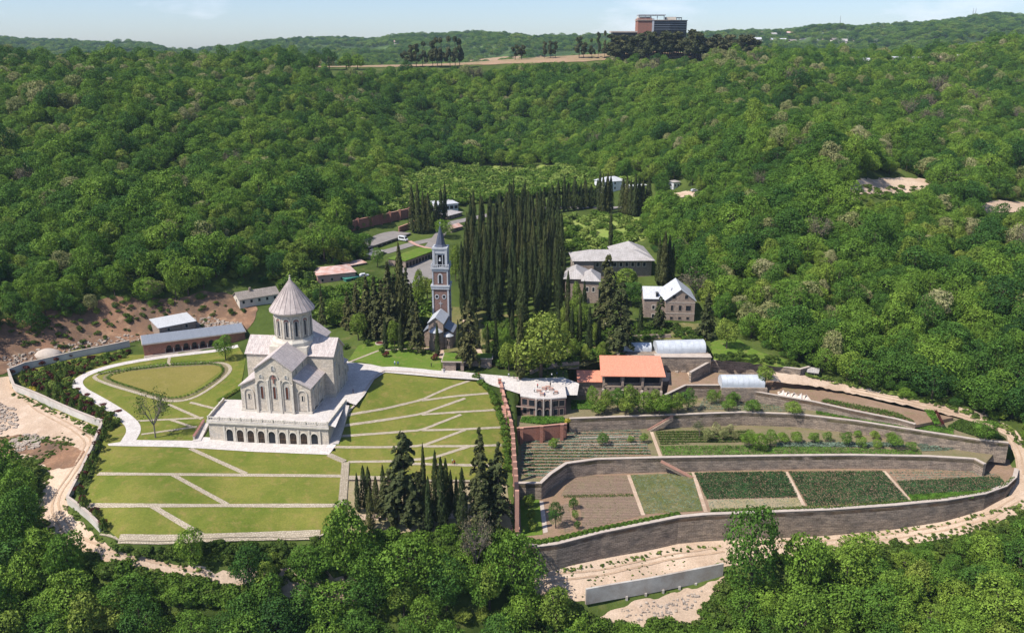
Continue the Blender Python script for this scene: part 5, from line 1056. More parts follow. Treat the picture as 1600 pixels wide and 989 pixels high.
mb = MB(); mb.box(-8.4, -.05, 2.2, 9, -2, 5.4); mb.build('wing_walls', M['darkstone'], fb); mb = MB(); mb.slab([(-8.9, 1.3, 5.6), (-.06, 1.3, 5.6), (-.06, 9.4, 6.9), (-8.9, 9.4, 6.9)], .25); mb.build('wing_roof', M['orangeroof'], fb, label='lower salmon roof')
mb = MB(); mb.box(-14.5, -8.42, 1.6, 2.6, -2, 5.0); mb.box(-9.4, -8.4, .8, 1.6, -2, 3.5); mb.build('yard_wall', M['darkstone'], fb)
mb = MB(); mb.box(w + .05, w + 10, 5.4, 11.8, -1, 4.4); mb.build('yard_wall', M['darkstone'], fb)
mb = MB(); mb.box(w + .05, w + 12, 5.6, 26, 4.402, 4.7); mb.build('yard_floor', M['dirt'], fb)
for k, xx in enumerate((w + 2, w + 4.2, w + 6.8, w + 9)): 
    t = thing('rubble_pile', ['low heap of timber and stones in the yard right of the salmon roof', 'heap of pale stones in the middle of the yard behind the salmon roof', 'grey heap beside the greenhouse wall in the farm yard', 'small heap at the right end of the farm yard'][k], 'rubble', fb.matrix_basis @ Vector((xx, 15, 4.7)))
    mb = MB(); [mb.box(a - .5, a + .5, b - .5, b + .5, 0, .3 + .5 * random.random()) for a, b in [(random.uniform(-1, 1), random.uniform(-1.2, 1.2)) for _ in range(7)]]; mb.build('stones', M['rubble'] if k != 1 else M['wood'], t)
# pavilion under the plaza terrace
A, r, w = frame((814, 650), (884, 648), -8); print('pavilion w', w)
pv = thing('pavilion', 'two storey pavilion with tall arched double windows under the outdoor tea terrace', 'building', A, R(0))
mb = MB(); mb.prism([(0, 2.2), (w * .33, 0), (w * .66, -.3), (w, .9), (w, 12), (0, 12)], -2, 6.2); mb.build('walls', M['towerbrick'], pv)
mb = MB(); mb.prism([(-.2, 2.1), (w * .33, -.15), (w * .66, -.45), (w + .15, .75), (w + .15, 12.2), (-.2, 12.2)], 6.202, 6.6); mb.build('terrace_floor', M['plaza'], pv)
mb = MB(); mb.prism([(-2.5, 1.2), (w * .34, -.5), (w * .34, -.1), (-2.5, 1.8)], 2.9, 3.15); mb.build('string_course', M['oldbrick'], pv)
for sx in (.33, .495, .66): mb = MB(); mb.box(w * sx - .22, w * sx + .22, -.75 + (.1 if sx < .4 else 0), .1, -.5, 6.2); mb.build('pillar', M['coping'], pv)
for fx in (.41, .58):
    for zz in (.2, 3.4): win(pv, 1.5, 2.5, w * fx, -.22, zz, -.02, True, 'oldbrick', out=.3, fw=.15)
for fx, ang, yy in ((.09, -.36, 1.6), (.24, -.36, .55), (.77, .2, .05), (.9, .2, .45)):
    for zz, hh in ((.3, 2.2), (3.5, 2.1)): win(pv, 1.3 if zz < 1 else 2.0, hh, w * fx, yy, zz, ang, False, 'oldbrick', out=.1, fw=.1)
# turf roofed gatehouse
A, r, w = frame((692, 580), (724, 582), -.1); gt = thing('gatehouse', 'small stone gatehouse with a bright grass roof beside the plaza', 'building', A, R(-2))
mb = MB(); mb.box(0, w * .62, 0, 8, -1, 3.6); mb.box(w * .85, w, 0, 8, -1, 3.59); mb.box(w * .6, w * .87, 1.6, 8, -1, 3.58); mb.box(w, w * 2.3, 4.5, 9, -1, 3.2); mb.build('walls', M['oldbrick'], gt)
mb = MB(); mb.box(-.5, w + .6, -.6, 8.5, 3.602, 3.95); mb.box(w + .61, w * 2.35, 4.0, 9.4, 3.22, 3.6); mb.build('roof_slab', M['coping'], gt)
mb = MB(); mb.box(-.2, w + .3, -.3, 8.2, 3.96, 4.1); mb.box(w + .8, w * 2.3, 4.3, 9.1, 3.61, 3.75); mb.build('turf_roof', M['lushgrass'], gt)
mb = MB(); mb.box(w * .64, w * .83, 1.5, 1.59, 0, 2.6); mb.build('door', M['dark'], gt)
# greenhouses
def tunnel(label, a, b, z, dep, h, name='greenhouse', flat=False):
    A, r, w = frame(a, b, z); t = thing(name, label, 'greenhouse', A, r); n = 12; prof = [(dep / 2 - dep / 2 * math.cos(math.pi * i / n), .9 + (h - .9) * math.sin(math.pi * i / n)) for i in range(n + 1)]
    mb = MB(); mb.yprism([(0, -.5)] + prof + [(dep, -.5)], 0, w); mb.build('cover', M['polytunnel'], t)
    for i in range(9):
        mb = MB(); xx = w * i / 8; pr2 = [(p[0], p[1]) for p in prof]
        for p, q in zip(pr2[:-1], pr2[1:]): mb.tube((xx, p[0], p[1]), (xx, q[0], q[1]), .07, n=4)
        mb.build('hoop', M['steel'], t)
    return t, w
gz = 2.0
A, r, w = frame((1024, 579), (1106, 575), -2.6)
gp = thing('stone_platform', 'dark stone platform under the large greenhouse right of the salmon roof', 'wall', A, R(-1)); mb = MB(); mb.box(-14, w, 0, 16, -3, 5.2); mb.build('masonry', M['darkstone'], gp); mb = MB(); mb.box(-.3, w + .3, -.25, 3.5, 5.2, 5.42); mb.build('coping', M['coping'], gp)
tunnel('large milky arched greenhouse on the stone base behind the salmon roof', (1027, 552), (1103, 550), 2.9, 7, 3.6)
tunnel('smaller milky arched greenhouse left of the large one', (975, 549), (1018, 549), 2.7, 4.5, 2.6)
A, r, w = frame((1128, 614), (1196, 612), -4.6); t = thing('stone_platform', 'stone platform under the lone greenhouse in the upper garden', 'wall', A, R(-3)); mb = MB(); mb.box(0, w, 0, 10, -3, 1.9); mb.build('masonry', M['darkstone'], t); w3 = w
t2, w = tunnel('lone milky arched greenhouse on a stone base in the upper garden', (1128, 605), (1195, 605), -2.6, 6, 3.4)
# hut at the wood edge
house('hut', 'tiny dark hut with a metal roof where the upper wall meets the wood', (1262, 590), (1276, 592), -2.5, 3, 2.2, .4, 'dark', 'greyroof', 'hut', (1, 1), 'mono', zbelow=1, sidewins=0)
# the hotel on the ridge
hp = WY(1035, 76, 1010)
ho = thing('hilltop_hotel', 'modern hotel with red brick end and dark curved glass front on the skyline', 'building', hp, R(0)); ho.scale = (.96, .96, .9); S = 1010 / FPX / .96
def X(px): return (px - 1035) * S
def Zp(py): return (76 - py) * S
mb = MB(); mb.box(X(997), X(1020), 0, 22, Zp(76), Zp(31)); mb.build('brick_end', M['brick'], ho)
mb = MB(); mb.prism([(X(1020), 0), (X(1045), 2), (X(1060), 6), (X(1073), 14), (X(1073), 24), (X(1020), 22)], Zp(78), Zp(34)); g = mb.build('glass_front', M['window'], ho)
for zz in (37, 40.5, 44, 47.5): mb = MB(); mb.prism([(X(1020) , -.3), (X(1045), 1.7), (X(1060), 5.6), (X(1073) + .4, 13.8), (X(1073), 14.6), (X(1059), 7), (X(1044), 3), (X(1020), 1)], Zp(zz), Zp(zz) + .5); mb.build('floor_band', M['blueroof'], g)
mb = MB(); mb.prism([(X(996), -1), (X(1020), -1), (X(1045), 1), (X(1060), 5), (X(1074), 13), (X(1074), 25), (X(996), 23)], Zp(34.2) + .15, Zp(33) ); mb.build('roof_edge', M['coping'], ho)
mb = MB(); mb.box(X(998), X(1038), 2, 20, Zp(26.5), Zp(25)); [mb.box(X(q) - .4, X(q) + .4, 3, 4, Zp(33), Zp(26.5)) for q in (999, 1008, 1016, 1026, 1036)]; mb.build('roof_pergola', M['steel'], ho)
mb = MB(); mb.box(X(998), X(1018), 6, 18, Zp(33), Zp(28)); mb.box(X(1040), X(1055), 8, 18, Zp(33), Zp(28.5)); mb.build('roof_storey', M['cream'], ho)
mb = MB(); mb.box(X(1056), X(1064), 10, 20, Zp(30), Zp(29)); [mb.box(X(q) - .3, X(q) + .3, 10.5, 11.2, Zp(34), Zp(30)) for q in (1056.5, 1060, 1063.5)]; mb.build('roof_pergola', M['dark'], ho)
mb = MB(); mb.box(X(1018), X(1021), -.6, 0, Zp(76), Zp(31)); mb.build('corner_pier', M['steel'], ho)
mb = MB(); mb.box(X(960), X(997) - .02, 2, 20, Zp(78), Zp(52)); lw = mb.build('low_wing', M['window'], ho); mb = MB(); mb.box(X(958), X(998) - .5, 1, 21, Zp(52), Zp(50)); mb.build('wing_roof', M['coping'], ho)
# village houses beyond the ridge
vill = [(1168, 64, 12), (1184, 66, 13), (1196, 62, 10), (1222, 67, 12), (1240, 69, 13), (1254, 66, 10), (1276, 67, 10), (1290, 65, 9), (1306, 67, 13), (1316, 70, 16), (1328, 65, 11), (1341, 67, 12), (1356, 66, 11), (1322, 62, 10), (1282, 57, 9), (1234, 55, 10), (1210, 57, 10), (1190, 55, 9), (1368, 68, 12), (905, 66, 10), (620, 69, 10), (440, 70, 9), (790, 63, 9), (1548, 46, 9), (1210, 66, 11)]
near = [(1354, 84, 10, 'whiteroof'), (1374, 86, 9, 'rustyroof'), (1470, 64, 12, 'rustyroof'), (1484, 62, 8, 'whiteroof'), (1512, 58, 12, 'whiteroof'), (1150, 74, 9, 'greyroof')]
RM = ['whiteroof', 'greyroof', 'rustyroof', 'whiteroof', 'oldroof']
roofname = {'rustyroof': 'pinkish', 'whiteroof': 'white', 'greyroof': 'grey', 'oldroof': 'brown'}
ordn = ['first', 'second', 'third', 'fourth', 'fifth', 'sixth', 'seventh', 'eighth', 'ninth', 'tenth', 'eleventh', 'twelfth', 'thirteenth', 'fourteenth', 'fifteenth']
cnt = {}
def vhouse(p, w_, rm, lab, rz, grp):
    t = thing('village_house', lab, 'house', p, rz, grp); mb = MB(); mb.box(-w_ / 2, w_ / 2, 0, w_ * .7, -4, w_ * .35); mb.build('walls', M['cream'], t); h_ = w_ * .35; r_ = w_ * .28; o = w_ * .06
    for y0, sg in ((-o, 1), (w_ * .7 + o, -1)): mb = MB(); mb.slab([(-w_ / 2 - o, y0, h_), (w_ / 2 + o, y0, h_), (w_ / 2 + o, w_ * .35, h_ + r_), (-w_ / 2 - o, w_ * .35, h_ + r_)], .3); mb.build('roof', M[rm], t)
    for u in (-.28, .2): win(t, w_ * .1, w_ * .13, w_ * u, 0, w_ * .12, 0, False, out=.1)
for i, (px, py, wpx) in enumerate(sorted(vill)):
    p = G(px, py); w_ = wpx * p.y / FPX * .8; rm = RM[(i * 7) % 5]; c = cnt.get(rm, 0); cnt[rm] = c + 1
    vhouse(p, w_, rm, 'tiny far off village house, %s from the left of those with %s roofs' % (ordn[c], roofname[rm]), R(random.uniform(-25, 25)), 'far village houses')
for (px, py, w_, rm), lab in zip(near, ('white roofed house on the right ridge, left of the long white shed', 'pinkish roofed house just left of the long white shed on the ridge', 'pinkish roofed house in the trees near the top of the right hill', 'small white roofed house beside the pinkish one on the right hill', 'highest white roofed house on the right hill among trees', 'grey roofed house at the end of the pine belt on the ridge')):
    p = WY(px, py, 930); p.z = h1(p.x, p.y) + 5.0; vhouse(p, w_, rm, lab, R(random.uniform(-25, 25)), 'houses on the right ridge')
p = WY(1427, 73, 930); p.z = h1(p.x, p.y) + 7; t = thing('long_shed', 'long building with a bright white roof in the trees on the right ridge', 'building', p, R(6)); mb = MB(); mb.box(-15, 15, 0, 10, -8, 3); mb.build('walls', M['cream'], t); mb = MB(); mb.slab([(-16, -1, 2.9), (16, -1, 2.9), (16, 11, 5.2), (-16, 11, 5.2)], .3); mb.build('roof', M['whiteroof'], t)
for u in range(6): win(t, 2, 1.4, -12 + u * 4.8, 0, .6, 0, False, out=.1)
for px, lab in ((1312, 'left lattice mast on the far ridge above the village'), (1519, 'left one of the two masts on the high right ridge'), (1523, 'right one of the two masts on the high right ridge')):
    p = WY(px, 42 if px < 1400 else 30, 3200); t = thing('radio_mast', lab, 'mast', (p.x, 3200, p.z - 12)); mb = MB(); [mb.tube((sx * 1.6, sy * 1.6, 0), (sx * .2, sy * .2, 48), .35, .25, 4) for sx in (-1, 1) for sy in (-1, 1)]
    for k in range(8): zz = k * 6; s_ = 1.6 - 1.4 * zz / 48; mb.tube((-s_, -s_, zz), (s_, -s_, zz + 5), .2, n=4); mb.tube((s_, s_, zz), (-s_, s_, zz + 5), .2, n=4)
    mb.build('lattice', M['steel'], t)
# ------------------------------------------------------------------ trees one can tell apart
def topz(p, py):
    k = (494.5 - py) / FPX; return CAM_H + p.y * (k * CP - SP) / (CP + k * SP)
NH = {'cypress': 20.0, 'fir': 18.0, 'shaggy': 17.0, 'pine': 11.0, 'broad': 10.3, 'light': 8.5, 'blossom': 9.5, 'brown': 9.0, 'sapling': 8.5}
NR = {'cypress': 1.6, 'fir': 4.0, 'shaggy': 4.2, 'pine': 3.0, 'broad': 5.2, 'light': 4.6, 'blossom': 4.6, 'brown': 4.2, 'sapling': 3.6}
def T(kind, px, base, top, wpx, label, group=None, lev=None, v=None, Y=None):
    """tree from its foot, its top and its width as seen"""
    p = WY(px, base, Y) if Y else (G(px, base) if lev is None else W(px, base, *lev))
    if Y: p.z = h1(p.x, p.y)
    hh = max(1.5, topz(p, top) - p.z); dist = math.hypot(p.x, math.hypot(p.y, CAM_H - p.z)); wr = wpx / 2 * dist / FPX
    return tree(kind, p, wr / NR[kind], label, group, v, sz=hh / NH[kind])
for a in [(505, 515, 445, 16, 'single dark fir behind the cathedral roof, left of the conifer belt'), (603, 546, 497, 9, 'leftmost slim cypress at the back edge of the small lawn'), (627, 550, 494, 10, 'second slim cypress at the back edge of the small lawn'), (684, 556, 506, 8, 'slim cypress right in front of the old church apse'), (762, 558, 505, 8, 'small slim cypress left of the garden path end'), (775, 568, 500, 9, 'small cypress between the gatehouse roof and the olive coloured tree'), (813, 594, 486, 19, 'tall dark cypress standing alone on the plaza edge'),
          (953, 402, 325, 9, 'lone tall cypress left of the convent roof'), (716, 545, 500, 8, 'thin cypress at the right flank of the old church'), (1000, 522, 468, 10, 'dark cypress at the left corner of the stone house'), (920, 552, 480, 12, 'cypress left of the two big cedars by the garden path'), (905, 542, 470, 10, 'cypress by the ivy covered convent wing')]:
    T('cypress' if a[0] != 505 else 'fir', a[0], a[1], a[2], a[3], a[4])
for a in [('fir', 653, 552, 468, 30, 'bulky dark conifer at the corner of the small lawn left of the old church'), ('shaggy', 733, 576, 466, 40, 'big ragged brownish cedar right of the old church'), ('shaggy', 968, 550, 438, 50, 'right one of two big ragged cedars behind the salmon roof'), ('shaggy', 948, 515, 395, 46, 'taller left one of two big ragged cedars in front of the convent'), ('fir', 1103, 528, 457, 38, 'dark brownish conifer right of the stone house'), ('shaggy', 1030, 515, 462, 24, 'ragged small conifer in front of the stone house gable'),
          ('shaggy', 633, 816, 672, 66, 'big drooping cedar in the grove below the striped lawn'), ('shaggy', 611, 812, 730, 46, 'wide low cedar left in the grove below the striped lawn'), ('shaggy', 655, 818, 735, 44, 'shaggy cedar with pale tips in the middle of the lower grove'), ('fir', 750, 818, 664, 54, 'tallest dark fir at the right of the grove below the striped lawn'), ('fir', 779, 820, 686, 50, 'second tall fir, beside the brick steps'), ('fir', 757, 828, 745, 42, 'younger lighter fir in front of the tall fir by the brick steps'), ('fir', 768, 800, 715, 50, 'dark fir between the two tall firs of the grove')]: T(*a)
for a in [(570, 795, 728, 12), (580, 828, 760, 12), (589, 802, 745, 14), (577, 786, 730, 14), (601, 806, 728, 12), (616, 825, 778, 12), (664, 818, 695, 13), (671, 831, 746, 16), (682, 816, 706, 15), (691, 824, 716, 17), (698, 810, 718, 15), (723, 829, 732, 15), (640, 826, 770, 13), (705, 800, 735, 12), (560, 800, 740, 10), (648, 812, 750, 12), (714, 812, 745, 12)]:
    T('cypress', *a, 'dark cypress among the conifer grove below the striped lawn', 'cypresses of the lower grove')
for a in [(575, 526, 428, 36), (588, 530, 430, 38), (560, 520, 440, 34), (610, 534, 405, 44), (628, 532, 382, 23), (637, 522, 415, 38), (618, 522, 425, 42), (598, 515, 435, 40), (545, 514, 455, 28), (645, 534, 440, 32)]:
    T('fir' if a[3] > 23 else 'cypress', *a, 'tall dark conifer in the belt between cathedral and bell tower', 'conifers between cathedral and bell tower')
# cypress grove
grove = [(712, 500), (716, 440), (722, 395), (740, 372), (790, 352), (850, 345), (872, 380), (884, 430), (888, 500), (800, 512)]
gp_ = []; k = 0
gw_ = [G(a, b) for a, b in grove]; xs_ = [p.x for p in gw_]; yy_ = [p.y for p in gw_]; r_ = np.random.default_rng(5)
for y in np.arange(min(yy_), max(yy_), 8.6):
    for x in np.arange(min(xs_), max(xs_), 5.0):
        X_, Y_ = x + r_.uniform(-1.7, 1.7), y + r_.uniform(-2.8, 2.8)
        if inpoly(np.array([X_]), np.array([Y_]), gw_)[0]: gp_.append((X_, Y_))
print('grove', len(gp_))
def GL(x, y):
    u, v, d = proj(x, y, h1(x, y)); a = 'left edge' if u < 750 else 'middle' if u < 830 else 'right edge'; b = 'front row' if v > 470 else 'centre' if v > 400 else 'rear'
    return 'cypress in the %s, %s of the dense grove right of the bell tower' % (b, a), 'cypress grove, %s, %s' % (b, a)
for X_, Y_ in gp_:
    hh = r_.uniform(16, 27); t_c = tree('cypress', (X_, Y_, h1(X_, Y_)), r_.uniform(.72, 1.15), *GL(X_, Y_), sz=hh / 20); t_c.rotation_euler = (r_.normal(0, .018), r_.normal(0, .018), r_.uniform(0, 6.28))
for cl, lab, gr in (([(862 + i * 8.6 + (i % 3), 334 - i * 1.2, 290 - (i * 7 % 16)) for i in range(9)] + [(740 + i * 13, 352 - i * 2, 300 + (i * 7 % 9)) for i in range(9)], 'dark cypress in the far row along the bend of the road', 'cypresses along the road bend'),
                    ([(936, 332, 266), (941, 335, 274), (948, 334, 270), (953, 333, 276), (946, 330, 285)], 'dark cypress in the tight clump left of the far white house', 'cypress clump left of the far white house'),
                    ([(972, 336, 280), (978, 338, 276), (984, 339, 282), (991, 340, 274), (997, 338, 280), (1003, 336, 284), (1012, 334, 278)], 'dark cypress in the clump right of the far white house', 'cypress clump right of the far white house'),
                    ([(645, 364, 292), (654, 366, 286), (662, 366, 300), (670, 365, 302), (690, 358, 296), (696, 356, 286), (666, 362, 310), (682, 360, 312)], 'dark brownish cypress in the clump behind the spire, beside the brick wall', 'cypress clump behind the spire'),
                    ([(1028, 446, 372), (1036, 448, 362), (1043, 446, 368), (1049, 444, 382), (1033, 442, 380)], 'slim cypress in the small clump right of the convent roof', 'cypress clump right of the convent')):
    for px, b, t_ in cl: T('cypress', px, b, t_, random.uniform(9, 13), lab, gr)
# single broadleaf and garden trees
for a in [('sapling', 243, 684, 622, 44, 'thin almost bare young tree on the lawn left of the arcaded terrace'), ('broad', 353, 563, 530, 34, 'round leafy tree at the end of the brick arcade'), ('light', 845, 588, 497, 104, 'broad olive green tree behind the plaza, right of the lone cypress'), ('light', 795, 580, 535, 34, 'small olive green tree left of the lone plaza cypress'), ('broad', 692, 372, 342, 34, 'bright round tree directly behind the spire'), ('light', 655, 485, 425, 26, 'light green tree left of the bell tower'), ('light', 712, 440, 385, 22, 'light green tree right of the bell tower spire'), ('light', 575, 510, 460, 44, 'bright round tree behind the cathedral roof'), ('light', 530, 508, 468, 36, 'light green tree left of the conifers behind the cathedral'),
          ('light', 617, 545, 500, 26, 'light willow like tree between two slim cypresses'), ('light', 975, 460, 418, 52, 'bright green tree before the convent roof'), ('broad', 985, 478, 440, 50, 'brownish green tree behind the stone house roof'), ('light', 900, 500, 445, 26, 'light tree growing beside the convent wing'), ('light', 907, 520, 472, 30, 'yellow green tree in front of the convent wing'), ('brown', 1085, 470, 430, 40, 'leafless greyish purple tree right of the stone house roof'), ('light', 1135, 545, 498, 38, 'pale green tree at the wood edge right of the large greenhouse'), ('light', 1195, 600, 572, 34, 'bright green bushy tree right of the lone greenhouse'),
          ('broad', 540, 905, 785, 84, 'big dense round tree at the lower end of the lawn steps'), ('broad', 303, 888, 822, 46, 'single small tree before the stone wall under the front lawns'), ('broad', 1170, 950, 815, 92, 'large tree standing over the dirt track before the lowest terrace wall, left one'), ('broad', 1252, 950, 832, 78, 'large tree before the lowest terrace wall, right of its similar neighbour'), ('broad', 802, 950, 838, 84, 'large dark tree at the foot of the brick steps, beside the terrace corner'), ('light', 870, 985, 922, 70, 'bright bushy tree left of the concrete retaining wall'), ('brown', 745, 905, 822, 44, 'greyish thin leaved tree below the conifer grove'),
          ('broad', 640, 930, 845, 100, 'broad bright tree directly below the conifer grove'), ('light', 420, 935, 880, 40, 'small grey green tree beside the dirt track end'), ('broad', 480, 910, 845, 60, 'round tree right below the lawn wall middle'), ('broad', 585, 930, 862, 70, 'medium tree left of the broad bright one below the conifer grove'), ('broad', 700, 935, 868, 74, 'medium tree right of the broad bright one below the conifer grove'), ('light', 765, 950, 880, 60, 'lighter tree left of the large dark tree at the terrace corner'), ('light', 545, 405, 372, 30, 'bright tree at the left end of the garage deck'), ('light', 520, 410, 370, 34, 'bright tree on the slope above the salmon walled house'), ('broad', 570, 395, 362, 32, 'round tree hiding the left end of the garage deck'), ('broad', 590, 418, 392, 24, 'small round tree below the garage deck'), ('light', 470, 428, 398, 30, 'bright tree above the long grey brown roofed house'), ('light', 560, 532, 488, 34, 'light tree in front of the conifer belt behind the cathedral'), ('broad', 540, 500, 462, 34, 'round tree left of the conifer belt'), ('light', 480, 490, 455, 30, 'bright tree between cathedral roof and salmon walled house'), ('broad', 618, 470, 430, 34, 'round tree behind the conifer belt, below the grass roofed garages'), ('light', 668, 470, 432, 30, 'light green tree just left of the bell tower shaft'), ('broad', 500, 480, 455, 26, 'small round tree below the salmon walled house')]: T(*a)
# fruit trees on the terraces
for i, (px, py, tp, w_) in enumerate([(925, 640, 602, 24), (945, 645, 612, 30), (965, 642, 606, 32), (985, 646, 603, 36), (1005, 648, 608, 34), (1022, 646, 612, 32), (1040, 648, 614, 32), (1058, 646, 616, 30), (1075, 642, 612, 28), (978, 650, 620, 30), (1030, 650, 622, 30), (935, 650, 628, 26)]): T('light' if i % 2 else 'broad', px, py, tp, w_, 'bushy fruit tree in the dense row in front of the farm building', 'fruit trees before the farm building', T3Z)
for px, py, tp, w_ in [(1112, 632, 612, 20), (1128, 625, 608, 18), (1145, 632, 612, 24), (1138, 643, 625, 22), (1176, 645, 624, 28)]: T('broad', px, py, tp, w_, 'round fruit tree on the upper terrace below the lone greenhouse', 'fruit trees below the lone greenhouse', T3Z)
T('broad', 1238, 648, 627, 28, 'single round fruit tree beside the low upper wall, right of the others', None, T3Z)
T('broad', 1540, 688, 662, 40, 'round bush tree at the right tip of the upper terraces', None, T3Z)
for i, (px, py, tp, w_) in enumerate([(865, 700, 684, 18), (942, 696, 678, 20), (985, 692, 680, 13), (1006, 692, 678, 14)]): T('broad', px, py, tp, w_, ['dark low bush tree nearest the brick wall on the middle terrace', 'dark round bush tree between the pale rows of the middle terrace', 'small round bush left of the earth path on the middle terrace', 'round bush beside the earth path on the middle terrace'][i], None, T2Z)
for px, py, tp, w_ in [(1093, 683, 662, 20), (1106, 690, 670, 20), (1118, 680, 660, 16), (1130, 688, 668, 16), (1140, 678, 662, 14), (1148, 688, 672, 12)]: T('sapling' if px % 2 else 'blossom', px, py, tp, w_, 'grey green fruit tree left in the planted row of the middle terrace', 'grey green fruit trees of the middle terrace', T2Z)
for px, py, tp, w_ in [(1170, 700, 675, 26), (1184, 704, 674, 30), (1203, 698, 676, 24), (1222, 692, 676, 22), (1243, 692, 674, 20), (1272, 692, 676, 20), (1293, 690, 674, 16), (1322, 696, 678, 22), (1346, 700, 682, 18), (1370, 700, 684, 16), (1398, 702, 682, 22), (1424, 704, 690, 18), (1340, 684, 672, 14), (1366, 686, 673, 16), (1392, 690, 676, 16)]: T('broad', px, py, tp, w_, 'low round fruit tree in the long row on the middle terrace right part', 'fruit trees of the middle terrace', T2Z)
for i, (px, py, tp, w_) in enumerate([(826, 792, 772, 22), (830, 810, 796, 16), (832, 828, 812, 18), (868, 825, 790, 26), (896, 795, 777, 17), (898, 812, 796, 13), (902, 826, 813, 12)]): T('light' if i in (0, 1, 2) else 'broad', px, py, tp, w_, ['bright bush tree at the corner of the lowest terrace, below the stone corner', 'middle one of three bright bushes beside the brick steps', 'lowest one of three bright bushes beside the brick steps', 'tallest bush tree right of the white path on the lowest terrace', 'topmost one of three small bushes between brown plots', 'middle one of three small bushes between brown plots', 'lowest one of three small bushes between brown plots'][i], None, T1Z)
# pines on the skyline
for i, (px, h_) in enumerate([(632, 16), (642, 20), (650, 22), (660, 23), (676, 27), (683, 29), (690, 29), (703, 31), (711, 31), (718, 30)]): T('pine', px, 90, 90 - h_, 15, 'dark pine in the skyline clump above the long field', 'skyline pines above the field', Y=930)
for i, (px, b, h_, w_) in enumerate([(805, 84, 20, 14), (815, 84, 19, 14), (851, 80, 15, 10), (860, 80, 16, 12), (868, 80, 15, 10), (905, 80, 23, 16), (912, 82, 22, 14), (935, 76, 26, 9), (945, 76, 26, 9), (925, 80, 18, 10)]): T('pine', px, b, b - h_, w_, 'dark pine on the dry ridge left of the hilltop hotel', 'ridge pines left of the hotel', Y=975)
for i in range(64):
    px = 955 + i * 3.5; T('pine', px, random.uniform(80, 87), random.uniform(47, 58) if 1000 < px < 1090 else random.uniform(54, 63), random.uniform(20, 30), 'dark pine in the %s of the belt below the hilltop hotel' % ('left end' if px < 1010 else 'part straight before the hotel' if px < 1080 else 'right end'), 'pines below the hotel, ' + ('left' if px < 1010 else 'middle' if px < 1080 else 'right'), Y=random.uniform(968, 998))
# hedge bushes and round shrubs
def bush_proto(mat, R_, H_, n, leaf, seed, name, label, cat='shrub', nl=6): 
    me = bushmesh(seed, R_, H_, n, leaf, mat, nl); return me
BM = {'hedge': [bushmesh(s, 1.5, 2.1, 700, .17, 'hedge') for s in (1, 2)], 'shrub': [bushmesh(s + 5, 1.2, 1.6, 500, .16, 'shrub') for s in range(3)], 'red': [bushmesh(s + 9, 1.1, 1.6, 420, .17, 'redshrub') for s in (1, 2)], 'meadow': [bushmesh(s + 25, 1.4, 1.8, 420, .2, 'meadowleaf') for s in range(2)], 'yellow': [bushmesh(15, 1.1, 1.4, 420, .17, 'yellowshrub')], 'cone': [cypress(97, 2.6, .8, 320, 'shrub', .14)[0]]}
def bush(kind, p, s, label, group=None, name='shrub', cat='shrub', sz=None):
    t = thing(name, label, cat, p, random.uniform(0, 6.28), group); t.scale = (s, s, sz or s); link('foliage', random.choice(BM[kind]), None, t)
    mb = MB(); mb.tube((0, 0, -.5), (0, 0, .9), .06, n=5); mb.build('stem', M['bark'], t); return t
hl = resample([G(a, b) for a, b in ((744, 593), (752, 601), (764, 612), (774, 632), (780, 650), (787, 672), (791, 700), (793, 735))], 2.4)
for i, q in enumerate(hl): bush('hedge', (q.x, q.y, h1(q.x, q.y)), random.uniform(.95, 1.2), 'clipped bright green bush in the hedge row between striped lawn and brick wall', 'hedge bushes beside the brick wall', 'hedge_bush', 'hedge')
for i, (px, py) in enumerate([(33, 597), (45, 603), (58, 609), (71, 616), (84, 622), (97, 628), (109, 634), (123, 640), (137, 647), (150, 656), (163, 665), (160, 684), (151, 701), (143, 720), (136, 735), (127, 752), (121, 772), (128, 792), (146, 806), (158, 826)]):
    p = G(px + 2, py); bush('red', (p.x, p.y, p.z + .9), random.uniform(1.25, 1.6), 'dark red round shrub in the row just inside the pale garden wall', 'dark red shrubs along the pale wall')
    q = G(px + 5, py + 6); bush('cone', q, random.uniform(1.2, 1.9), 'small green cone shaped shrub in the row inside the pale garden wall', 'small cone shrubs along the pale wall', 'cone_shrub')
for px, py in [(20, 584), (43, 578), (66, 571), (89, 565), (110, 558), (134, 551), (158, 546), (181, 542)]: p = G(px, py + 2); bush('red', (p.x, p.y, p.z + .7), 1.1, 'dark red shrub in the back row along the wall by the eroded bank', 'dark red shrubs of the back wall')
bush('yellow', G(54, 612), 1.5, 'single bright yellow shrub among the dark red ones'); bush('yellow', G(886, 660), 1.2, 'yellow bush at the right pier of the low brick wall')
for i, (px, py) in enumerate([(122, 609), (136, 618), (162, 632), (183, 643)]): bush('red', G(px, py), 1.2, ['flat dark red flower clump at the left bend of the curved path', 'oval brown red flower clump in the curved path', 'darkest oval flower clump in the curved path', 'lowest oval flower clump in the curved path'][i], None, 'flower_clump', sz=.35)
for i, (px, py, s) in enumerate([(596, 551, 1.3), (573, 540, 1.5), (540, 545, 1.3), (669, 553, 1.1), (614, 550, 1.4), (640, 550, 1.4)]): bush('shrub', G(px, py), s, ['round ball shrub at the junction of the small lawn path', 'round ball shrub left on the small lawn', 'ball shrub near the cathedral rear corner', 'ball shrub before the old church', 'dark shrub between the slim cypresses', 'dark shrub right of the slim cypresses'][i])
bush('red', G(602, 558), 1.3, 'small red leaved tree shrub on the small lawn'); bush('red', G(678, 563), 1.4, 'red leaved shrub left of the gatehouse')
bush('hedge', G(136, 676), 1.4, 'rounded green bush outside the pale wall corner, left one'); bush('hedge', G(147, 680), 1.4, 'rounded green bush outside the pale wall corner, right one')
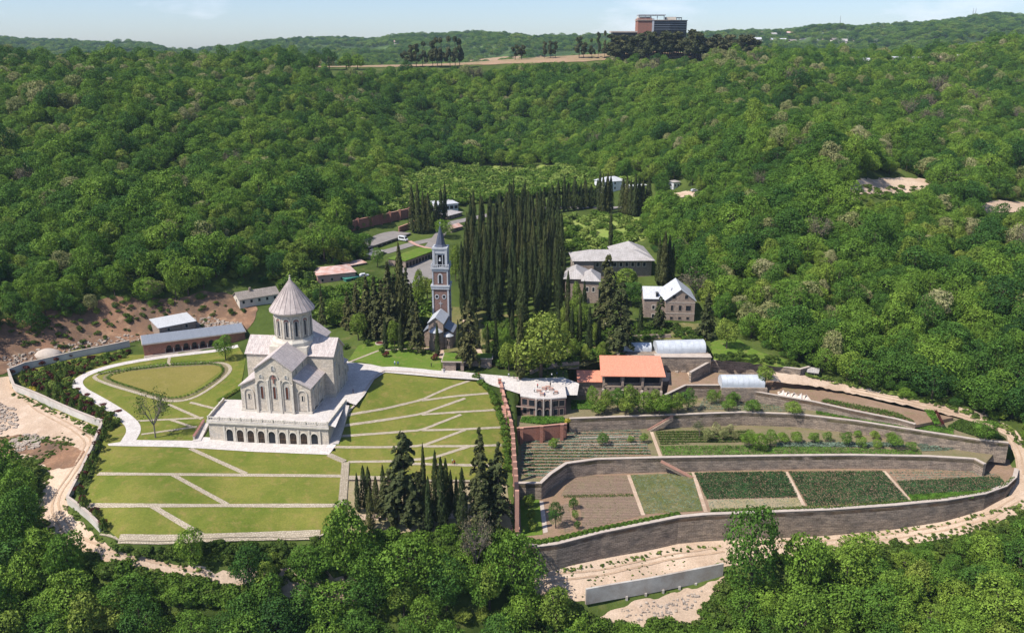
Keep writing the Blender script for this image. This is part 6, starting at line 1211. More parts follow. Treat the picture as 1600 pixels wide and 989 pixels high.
# random shrubs: garden at the left, upper slopes and the terraced hill behind the plaza
def inpx(poly, n, seed, lev=None):
    r = np.random.default_rng(seed); P = [G(a, b) if lev is None else W(a, b, *lev) for a, b in poly]; xs = [p.x for p in P]; ys_ = [p.y for p in P]; X_ = r.uniform(min(xs), max(xs), n * 6); Y_ = r.uniform(min(ys_), max(ys_), n * 6); k = inpoly(X_, Y_, P); return X_[k][:n], Y_[k][:n]
def shrubs(name, label, poly, n, kinds, smin, smax, seed, cat='shrubs', avoid=()):
    X_, Y_ = inpx(poly, n, seed)
    if avoid:
        u, v, d = proj(X_, Y_, H(X_, Y_)); k = np.ones(len(X_), bool)
        for a in avoid: k &= ~((u > a[0]) & (u < a[2]) & (v > a[1]) & (v < a[3]))
        X_, Y_ = X_[k], Y_[k]
    Z_ = H(X_, Y_); r = np.random.default_rng(seed + 1); ms = [m for k_ in kinds for m in BM[k_]]; s = r.uniform(smin, smax, len(X_))
    return instancer(name, label, cat, np.stack([X_, Y_, Z_], 1), np.stack([s, s, s * r.uniform(.7, 1.1, len(X_))], 1), r.uniform(0, 6.28, len(X_)), r.integers(0, len(ms), len(X_)), ms)
shrubs('flower_bed', 'dense mixed flower and shrub bed inside the pale garden wall', [(28, 588), (90, 572), (203, 548), (205, 556), (140, 578), (112, 592), (112, 606), (140, 626), (185, 655), (190, 668), (170, 675), (140, 655), (80, 625)], 620, ['shrub', 'shrub', 'meadow', 'cone', 'red'], .45, 1.15, 3)
shrubs('undergrowth', 'mixed shrubs among the garden paths behind the plaza', [(760, 575), (760, 500), (900, 500), (990, 530), (975, 560), (905, 568), (830, 580)], 560, ['shrub', 'shrub', 'hedge'], .6, 2.0, 4)
for i, (px, b, t_, w_) in enumerate([(790, 560, 520, 22), (882, 545, 505, 24), (895, 560, 530, 22), (868, 562, 535, 24), (930, 540, 505, 20), (878, 520, 480, 20), (760, 540, 510, 18), (915, 565, 540, 20), (940, 562, 535, 22), (860, 530, 492, 22)]): T('light' if i % 3 else 'broad', px, b, t_, w_, 'small leafy tree among the garden paths behind the plaza', 'small trees in the garden behind the plaza')
for px, b, t_ in [(893, 545, 480), (872, 540, 470), (886, 530, 462), (935, 545, 490), (800, 540, 485), (745, 545, 490), (855, 545, 500), (912, 505, 440)]: T('cypress', px, b, t_, 10, 'slim dark cypress among the garden paths behind the plaza', 'cypresses in the garden behind the plaza')
shrubs('undergrowth', 'shrubs and saplings below the stone house', [(985, 535), (985, 505), (1060, 508), (1100, 525), (1095, 540), (1050, 526)], 150, ['shrub', 'hedge'], .5, 1.2, 5)
shrubs('undergrowth', 'low bushes on the grassy strip at the wood edge', [(1112, 560), (1150, 556), (1250, 572), (1262, 580), (1200, 570), (1120, 564)], 60, ['shrub'], .6, 1.3, 6)
shrubs('undergrowth', 'bushes scattered over the far light green meadow', [(560, 345), (600, 300), (640, 250), (960, 250), (1000, 290), (860, 305), (720, 320), (640, 335)], 3200, ['meadow', 'meadow', 'hedge'], .8, 4.2, 8)
shrubs('undergrowth', 'bushes between the houses and the garage decks behind the cathedral', [(440, 445), (480, 425), (490, 400), (560, 385), (580, 402), (560, 440), (600, 450), (640, 470), (690, 480), (690, 500), (640, 520), (560, 515), (470, 500), (440, 470)], 800, ['shrub', 'hedge', 'meadow'], .8, 3.2, 14, avoid=[(488, 405, 562, 458), (545, 400, 575, 425), (575, 395, 605, 416), (565, 425, 575, 440), (625, 395, 690, 455)])
shrubs('undergrowth', 'bushes on the meadow behind the convent', [(870, 400), (870, 345), (950, 335), (1010, 350), (1000, 385), (940, 405)], 170, ['meadow', 'hedge'], .9, 2.8, 9)
shrubs('undergrowth', 'weeds and bushes below the front lawn wall and along the dirt road', [(180, 862), (300, 855), (420, 850), (540, 850), (560, 900), (470, 915), (400, 890), (300, 880)], 260, ['shrub', 'shrub'], .5, 1.5, 10)
shrubs('undergrowth', 'weeds on the eroded clay bank', [(10, 500), (190, 470), (330, 462), (400, 490), (330, 510), (200, 530), (20, 560)], 150, ['shrub'], .3, 1.3, 11)
shrubs('undergrowth', 'bright bushes below the concrete retaining wall', [(850, 950), (960, 985), (1090, 975), (1140, 905), (1200, 930), (1150, 1000), (900, 1010)], 300, ['shrub', 'hedge'], .6, 2.0, 12)
shrubs('undergrowth', 'scrub between the dirt track and the lower right wood', [(1190, 880), (1300, 862), (1480, 850), (1600, 812), (1600, 850), (1300, 890)], 260, ['shrub'], .7, 1.8, 13)
shrubs('undergrowth', 'bushes on the open ground below the conifer grove', [(545, 842), (600, 840), (800, 842), (800, 895), (700, 885), (560, 890)], 330, ['shrub', 'hedge'], .6, 2.0, 15)
shrubs('undergrowth', 'bushes on the open ground right below the dirt road at lower left', [(112, 868), (165, 887), (240, 905), (335, 924), (400, 925), (400, 965), (250, 940), (120, 905), (70, 850)], 420, ['shrub', 'hedge'], .7, 2.0, 16)
shrubs('undergrowth', 'bushes growing over the bare road cutting on the right hillside', [(1322, 306), (1335, 296), (1400, 290), (1445, 294), (1478, 304), (1440, 314), (1370, 310)], 70, ['shrub', 'hedge'][:2], .7, 1.8, 17)
def verge(label, px, n, spread, seed, smax=.55):
    P = resample(GP(px), 1.0); r = np.random.default_rng(seed); k = r.integers(0, len(P), n); X_ = np.array([P[i].x for i in k]) + r.normal(0, spread, n); Y_ = np.array([P[i].y for i in k]) + r.normal(0, spread, n); s = r.uniform(.15, smax, n); ms = BM['shrub'] + BM['meadow']
    instancer('verge_weeds', label, 'weeds', np.stack([X_, Y_, H(X_, Y_)], 1), np.stack([s, s, s * .8], 1), r.uniform(0, 6.28, n), r.integers(0, len(ms), n), ms)
verge('weeds along the outer edge of the dirt road at the left', [(55, 718), (70, 745), (56, 790), (72, 825), (110, 862), (165, 880), (240, 898), (335, 915)], 520, .9, 71, .7)
verge('weeds along the foot of the pale garden wall', [(22, 616), (90, 646), (158, 674), (140, 716), (103, 790), (160, 850), (262, 878), (335, 896)], 300, .6, 72)
verge('weeds along the outer edge of the right dirt track', [(1130, 878), (1190, 876), (1300, 860), (1400, 849), (1480, 838), (1570, 815), (1606, 790)], 330, 1.0, 73, .7)
verge('weeds along the wood side of the upper dirt track', [(1606, 700), (1570, 668), (1480, 634), (1400, 617), (1330, 601), (1265, 588)], 420, .8, 74, .8)
verge('weeds at the foot of the longest stone wall', [(845, 897), (940, 884), (1060, 860), (1200, 846), (1300, 841), (1400, 832), (1480, 818), (1570, 795)], 260, .4, 75)
verge('tufts of grass in the middle of the dirt platform above the concrete wall', [(900, 905), (960, 895), (1010, 890), (1060, 880)], 90, 2.6, 76, .3)
verge('weeds around the gravel heaps at the left', [(0, 690), (50, 690), (110, 692), (60, 720), (0, 718)], 300, 1.6, 77, .6)
# ------------------------------------------------------------------ vegetable beds
def bed(name, label, poly, lev, mat, n, leaf, h_, seed, row=None, cat='vegetables', fillr=.5, soil=None, off=.06):
    P = [W(a, b, *lev) for a, b in poly]; zf = lambda x, y: lev[0] + lev[1] * x
    if soil: structure(sheet(name + '_soil', P, soil, off, 6, hf=zf))
    X_, Y_ = inpx(poly, n, seed, lev)
    if row:
        k = ((Y_ + .012 * X_) % row) < row * fillr; X_, Y_ = X_[k], Y_[k]
    r = np.random.default_rng(seed + 50); Pp = np.stack([X_, Y_, zf(X_, Y_) + off + r.uniform(.02, h_, len(X_))], 1); N_ = r.normal(0, .5, Pp.shape); N_[:, 2] += 1; N_ /= np.linalg.norm(N_, axis=1)[:, None]
    V_, F_ = leaf_quads(Pp, N_, leaf, r, .3); o = stuff(link(name, npmesh(name, V_, F_, M[mat]))); o['label'] = label; o['category'] = cat; return o
bed('crop_bed', 'dark green dense crop on the lowest terrace left of the pale path', [(1084, 739), (1226, 737), (1247, 777), (1104, 780)], T1Z, 'darkcrop', 16000, .16, .4, 21)
bed('crop_bed', 'patchy green crop on the lowest terrace between two diagonal earth paths', [(1232, 737), (1378, 736), (1422, 784), (1262, 791)], T1Z, 'darkcrop', 17000, .16, .35, 22)
bed('crop_bed', 'green crop at the right end of the lowest terrace', [(1400, 752), (1560, 744), (1572, 756), (1545, 768), (1418, 775)], T1Z, 'darkcrop', 9000, .15, .35, 23)
bed('crop_bed', 'bright green strip at the right end of the lowest terrace', [(1419, 774), (1545, 767), (1520, 778), (1426, 786)], T1Z, 'brightcrop', 8000, .16, .4, 24)
bed('crop_rows', 'thin crop rows at the top right of the lowest terrace', [(1385, 736), (1532, 733), (1560, 744), (1402, 751)], T1Z, 'greycrop', 2500, .15, .3, 25, 1.6)
bed('crop_bed', 'sparse beige green plot on the lowest terrace right of the brown plots', [(985, 742), (1081, 739), (1098, 798), (1007, 803)], T1Z, 'greycrop', 5200, .12, .18, 26, soil='gardenfloor')
bed('crop_bed', 'greyish stubble strip below the dark green crop', [(1105, 781), (1247, 778), (1257, 792), (1110, 797)], T1Z, 'greycrop', 1200, .12, .15, 27, soil='drygrass')
bed('seed_rows', 'raked brown plot in the upper left of the lowest terrace', [(893, 743), (980, 742), (989, 770), (876, 775)], T1Z, 'shrub', 500, .10, .12, 28, soil='soilrow')
bed('seed_rows', 'raked brown plot in the middle left of the lowest terrace', [(905, 777), (992, 775), (1003, 805), (910, 828)], T1Z, 'shrub', 500, .10, .12, 29, soil='soilrow')
bed('seed_rows', 'narrow raked plot between bushes at the left of the lowest terrace', [(872, 790), (888, 787), (896, 828), (882, 832)], T1Z, 'shrub', 100, .10, .12, 30, soil='soilrow')
bed('weed_strip', 'narrow green strip between two raked brown plots', [(880, 774), (988, 772), (990, 776), (880, 778)], T1Z, 'shrub', 900, .14, .3, 31)
bed('lettuce_rows', 'grey green rows in the left part of the middle terrace', [(813, 742), (816, 677), (1000, 672), (1018, 712), (930, 714), (880, 722), (850, 748)], T2Z, 'greycrop', 42000, .15, .35, 32, 2.1, fillr=.5, soil='soil')
bed('crop_rows', 'brighter rows in the lower left part of the middle terrace', [(820, 745), (818, 705), (1010, 700), (1016, 711), (930, 713), (880, 720), (850, 740)], T2Z, 'shrub', 16000, .15, .35, 33, 2.1, fillr=.4)
bed('crop_rows', 'green rows right of the earth path on the middle terrace', [(1024, 675), (1170, 672), (1185, 690), (1032, 695)], T2Z, 'shrub', 20000, .15, .4, 34, 1.9, fillr=.55)
bed('crop_bed', 'bright green bed along the edge of the middle wall', [(1030, 697), (1180, 696), (1320, 700), (1440, 705), (1440, 711), (1200, 711), (1036, 712)], T2Z, 'brightcrop', 12000, .15, .35, 35)
bed('cabbage_rows', 'blue grey cabbage rows on the middle terrace', [(1215, 692), (1400, 692), (1420, 698), (1330, 699), (1212, 699)], T2Z, 'greycrop', 9000, .2, .35, 36, 1.4, fillr=.6)
bed('cabbage_rows', 'grey green rows at the right end of the middle terrace', [(1430, 692), (1480, 696), (1500, 703), (1440, 705)], T2Z, 'greycrop', 3500, .18, .3, 37, 1.4)
bed('crop_bed', 'bright green patch before the two storey pavilion', [(812, 660), (816, 652), (880, 652), (884, 660), (850, 664)], T3Z, 'brightcrop', 5000, .17, .6, 38)
bed('crop_bed', 'green patch right of the pavilion below the yard wall', [(892, 640), (892, 626), (925, 626), (930, 640)], T3Z, 'brightcrop', 3500, .15, .4, 39)
bed('crop_bed', 'bright green strip between the low upper wall and the long terrace wall', [(1275, 640), (1340, 648), (1420, 661), (1490, 670), (1490, 679), (1400, 668), (1330, 655), (1275, 647)], T3Z, 'brightcrop', 9000, .16, .4, 40)
bed('crop_bed', 'pale vegetable plot on the upper terrace between the fruit trees', [(1090, 640), (1100, 622), (1190, 622), (1270, 632), (1260, 644), (1160, 642)], T3Z, 'greycrop', 9000, .15, .3, 41, 1.6)
bed('weed_strip', 'rough grass and weeds on the right tip of the upper terrace', [(1480, 668), (1500, 656), (1545, 668), (1572, 688), (1530, 684)], T3Z, 'shrub', 9000, .2, .6, 42)
bed('lettuce_rows', 'bright lettuce rows flanked by red rows at the right end of the top plot', [(1443, 640), (1458, 641), (1470, 663), (1460, 663)], T4P := (-2.6 + .043 * 50, -.043), 'brightcrop', 1500, .16, .3, 43)
bed('red_lettuce_row', 'dark red lettuce row right of the bright rows in the top plot', [(1460, 641), (1464, 642), (1476, 664), (1471, 664)], T4P, 'redshrub', 700, .16, .3, 44)
bed('weed_strip', 'scattered weeds along the low upper wall of the top plot', [(1280, 628), (1290, 624), (1400, 645), (1430, 660), (1400, 653)], T4P, 'shrub', 2600, .2, .6, 45)
bed('weed_strip', 'ragged plants along the inside of the lowest terrace wall', [(1110, 798), (1300, 793), (1480, 779), (1560, 765), (1580, 748), (1586, 748), (1574, 760), (1540, 772), (1480, 782), (1300, 797), (1110, 803)], T1Z, 'shrub', 12000, .22, .9, 46)
structure(sheet('white_path', [W(a, b, *T1Z) for a, b in ((843, 783), (849, 783), (856, 831), (849, 833))], 'coping', .06, 3, hf=lambda x, y: T1Z[0] + T1Z[1] * x))
structure(sheet('green_verge', [W(a, b, *T1Z) for a, b in ((812, 775), (842, 775), (848, 835), (815, 838))], 'lushgrass', .05, 3, hf=lambda x, y: T1Z[0] + T1Z[1] * x))
for a, b, lv in (((1083, 738), (1103, 800), T1Z), ((1228, 737), (1256, 790), T1Z), ((1381, 736), (1424, 785), T1Z), ((982, 742), (1005, 805), T1Z), ((1018, 675), (1032, 713), T2Z)):
    structure(ribbon('earth_path', [W(*a, *lv), W(*b, *lv)], 1.1, 'dirt', .1, 1.5, hf=lambda x, y, lv=lv: lv[0] + lv[1] * x))
for a in (((905, 685), (990, 683)), ((908, 696), (1000, 694))): mbp = [W(*q, *T2Z) for q in a]; structure(ribbon('pale_ground_cover', mbp, .6, 'coping', .3, 1.5, hf=lambda x, y: T2Z[0] + .004 * x, jag=.1))
# hedge along the lowest wall
hq = resample([W(a, b, *T1Z) for a, b in ((815, 842), (822, 848), (842, 851), (870, 846), (940, 829), (1010, 815), (1058, 805))], 1.6); V_ = []; 
t = thing('hedge', 'continuous clipped hedge along the inside of the lowest terrace wall', 'hedge', (hq[0].x, hq[0].y, -17.5)); C = []; RR = []
for q in hq: C.append((q.x - hq[0].x, q.y - hq[0].y, .55)); RR.append(1.05)
V_, F_ = lobes_leaves(C, RR, 16000, .17, np.random.default_rng(9), .8, 1.0); link('foliage', npmesh('foliage', V_, F_, M['hedge']), None, t)
oq = resample(smooth_line(GP([(165, 589), (200, 579.5), (263, 572), (332, 569), (349, 574), (348, 586), (325, 603), (300, 617), (276, 623.5), (250, 621), (212, 608), (176, 597)]), 1, True), 1.1, True); o = Vector((oq[0].x, oq[0].y, h1(oq[0].x, oq[0].y))); C = [(q.x - o.x, q.y - o.y, h1(q.x, q.y) - o.z + .25) for q in oq]
V_, F_ = lobes_leaves(C, [.55] * len(C), len(C) * 70, .14, np.random.default_rng(77), .8, 1.0); t = thing('hedge', 'dark low planted ring around the oval lawn', 'hedge', o); link('foliage', npmesh('foliage', V_, F_, M['leaf']), None, t)
for i, (a, b, w_, h_, lab) in enumerate([((155, 585), (259, 570.5), 1.2, 1.0, 'low trimmed hedge between curved path and oval lawn, left of the gap'), ((270.7, 570), (349, 565), 1.2, 1.0, 'low trimmed hedge before the brick arcade, right of the gap'), ((341, 628), (376, 608), 1.0, .8, 'dark low hedge beside the left edge of the arcaded terrace')]):
    q_ = resample([G(*a), G(*b)], 1.0); o = G(*a); C = [(q.x - o.x, q.y - o.y, h1(q.x, q.y) - o.z + .4) for q in q_]; V_, F_ = lobes_leaves(C, [.7] * len(C), len(C) * 110, .14, np.random.default_rng(i), .8, 1.0); t = thing('hedge', lab, 'hedge', o); link('foliage', npmesh('foliage', V_, F_, M['leaf']), None, t)
# ------------------------------------------------------------------ the woods
CLEAR = [
 [(-100, 555), (0, 530), (60, 520), (150, 500), (200, 478), (235, 492), (335, 468), (352, 450), (432, 442), (478, 440), (486, 420), (560, 416), (582, 404), (572, 382), (545, 366), (640, 332), (655, 325), (655, 312), (720, 300), (720, 330), (860, 330), (935, 318), (940, 292), (1020, 292), (1020, 320), (960, 328), (1000, 345), (1000, 378), (1030, 400), (1070, 440), (1092, 470), (1110, 500), (1145, 515), (1190, 545), (1262, 582), (1330, 601), (1450, 634), (1560, 662), (1606, 690), (1610, 800), (1500, 824), (1440, 845), (1300, 856), (1225, 860), (1225, 900), (1133, 905), (1133, 935), (1085, 985), (950, 980), (912, 935), (840, 935), (835, 880), (790, 846), (700, 842), (560, 842), (520, 846), (470, 850), (420, 855), (350, 868), (338, 905), (320, 912), (240, 894), (170, 880), (115, 862), (74, 828), (58, 790), (75, 745), (60, 722), (0, 715), (-100, 715)],
 [(600, 335), (620, 300), (660, 272), (740, 264), (850, 264), (930, 275), (960, 300), (930, 320), (720, 320), (640, 335)],
 [(1050, 286), (1070, 286), (1095, 303), (1090, 312), (1055, 308)], [(1325, 292), (1345, 279), (1400, 276), (1445, 282), (1438, 298), (1395, 303), (1340, 303)], [(1532, 322), (1545, 315), (1620, 317), (1620, 327), (1542, 330)],
 [(460, 103), (700, 99), (780, 84), (930, 74), (1110, 78), (1100, 88), (960, 92), (880, 94), (760, 104), (600, 109), (470, 108)], [(1405, 66), (1450, 66), (1450, 78), (1405, 78)], [(958, 20), (1080, 20), (1080, 84), (958, 84)]]
r = np.random.default_rng(11); PX = []
for (y0, y1, sp, fn) in ((112, 300, 6.6, .80), (300, 420, 7.4, .76), (420, 720, 7.6, .72), (720, 1160, 9.0, .68)):
    for y in np.arange(y0, y1, sp):
        w_ = y * fn + 25; xs = np.arange(-w_, w_, sp); PX.append(np.stack([xs + r.uniform(-.45, .45, len(xs)) * sp, y + r.uniform(-.45, .45, len(xs)) * sp, np.full(len(xs), sp)], 1))
PX = np.concatenate(PX); X_, Y_ = PX[:, 0], PX[:, 1]; Z_ = H(X_, Y_); sc = (.72 + .62 * r.beta(2.2, 2.6, len(X_))) * np.where(PX[:, 2] > 8.5, 1.25, np.where(PX[:, 2] > 7.5, 1.18, np.where(PX[:, 2] > 7, 1.15, 1.05)))
ok = np.ones(len(X_), bool)
for hf_, lx in ((0, 0), (.35, -.6), (.35, .6), (.6, -.9), (.6, .9), (.92, 0), (.7, 0), (-.05, 0)):
    u, v, d = proj(X_ + lx * 5.0 * sc, Y_, Z_ + hf_ * 10.3 * sc)
    for c in CLEAR: ok &= ~inpoly(u, v, c)
for poly in [T1, T2, T3, T4]: ok &= ~inpoly(X_, Y_, poly)
# few gaps
X_, Y_, Z_, sc = X_[ok], Y_[ok], Z_[ok], sc[ok]
n = len(X_); print('wood trees', n)
def fld(s, ph): return np.sin(X_ / s + ph) * np.sin(Y_ / s * 1.3 + ph * 2.1) + .5 * np.sin(X_ / s * 2.3 - ph) * np.sin(Y_ / s * 1.9 + ph)
u_, v_, d_ = proj(X_, Y_, Z_)
bl = (v_ < 600) & (r.uniform(0, 1, n) < np.clip(.03 + .10 * np.clip(fld(40, 2.0) - .55, 0, 1) + .34 * ((v_ < 128) & (u_ > 740) & (u_ < 1180)) + .05 * (u_ > 1100) + .12 * ((v_ > 100) & (v_ < 190) & (u_ < 560)), 0, .6))
lt = r.uniform(0, 1, n) < np.clip(.07 + .35 * np.clip(fld(55, .7) - .3, 0, 1), 0, .45)
br = r.uniform(0, 1, n) < .006 + .12 * ((u_ > 1380) & (v_ > 130) & (v_ < 200) & (v_ > (u_ - 1380) * .25 + 125))
kind = np.where(bl, 2, np.where(br, 3, np.where(lt, 1, 0)))
KN = ['broad', 'light', 'blossom', 'brown']; SRC = []; base = {}
for k_ in KN:
    base[k_] = len(SRC)
    for i in range(len(PROTO[k_])): SRC.append(joined(k_, i))
idx = np.array([base[KN[k_]] + r.integers(0, len(PROTO[KN[k_]])) for k_ in kind]); rot = r.uniform(0, 6.28, n)
sc = sc * (1 + .16 * np.clip(fld(26, 3.0), -1, 1)); S3 = np.stack([sc * r.uniform(.85, 1.25, n), sc * r.uniform(.85, 1.25, n), sc * r.uniform(.75, 1.32, n)], 1)
# the largest ones in view are things of their own
ux, vy, dd = proj(X_, Y_, Z_ + 6 * sc); vis = (ux > -25) & (ux < 1625) & (vy < 1005) & (vy > 0); score = np.where(vis, sc / dd, 0); order = np.argsort(-score)[:262]
single = np.zeros(n, bool); single[order] = True
LOOK = ['leafy green', 'light green', 'pale blossoming', 'bare greyish']
for i in order:
    px, py = ux[i], vy[i]
    if py > 700: zone = ('at the very left edge beside the dirt road' if px < 110 else 'below the dirt road bend at lower left' if px < 330 else 'below the front lawn wall' if px < 540 else 'below the conifer grove' if px < 700 else 'below the foot of the brick steps' if px < 860 else 'in the gully under the concrete wall' if px < 1130 else 'just below the middle of the longest wall' if px < 1330 else 'below the right half of the longest wall' if px < 1480 else 'in the lower right corner wood')
    elif px > 900: zone = ('behind the stone house' if px < 1180 else 'behind the little hut' if px < 1300 else 'along the upper dirt track' if px < 1430 else 'at the right edge above the track') + (' near the edge' if py > 540 else ' a little uphill' if py > 470 else ' high uphill')
    else: zone = ('above the left end of the clay bank' if px < 150 else 'above the middle of the clay bank' if px < 300 else 'above the grey brown roofed house') + (' in the front row' if py > 430 else ' behind the front row')
    sz_ = 'large' if S3[i, 2] > 1.12 else ('small' if S3[i, 2] < .95 else 'medium sized')
    k_ = KN[kind[i]]; v = int(idx[i] - base[k_]); cm, tm = PROTO[k_][v]
    lab = '%s %s tree %s' % (sz_, LOOK[kind[i]], zone); t = thing(TREENAME[k_], lab, 'tree', (X_[i], Y_[i], Z_[i]), float(rot[i]), None)
    t['group'] = '%s %s trees %s' % (sz_, LOOK[kind[i]], zone); t.scale = tuple(float(q) for q in S3[i]); link('trunk', tm, None, t); link('crown', cm, None, t)
m = ~single
# small trees and saplings that close the gaps near the clearings
PX = []
for y in np.arange(120, 480, 4.6):
    w_ = y * .74 + 15; xs = np.arange(-w_, w_, 4.6); PX.append(np.stack([xs + r.uniform(-2, 2, len(xs)), y + r.uniform(-2, 2, len(xs))], 1))
PX = np.concatenate(PX); x2, y2 = PX[:, 0], PX[:, 1]; z2 = H(x2, y2); s2 = r.uniform(.22, .5, len(x2)); k = np.ones(len(x2), bool)
for hf_, lx in ((0, 0), (.6, -.9), (.6, .9), (.92, 0), (-.05, 0)):
    u, v, d = proj(x2 + lx * 5.0 * s2, y2, z2 + hf_ * 10.3 * s2)
    for c in CLEAR: k &= ~inpoly(u, v, c)
for poly in [T1, T2, T3, T4]: k &= ~inpoly(x2, y2, poly)
x2, y2, z2, s2 = x2[k], y2[k], z2[k], s2[k]; n2 = len(x2); print('understorey', n2)
i2 = np.where(r.uniform(0, 1, n2) < .3, base['light'] + r.integers(0, 2, n2), base['broad'] + r.integers(0, 6, n2))
instancer('understorey', 'low saplings and bushes filling the wood edges', 'undergrowth', np.stack([x2, y2, z2 - s2 * 1.6], 1), np.stack([s2 * 1.15, s2 * 1.15, s2], 1), r.uniform(0, 6.28, n2), i2, SRC)
instancer('wood', 'dense mixed wood covering the hillsides around the monastery', 'wood', np.stack([X_[m], Y_[m], Z_[m] - .3], 1), S3[m], rot[m], idx[m], SRC)
# far hills: sparser, in patches, with fields between
PX = []
for y in np.arange(1250, 3900, 21.0):
    w_ = y * .66 + 60; xs = np.arange(-w_, w_, 19.0); PX.append(np.stack([xs + r.uniform(-8, 8, len(xs)), y + r.uniform(-8, 8, len(xs))], 1))
PX = np.concatenate(PX); X_, Y_ = PX[:, 0], PX[:, 1]; f = fld(190, 1.3) + .7 * fld(70, .4) + r.normal(0, .35, len(X_)); k = f > -.42; X_, Y_ = X_[k], Y_[k]; Z_ = H(X_, Y_)
Z_ += np.clip((Y_ - 1300) / 600, 0, 1) * (6 * np.sin(X_ * .013 + Y_ * .004) * np.sin(Y_ * .011) + 3 * np.sin(X_ * .05) * np.sin(Y_ * .037))
s = r.uniform(1.0, 2.1, len(X_)); ii = np.where(r.uniform(0, 1, len(X_)) < .12, base['light'], 0) + r.integers(0, 2, len(X_)); print('far', len(X_))
instancer('far_wood', 'far wooded hills along the skyline', 'wood', np.stack([X_, Y_, Z_ - .5], 1), np.stack([s * 1.25, s * 1.25, s * .8], 1), r.uniform(0, 6.28, len(X_)), ii, SRC)
# ------------------------------------------------------------------ people, vehicles, furniture
def figure():
    """standing figure grown from one skeleton"""
    J = {'pelvis': (0, 0, .95, .13), 'waist': (0, 0, 1.1, .115), 'chest': (0, 0, 1.32, .14), 'neck': (0, 0, 1.48, .055), 'head': (0, -.01, 1.60, .092), 'crown': (0, 0, 1.70, .075),
         'sl': (.17, 0, 1.42, .055), 'el': (.24, .02, 1.15, .04), 'wl': (.25, -.06, .92, .028), 'hl': (.25, -.09, .83, .03), 'sr': (-.17, 0, 1.42, .055), 'er': (-.24, .02, 1.15, .04), 'wr': (-.25, -.06, .92, .028), 'hr': (-.25, -.09, .83, .03),
         'tl': (.1, 0, .88, .09), 'kl': (.11, -.02, .5, .06), 'al': (.11, 0, .09, .04), 'fl': (.12, -.16, .04, .035), 'tr': (-.1, 0, .88, .09), 'kr': (-.11, .0, .5, .06), 'ar': (-.11, .02, .09, .04), 'fr': (-.12, -.14, .04, .035)}
    E = [('pelvis', 'waist'), ('waist', 'chest'), ('chest', 'neck'), ('neck', 'head'), ('head', 'crown'), ('chest', 'sl'), ('sl', 'el'), ('el', 'wl'), ('wl', 'hl'), ('chest', 'sr'), ('sr', 'er'), ('er', 'wr'), ('wr', 'hr'), ('pelvis', 'tl'), ('tl', 'kl'), ('kl', 'al'), ('al', 'fl'), ('pelvis', 'tr'), ('tr', 'kr'), ('kr', 'ar'), ('ar', 'fr')]
    ks = list(J); me = bpy.data.meshes.new('skeleton'); me.from_pydata([J[k][:3] for k in ks], [(ks.index(a), ks.index(b)) for a, b in E], []); o = bpy.data.objects.new('skeleton', me); COL.objects.link(o)
    md = o.modifiers.new('skin', 'SKIN'); md.use_smooth_shade = True; sb = o.modifiers.new('sub', 'SUBSURF'); sb.levels = 1
    for i, k in enumerate(ks): me.skin_vertices[0].data[i].radius = (J[k][3], J[k][3] * .85); me.skin_vertices[0].data[i].use_root = (k == 'pelvis')
    dg = bpy.context.evaluated_depsgraph_get(); b = bpy.data.meshes.new_from_object(o.evaluated_get(dg)); bpy.data.objects.remove(o); b.name = 'body'; b.materials.clear(); return b
try:
    BODY = figure()
except Exception as ex:
    print('figure', ex); BODY = None
skin = plain('skin', (.42, .26, .19), coord='Object'); BODY.materials.append(skin)
def part_of(z0, z1, grow, name, xmax=9):
    bm = bmesh.new(); bm.from_mesh(BODY); bm.normal_update()
    bmesh.ops.delete(bm, geom=[f for f in bm.faces if not (z0 < f.calc_center_median().z < z1 and abs(f.calc_center_median().x) < xmax)], context='FACES')
    for v in bm.verts: v.co += v.normal * grow
    me = bpy.data.meshes.new(name); bm.to_mesh(me); bm.free(); return me
TOP, LEGS, HAIR = part_of(.98, 1.47, .02, 'shirt'), part_of(.1, 1.0, .02, 'trousers', .2), part_of(1.6, 1.9, .02, 'hair')
CL = {}
def cloth(c):
    if c not in CL: CL[c] = plain('cloth_%d' % len(CL), c, coord='Object')
    return CL[c]
def person(p, top, legs, label, rz=0.0, group=None, s=1.0):
    t = bpy.data.objects.new('person', BODY); COL.objects.link(t); t.location = p; t.rotation_euler = (0, 0, rz); t.scale = (s,) * 3; tag(t, label, 'person', group)
    for nm, me, c in (('shirt', TOP, top), ('trousers', LEGS, legs), ('hair', HAIR, (.03, .02, .015))):
        m2 = me.copy(); m2.materials.clear(); m2.materials.append(cloth(c)); link(nm, m2, None, t)
B_, W_, RD_, BL = (.02, .02, .025), (.7, .7, .7), (.45, .05, .04), (.05, .1, .3)
for (px, py, a, b, lab, z) in [(552, 615, (.03, .05, .12), B_, 'person in dark clothes standing alone on the white plaza beside the cathedral', .1), (617, 571, W_, BL, 'person in a white top on the plaza near the small lawn', None), (622, 572, BL, B_, 'person in a blue top on the plaza near the small lawn', None), (674, 574, B_, B_, 'person in black at the lawn edge left of the gatehouse', None), (693, 580, (.5, .35, .3), B_, 'person in a beige top at the gatehouse corner', None), (694, 583, W_, BL, 'person in white before the gatehouse', None),
                           (748, 590, RD_, B_, 'person in a red top by the top of the hedge', None), (781, 603, RD_, B_, 'person in red at the top of the brick wall', None), (118, 601, B_, B_, 'person in dark clothes at the left bend of the curved path', None), (707, 725, W_, RD_, 'person in white on the striped lawn path beside the tall fir', None), (710, 727, RD_, B_, 'person in red on the striped lawn path beside the tall fir', None)]:
    p = W(px, py, z) if z is not None else G(px, py); p.z += .12; person(p, a, b, lab, random.uniform(0, 6), s=1.05)
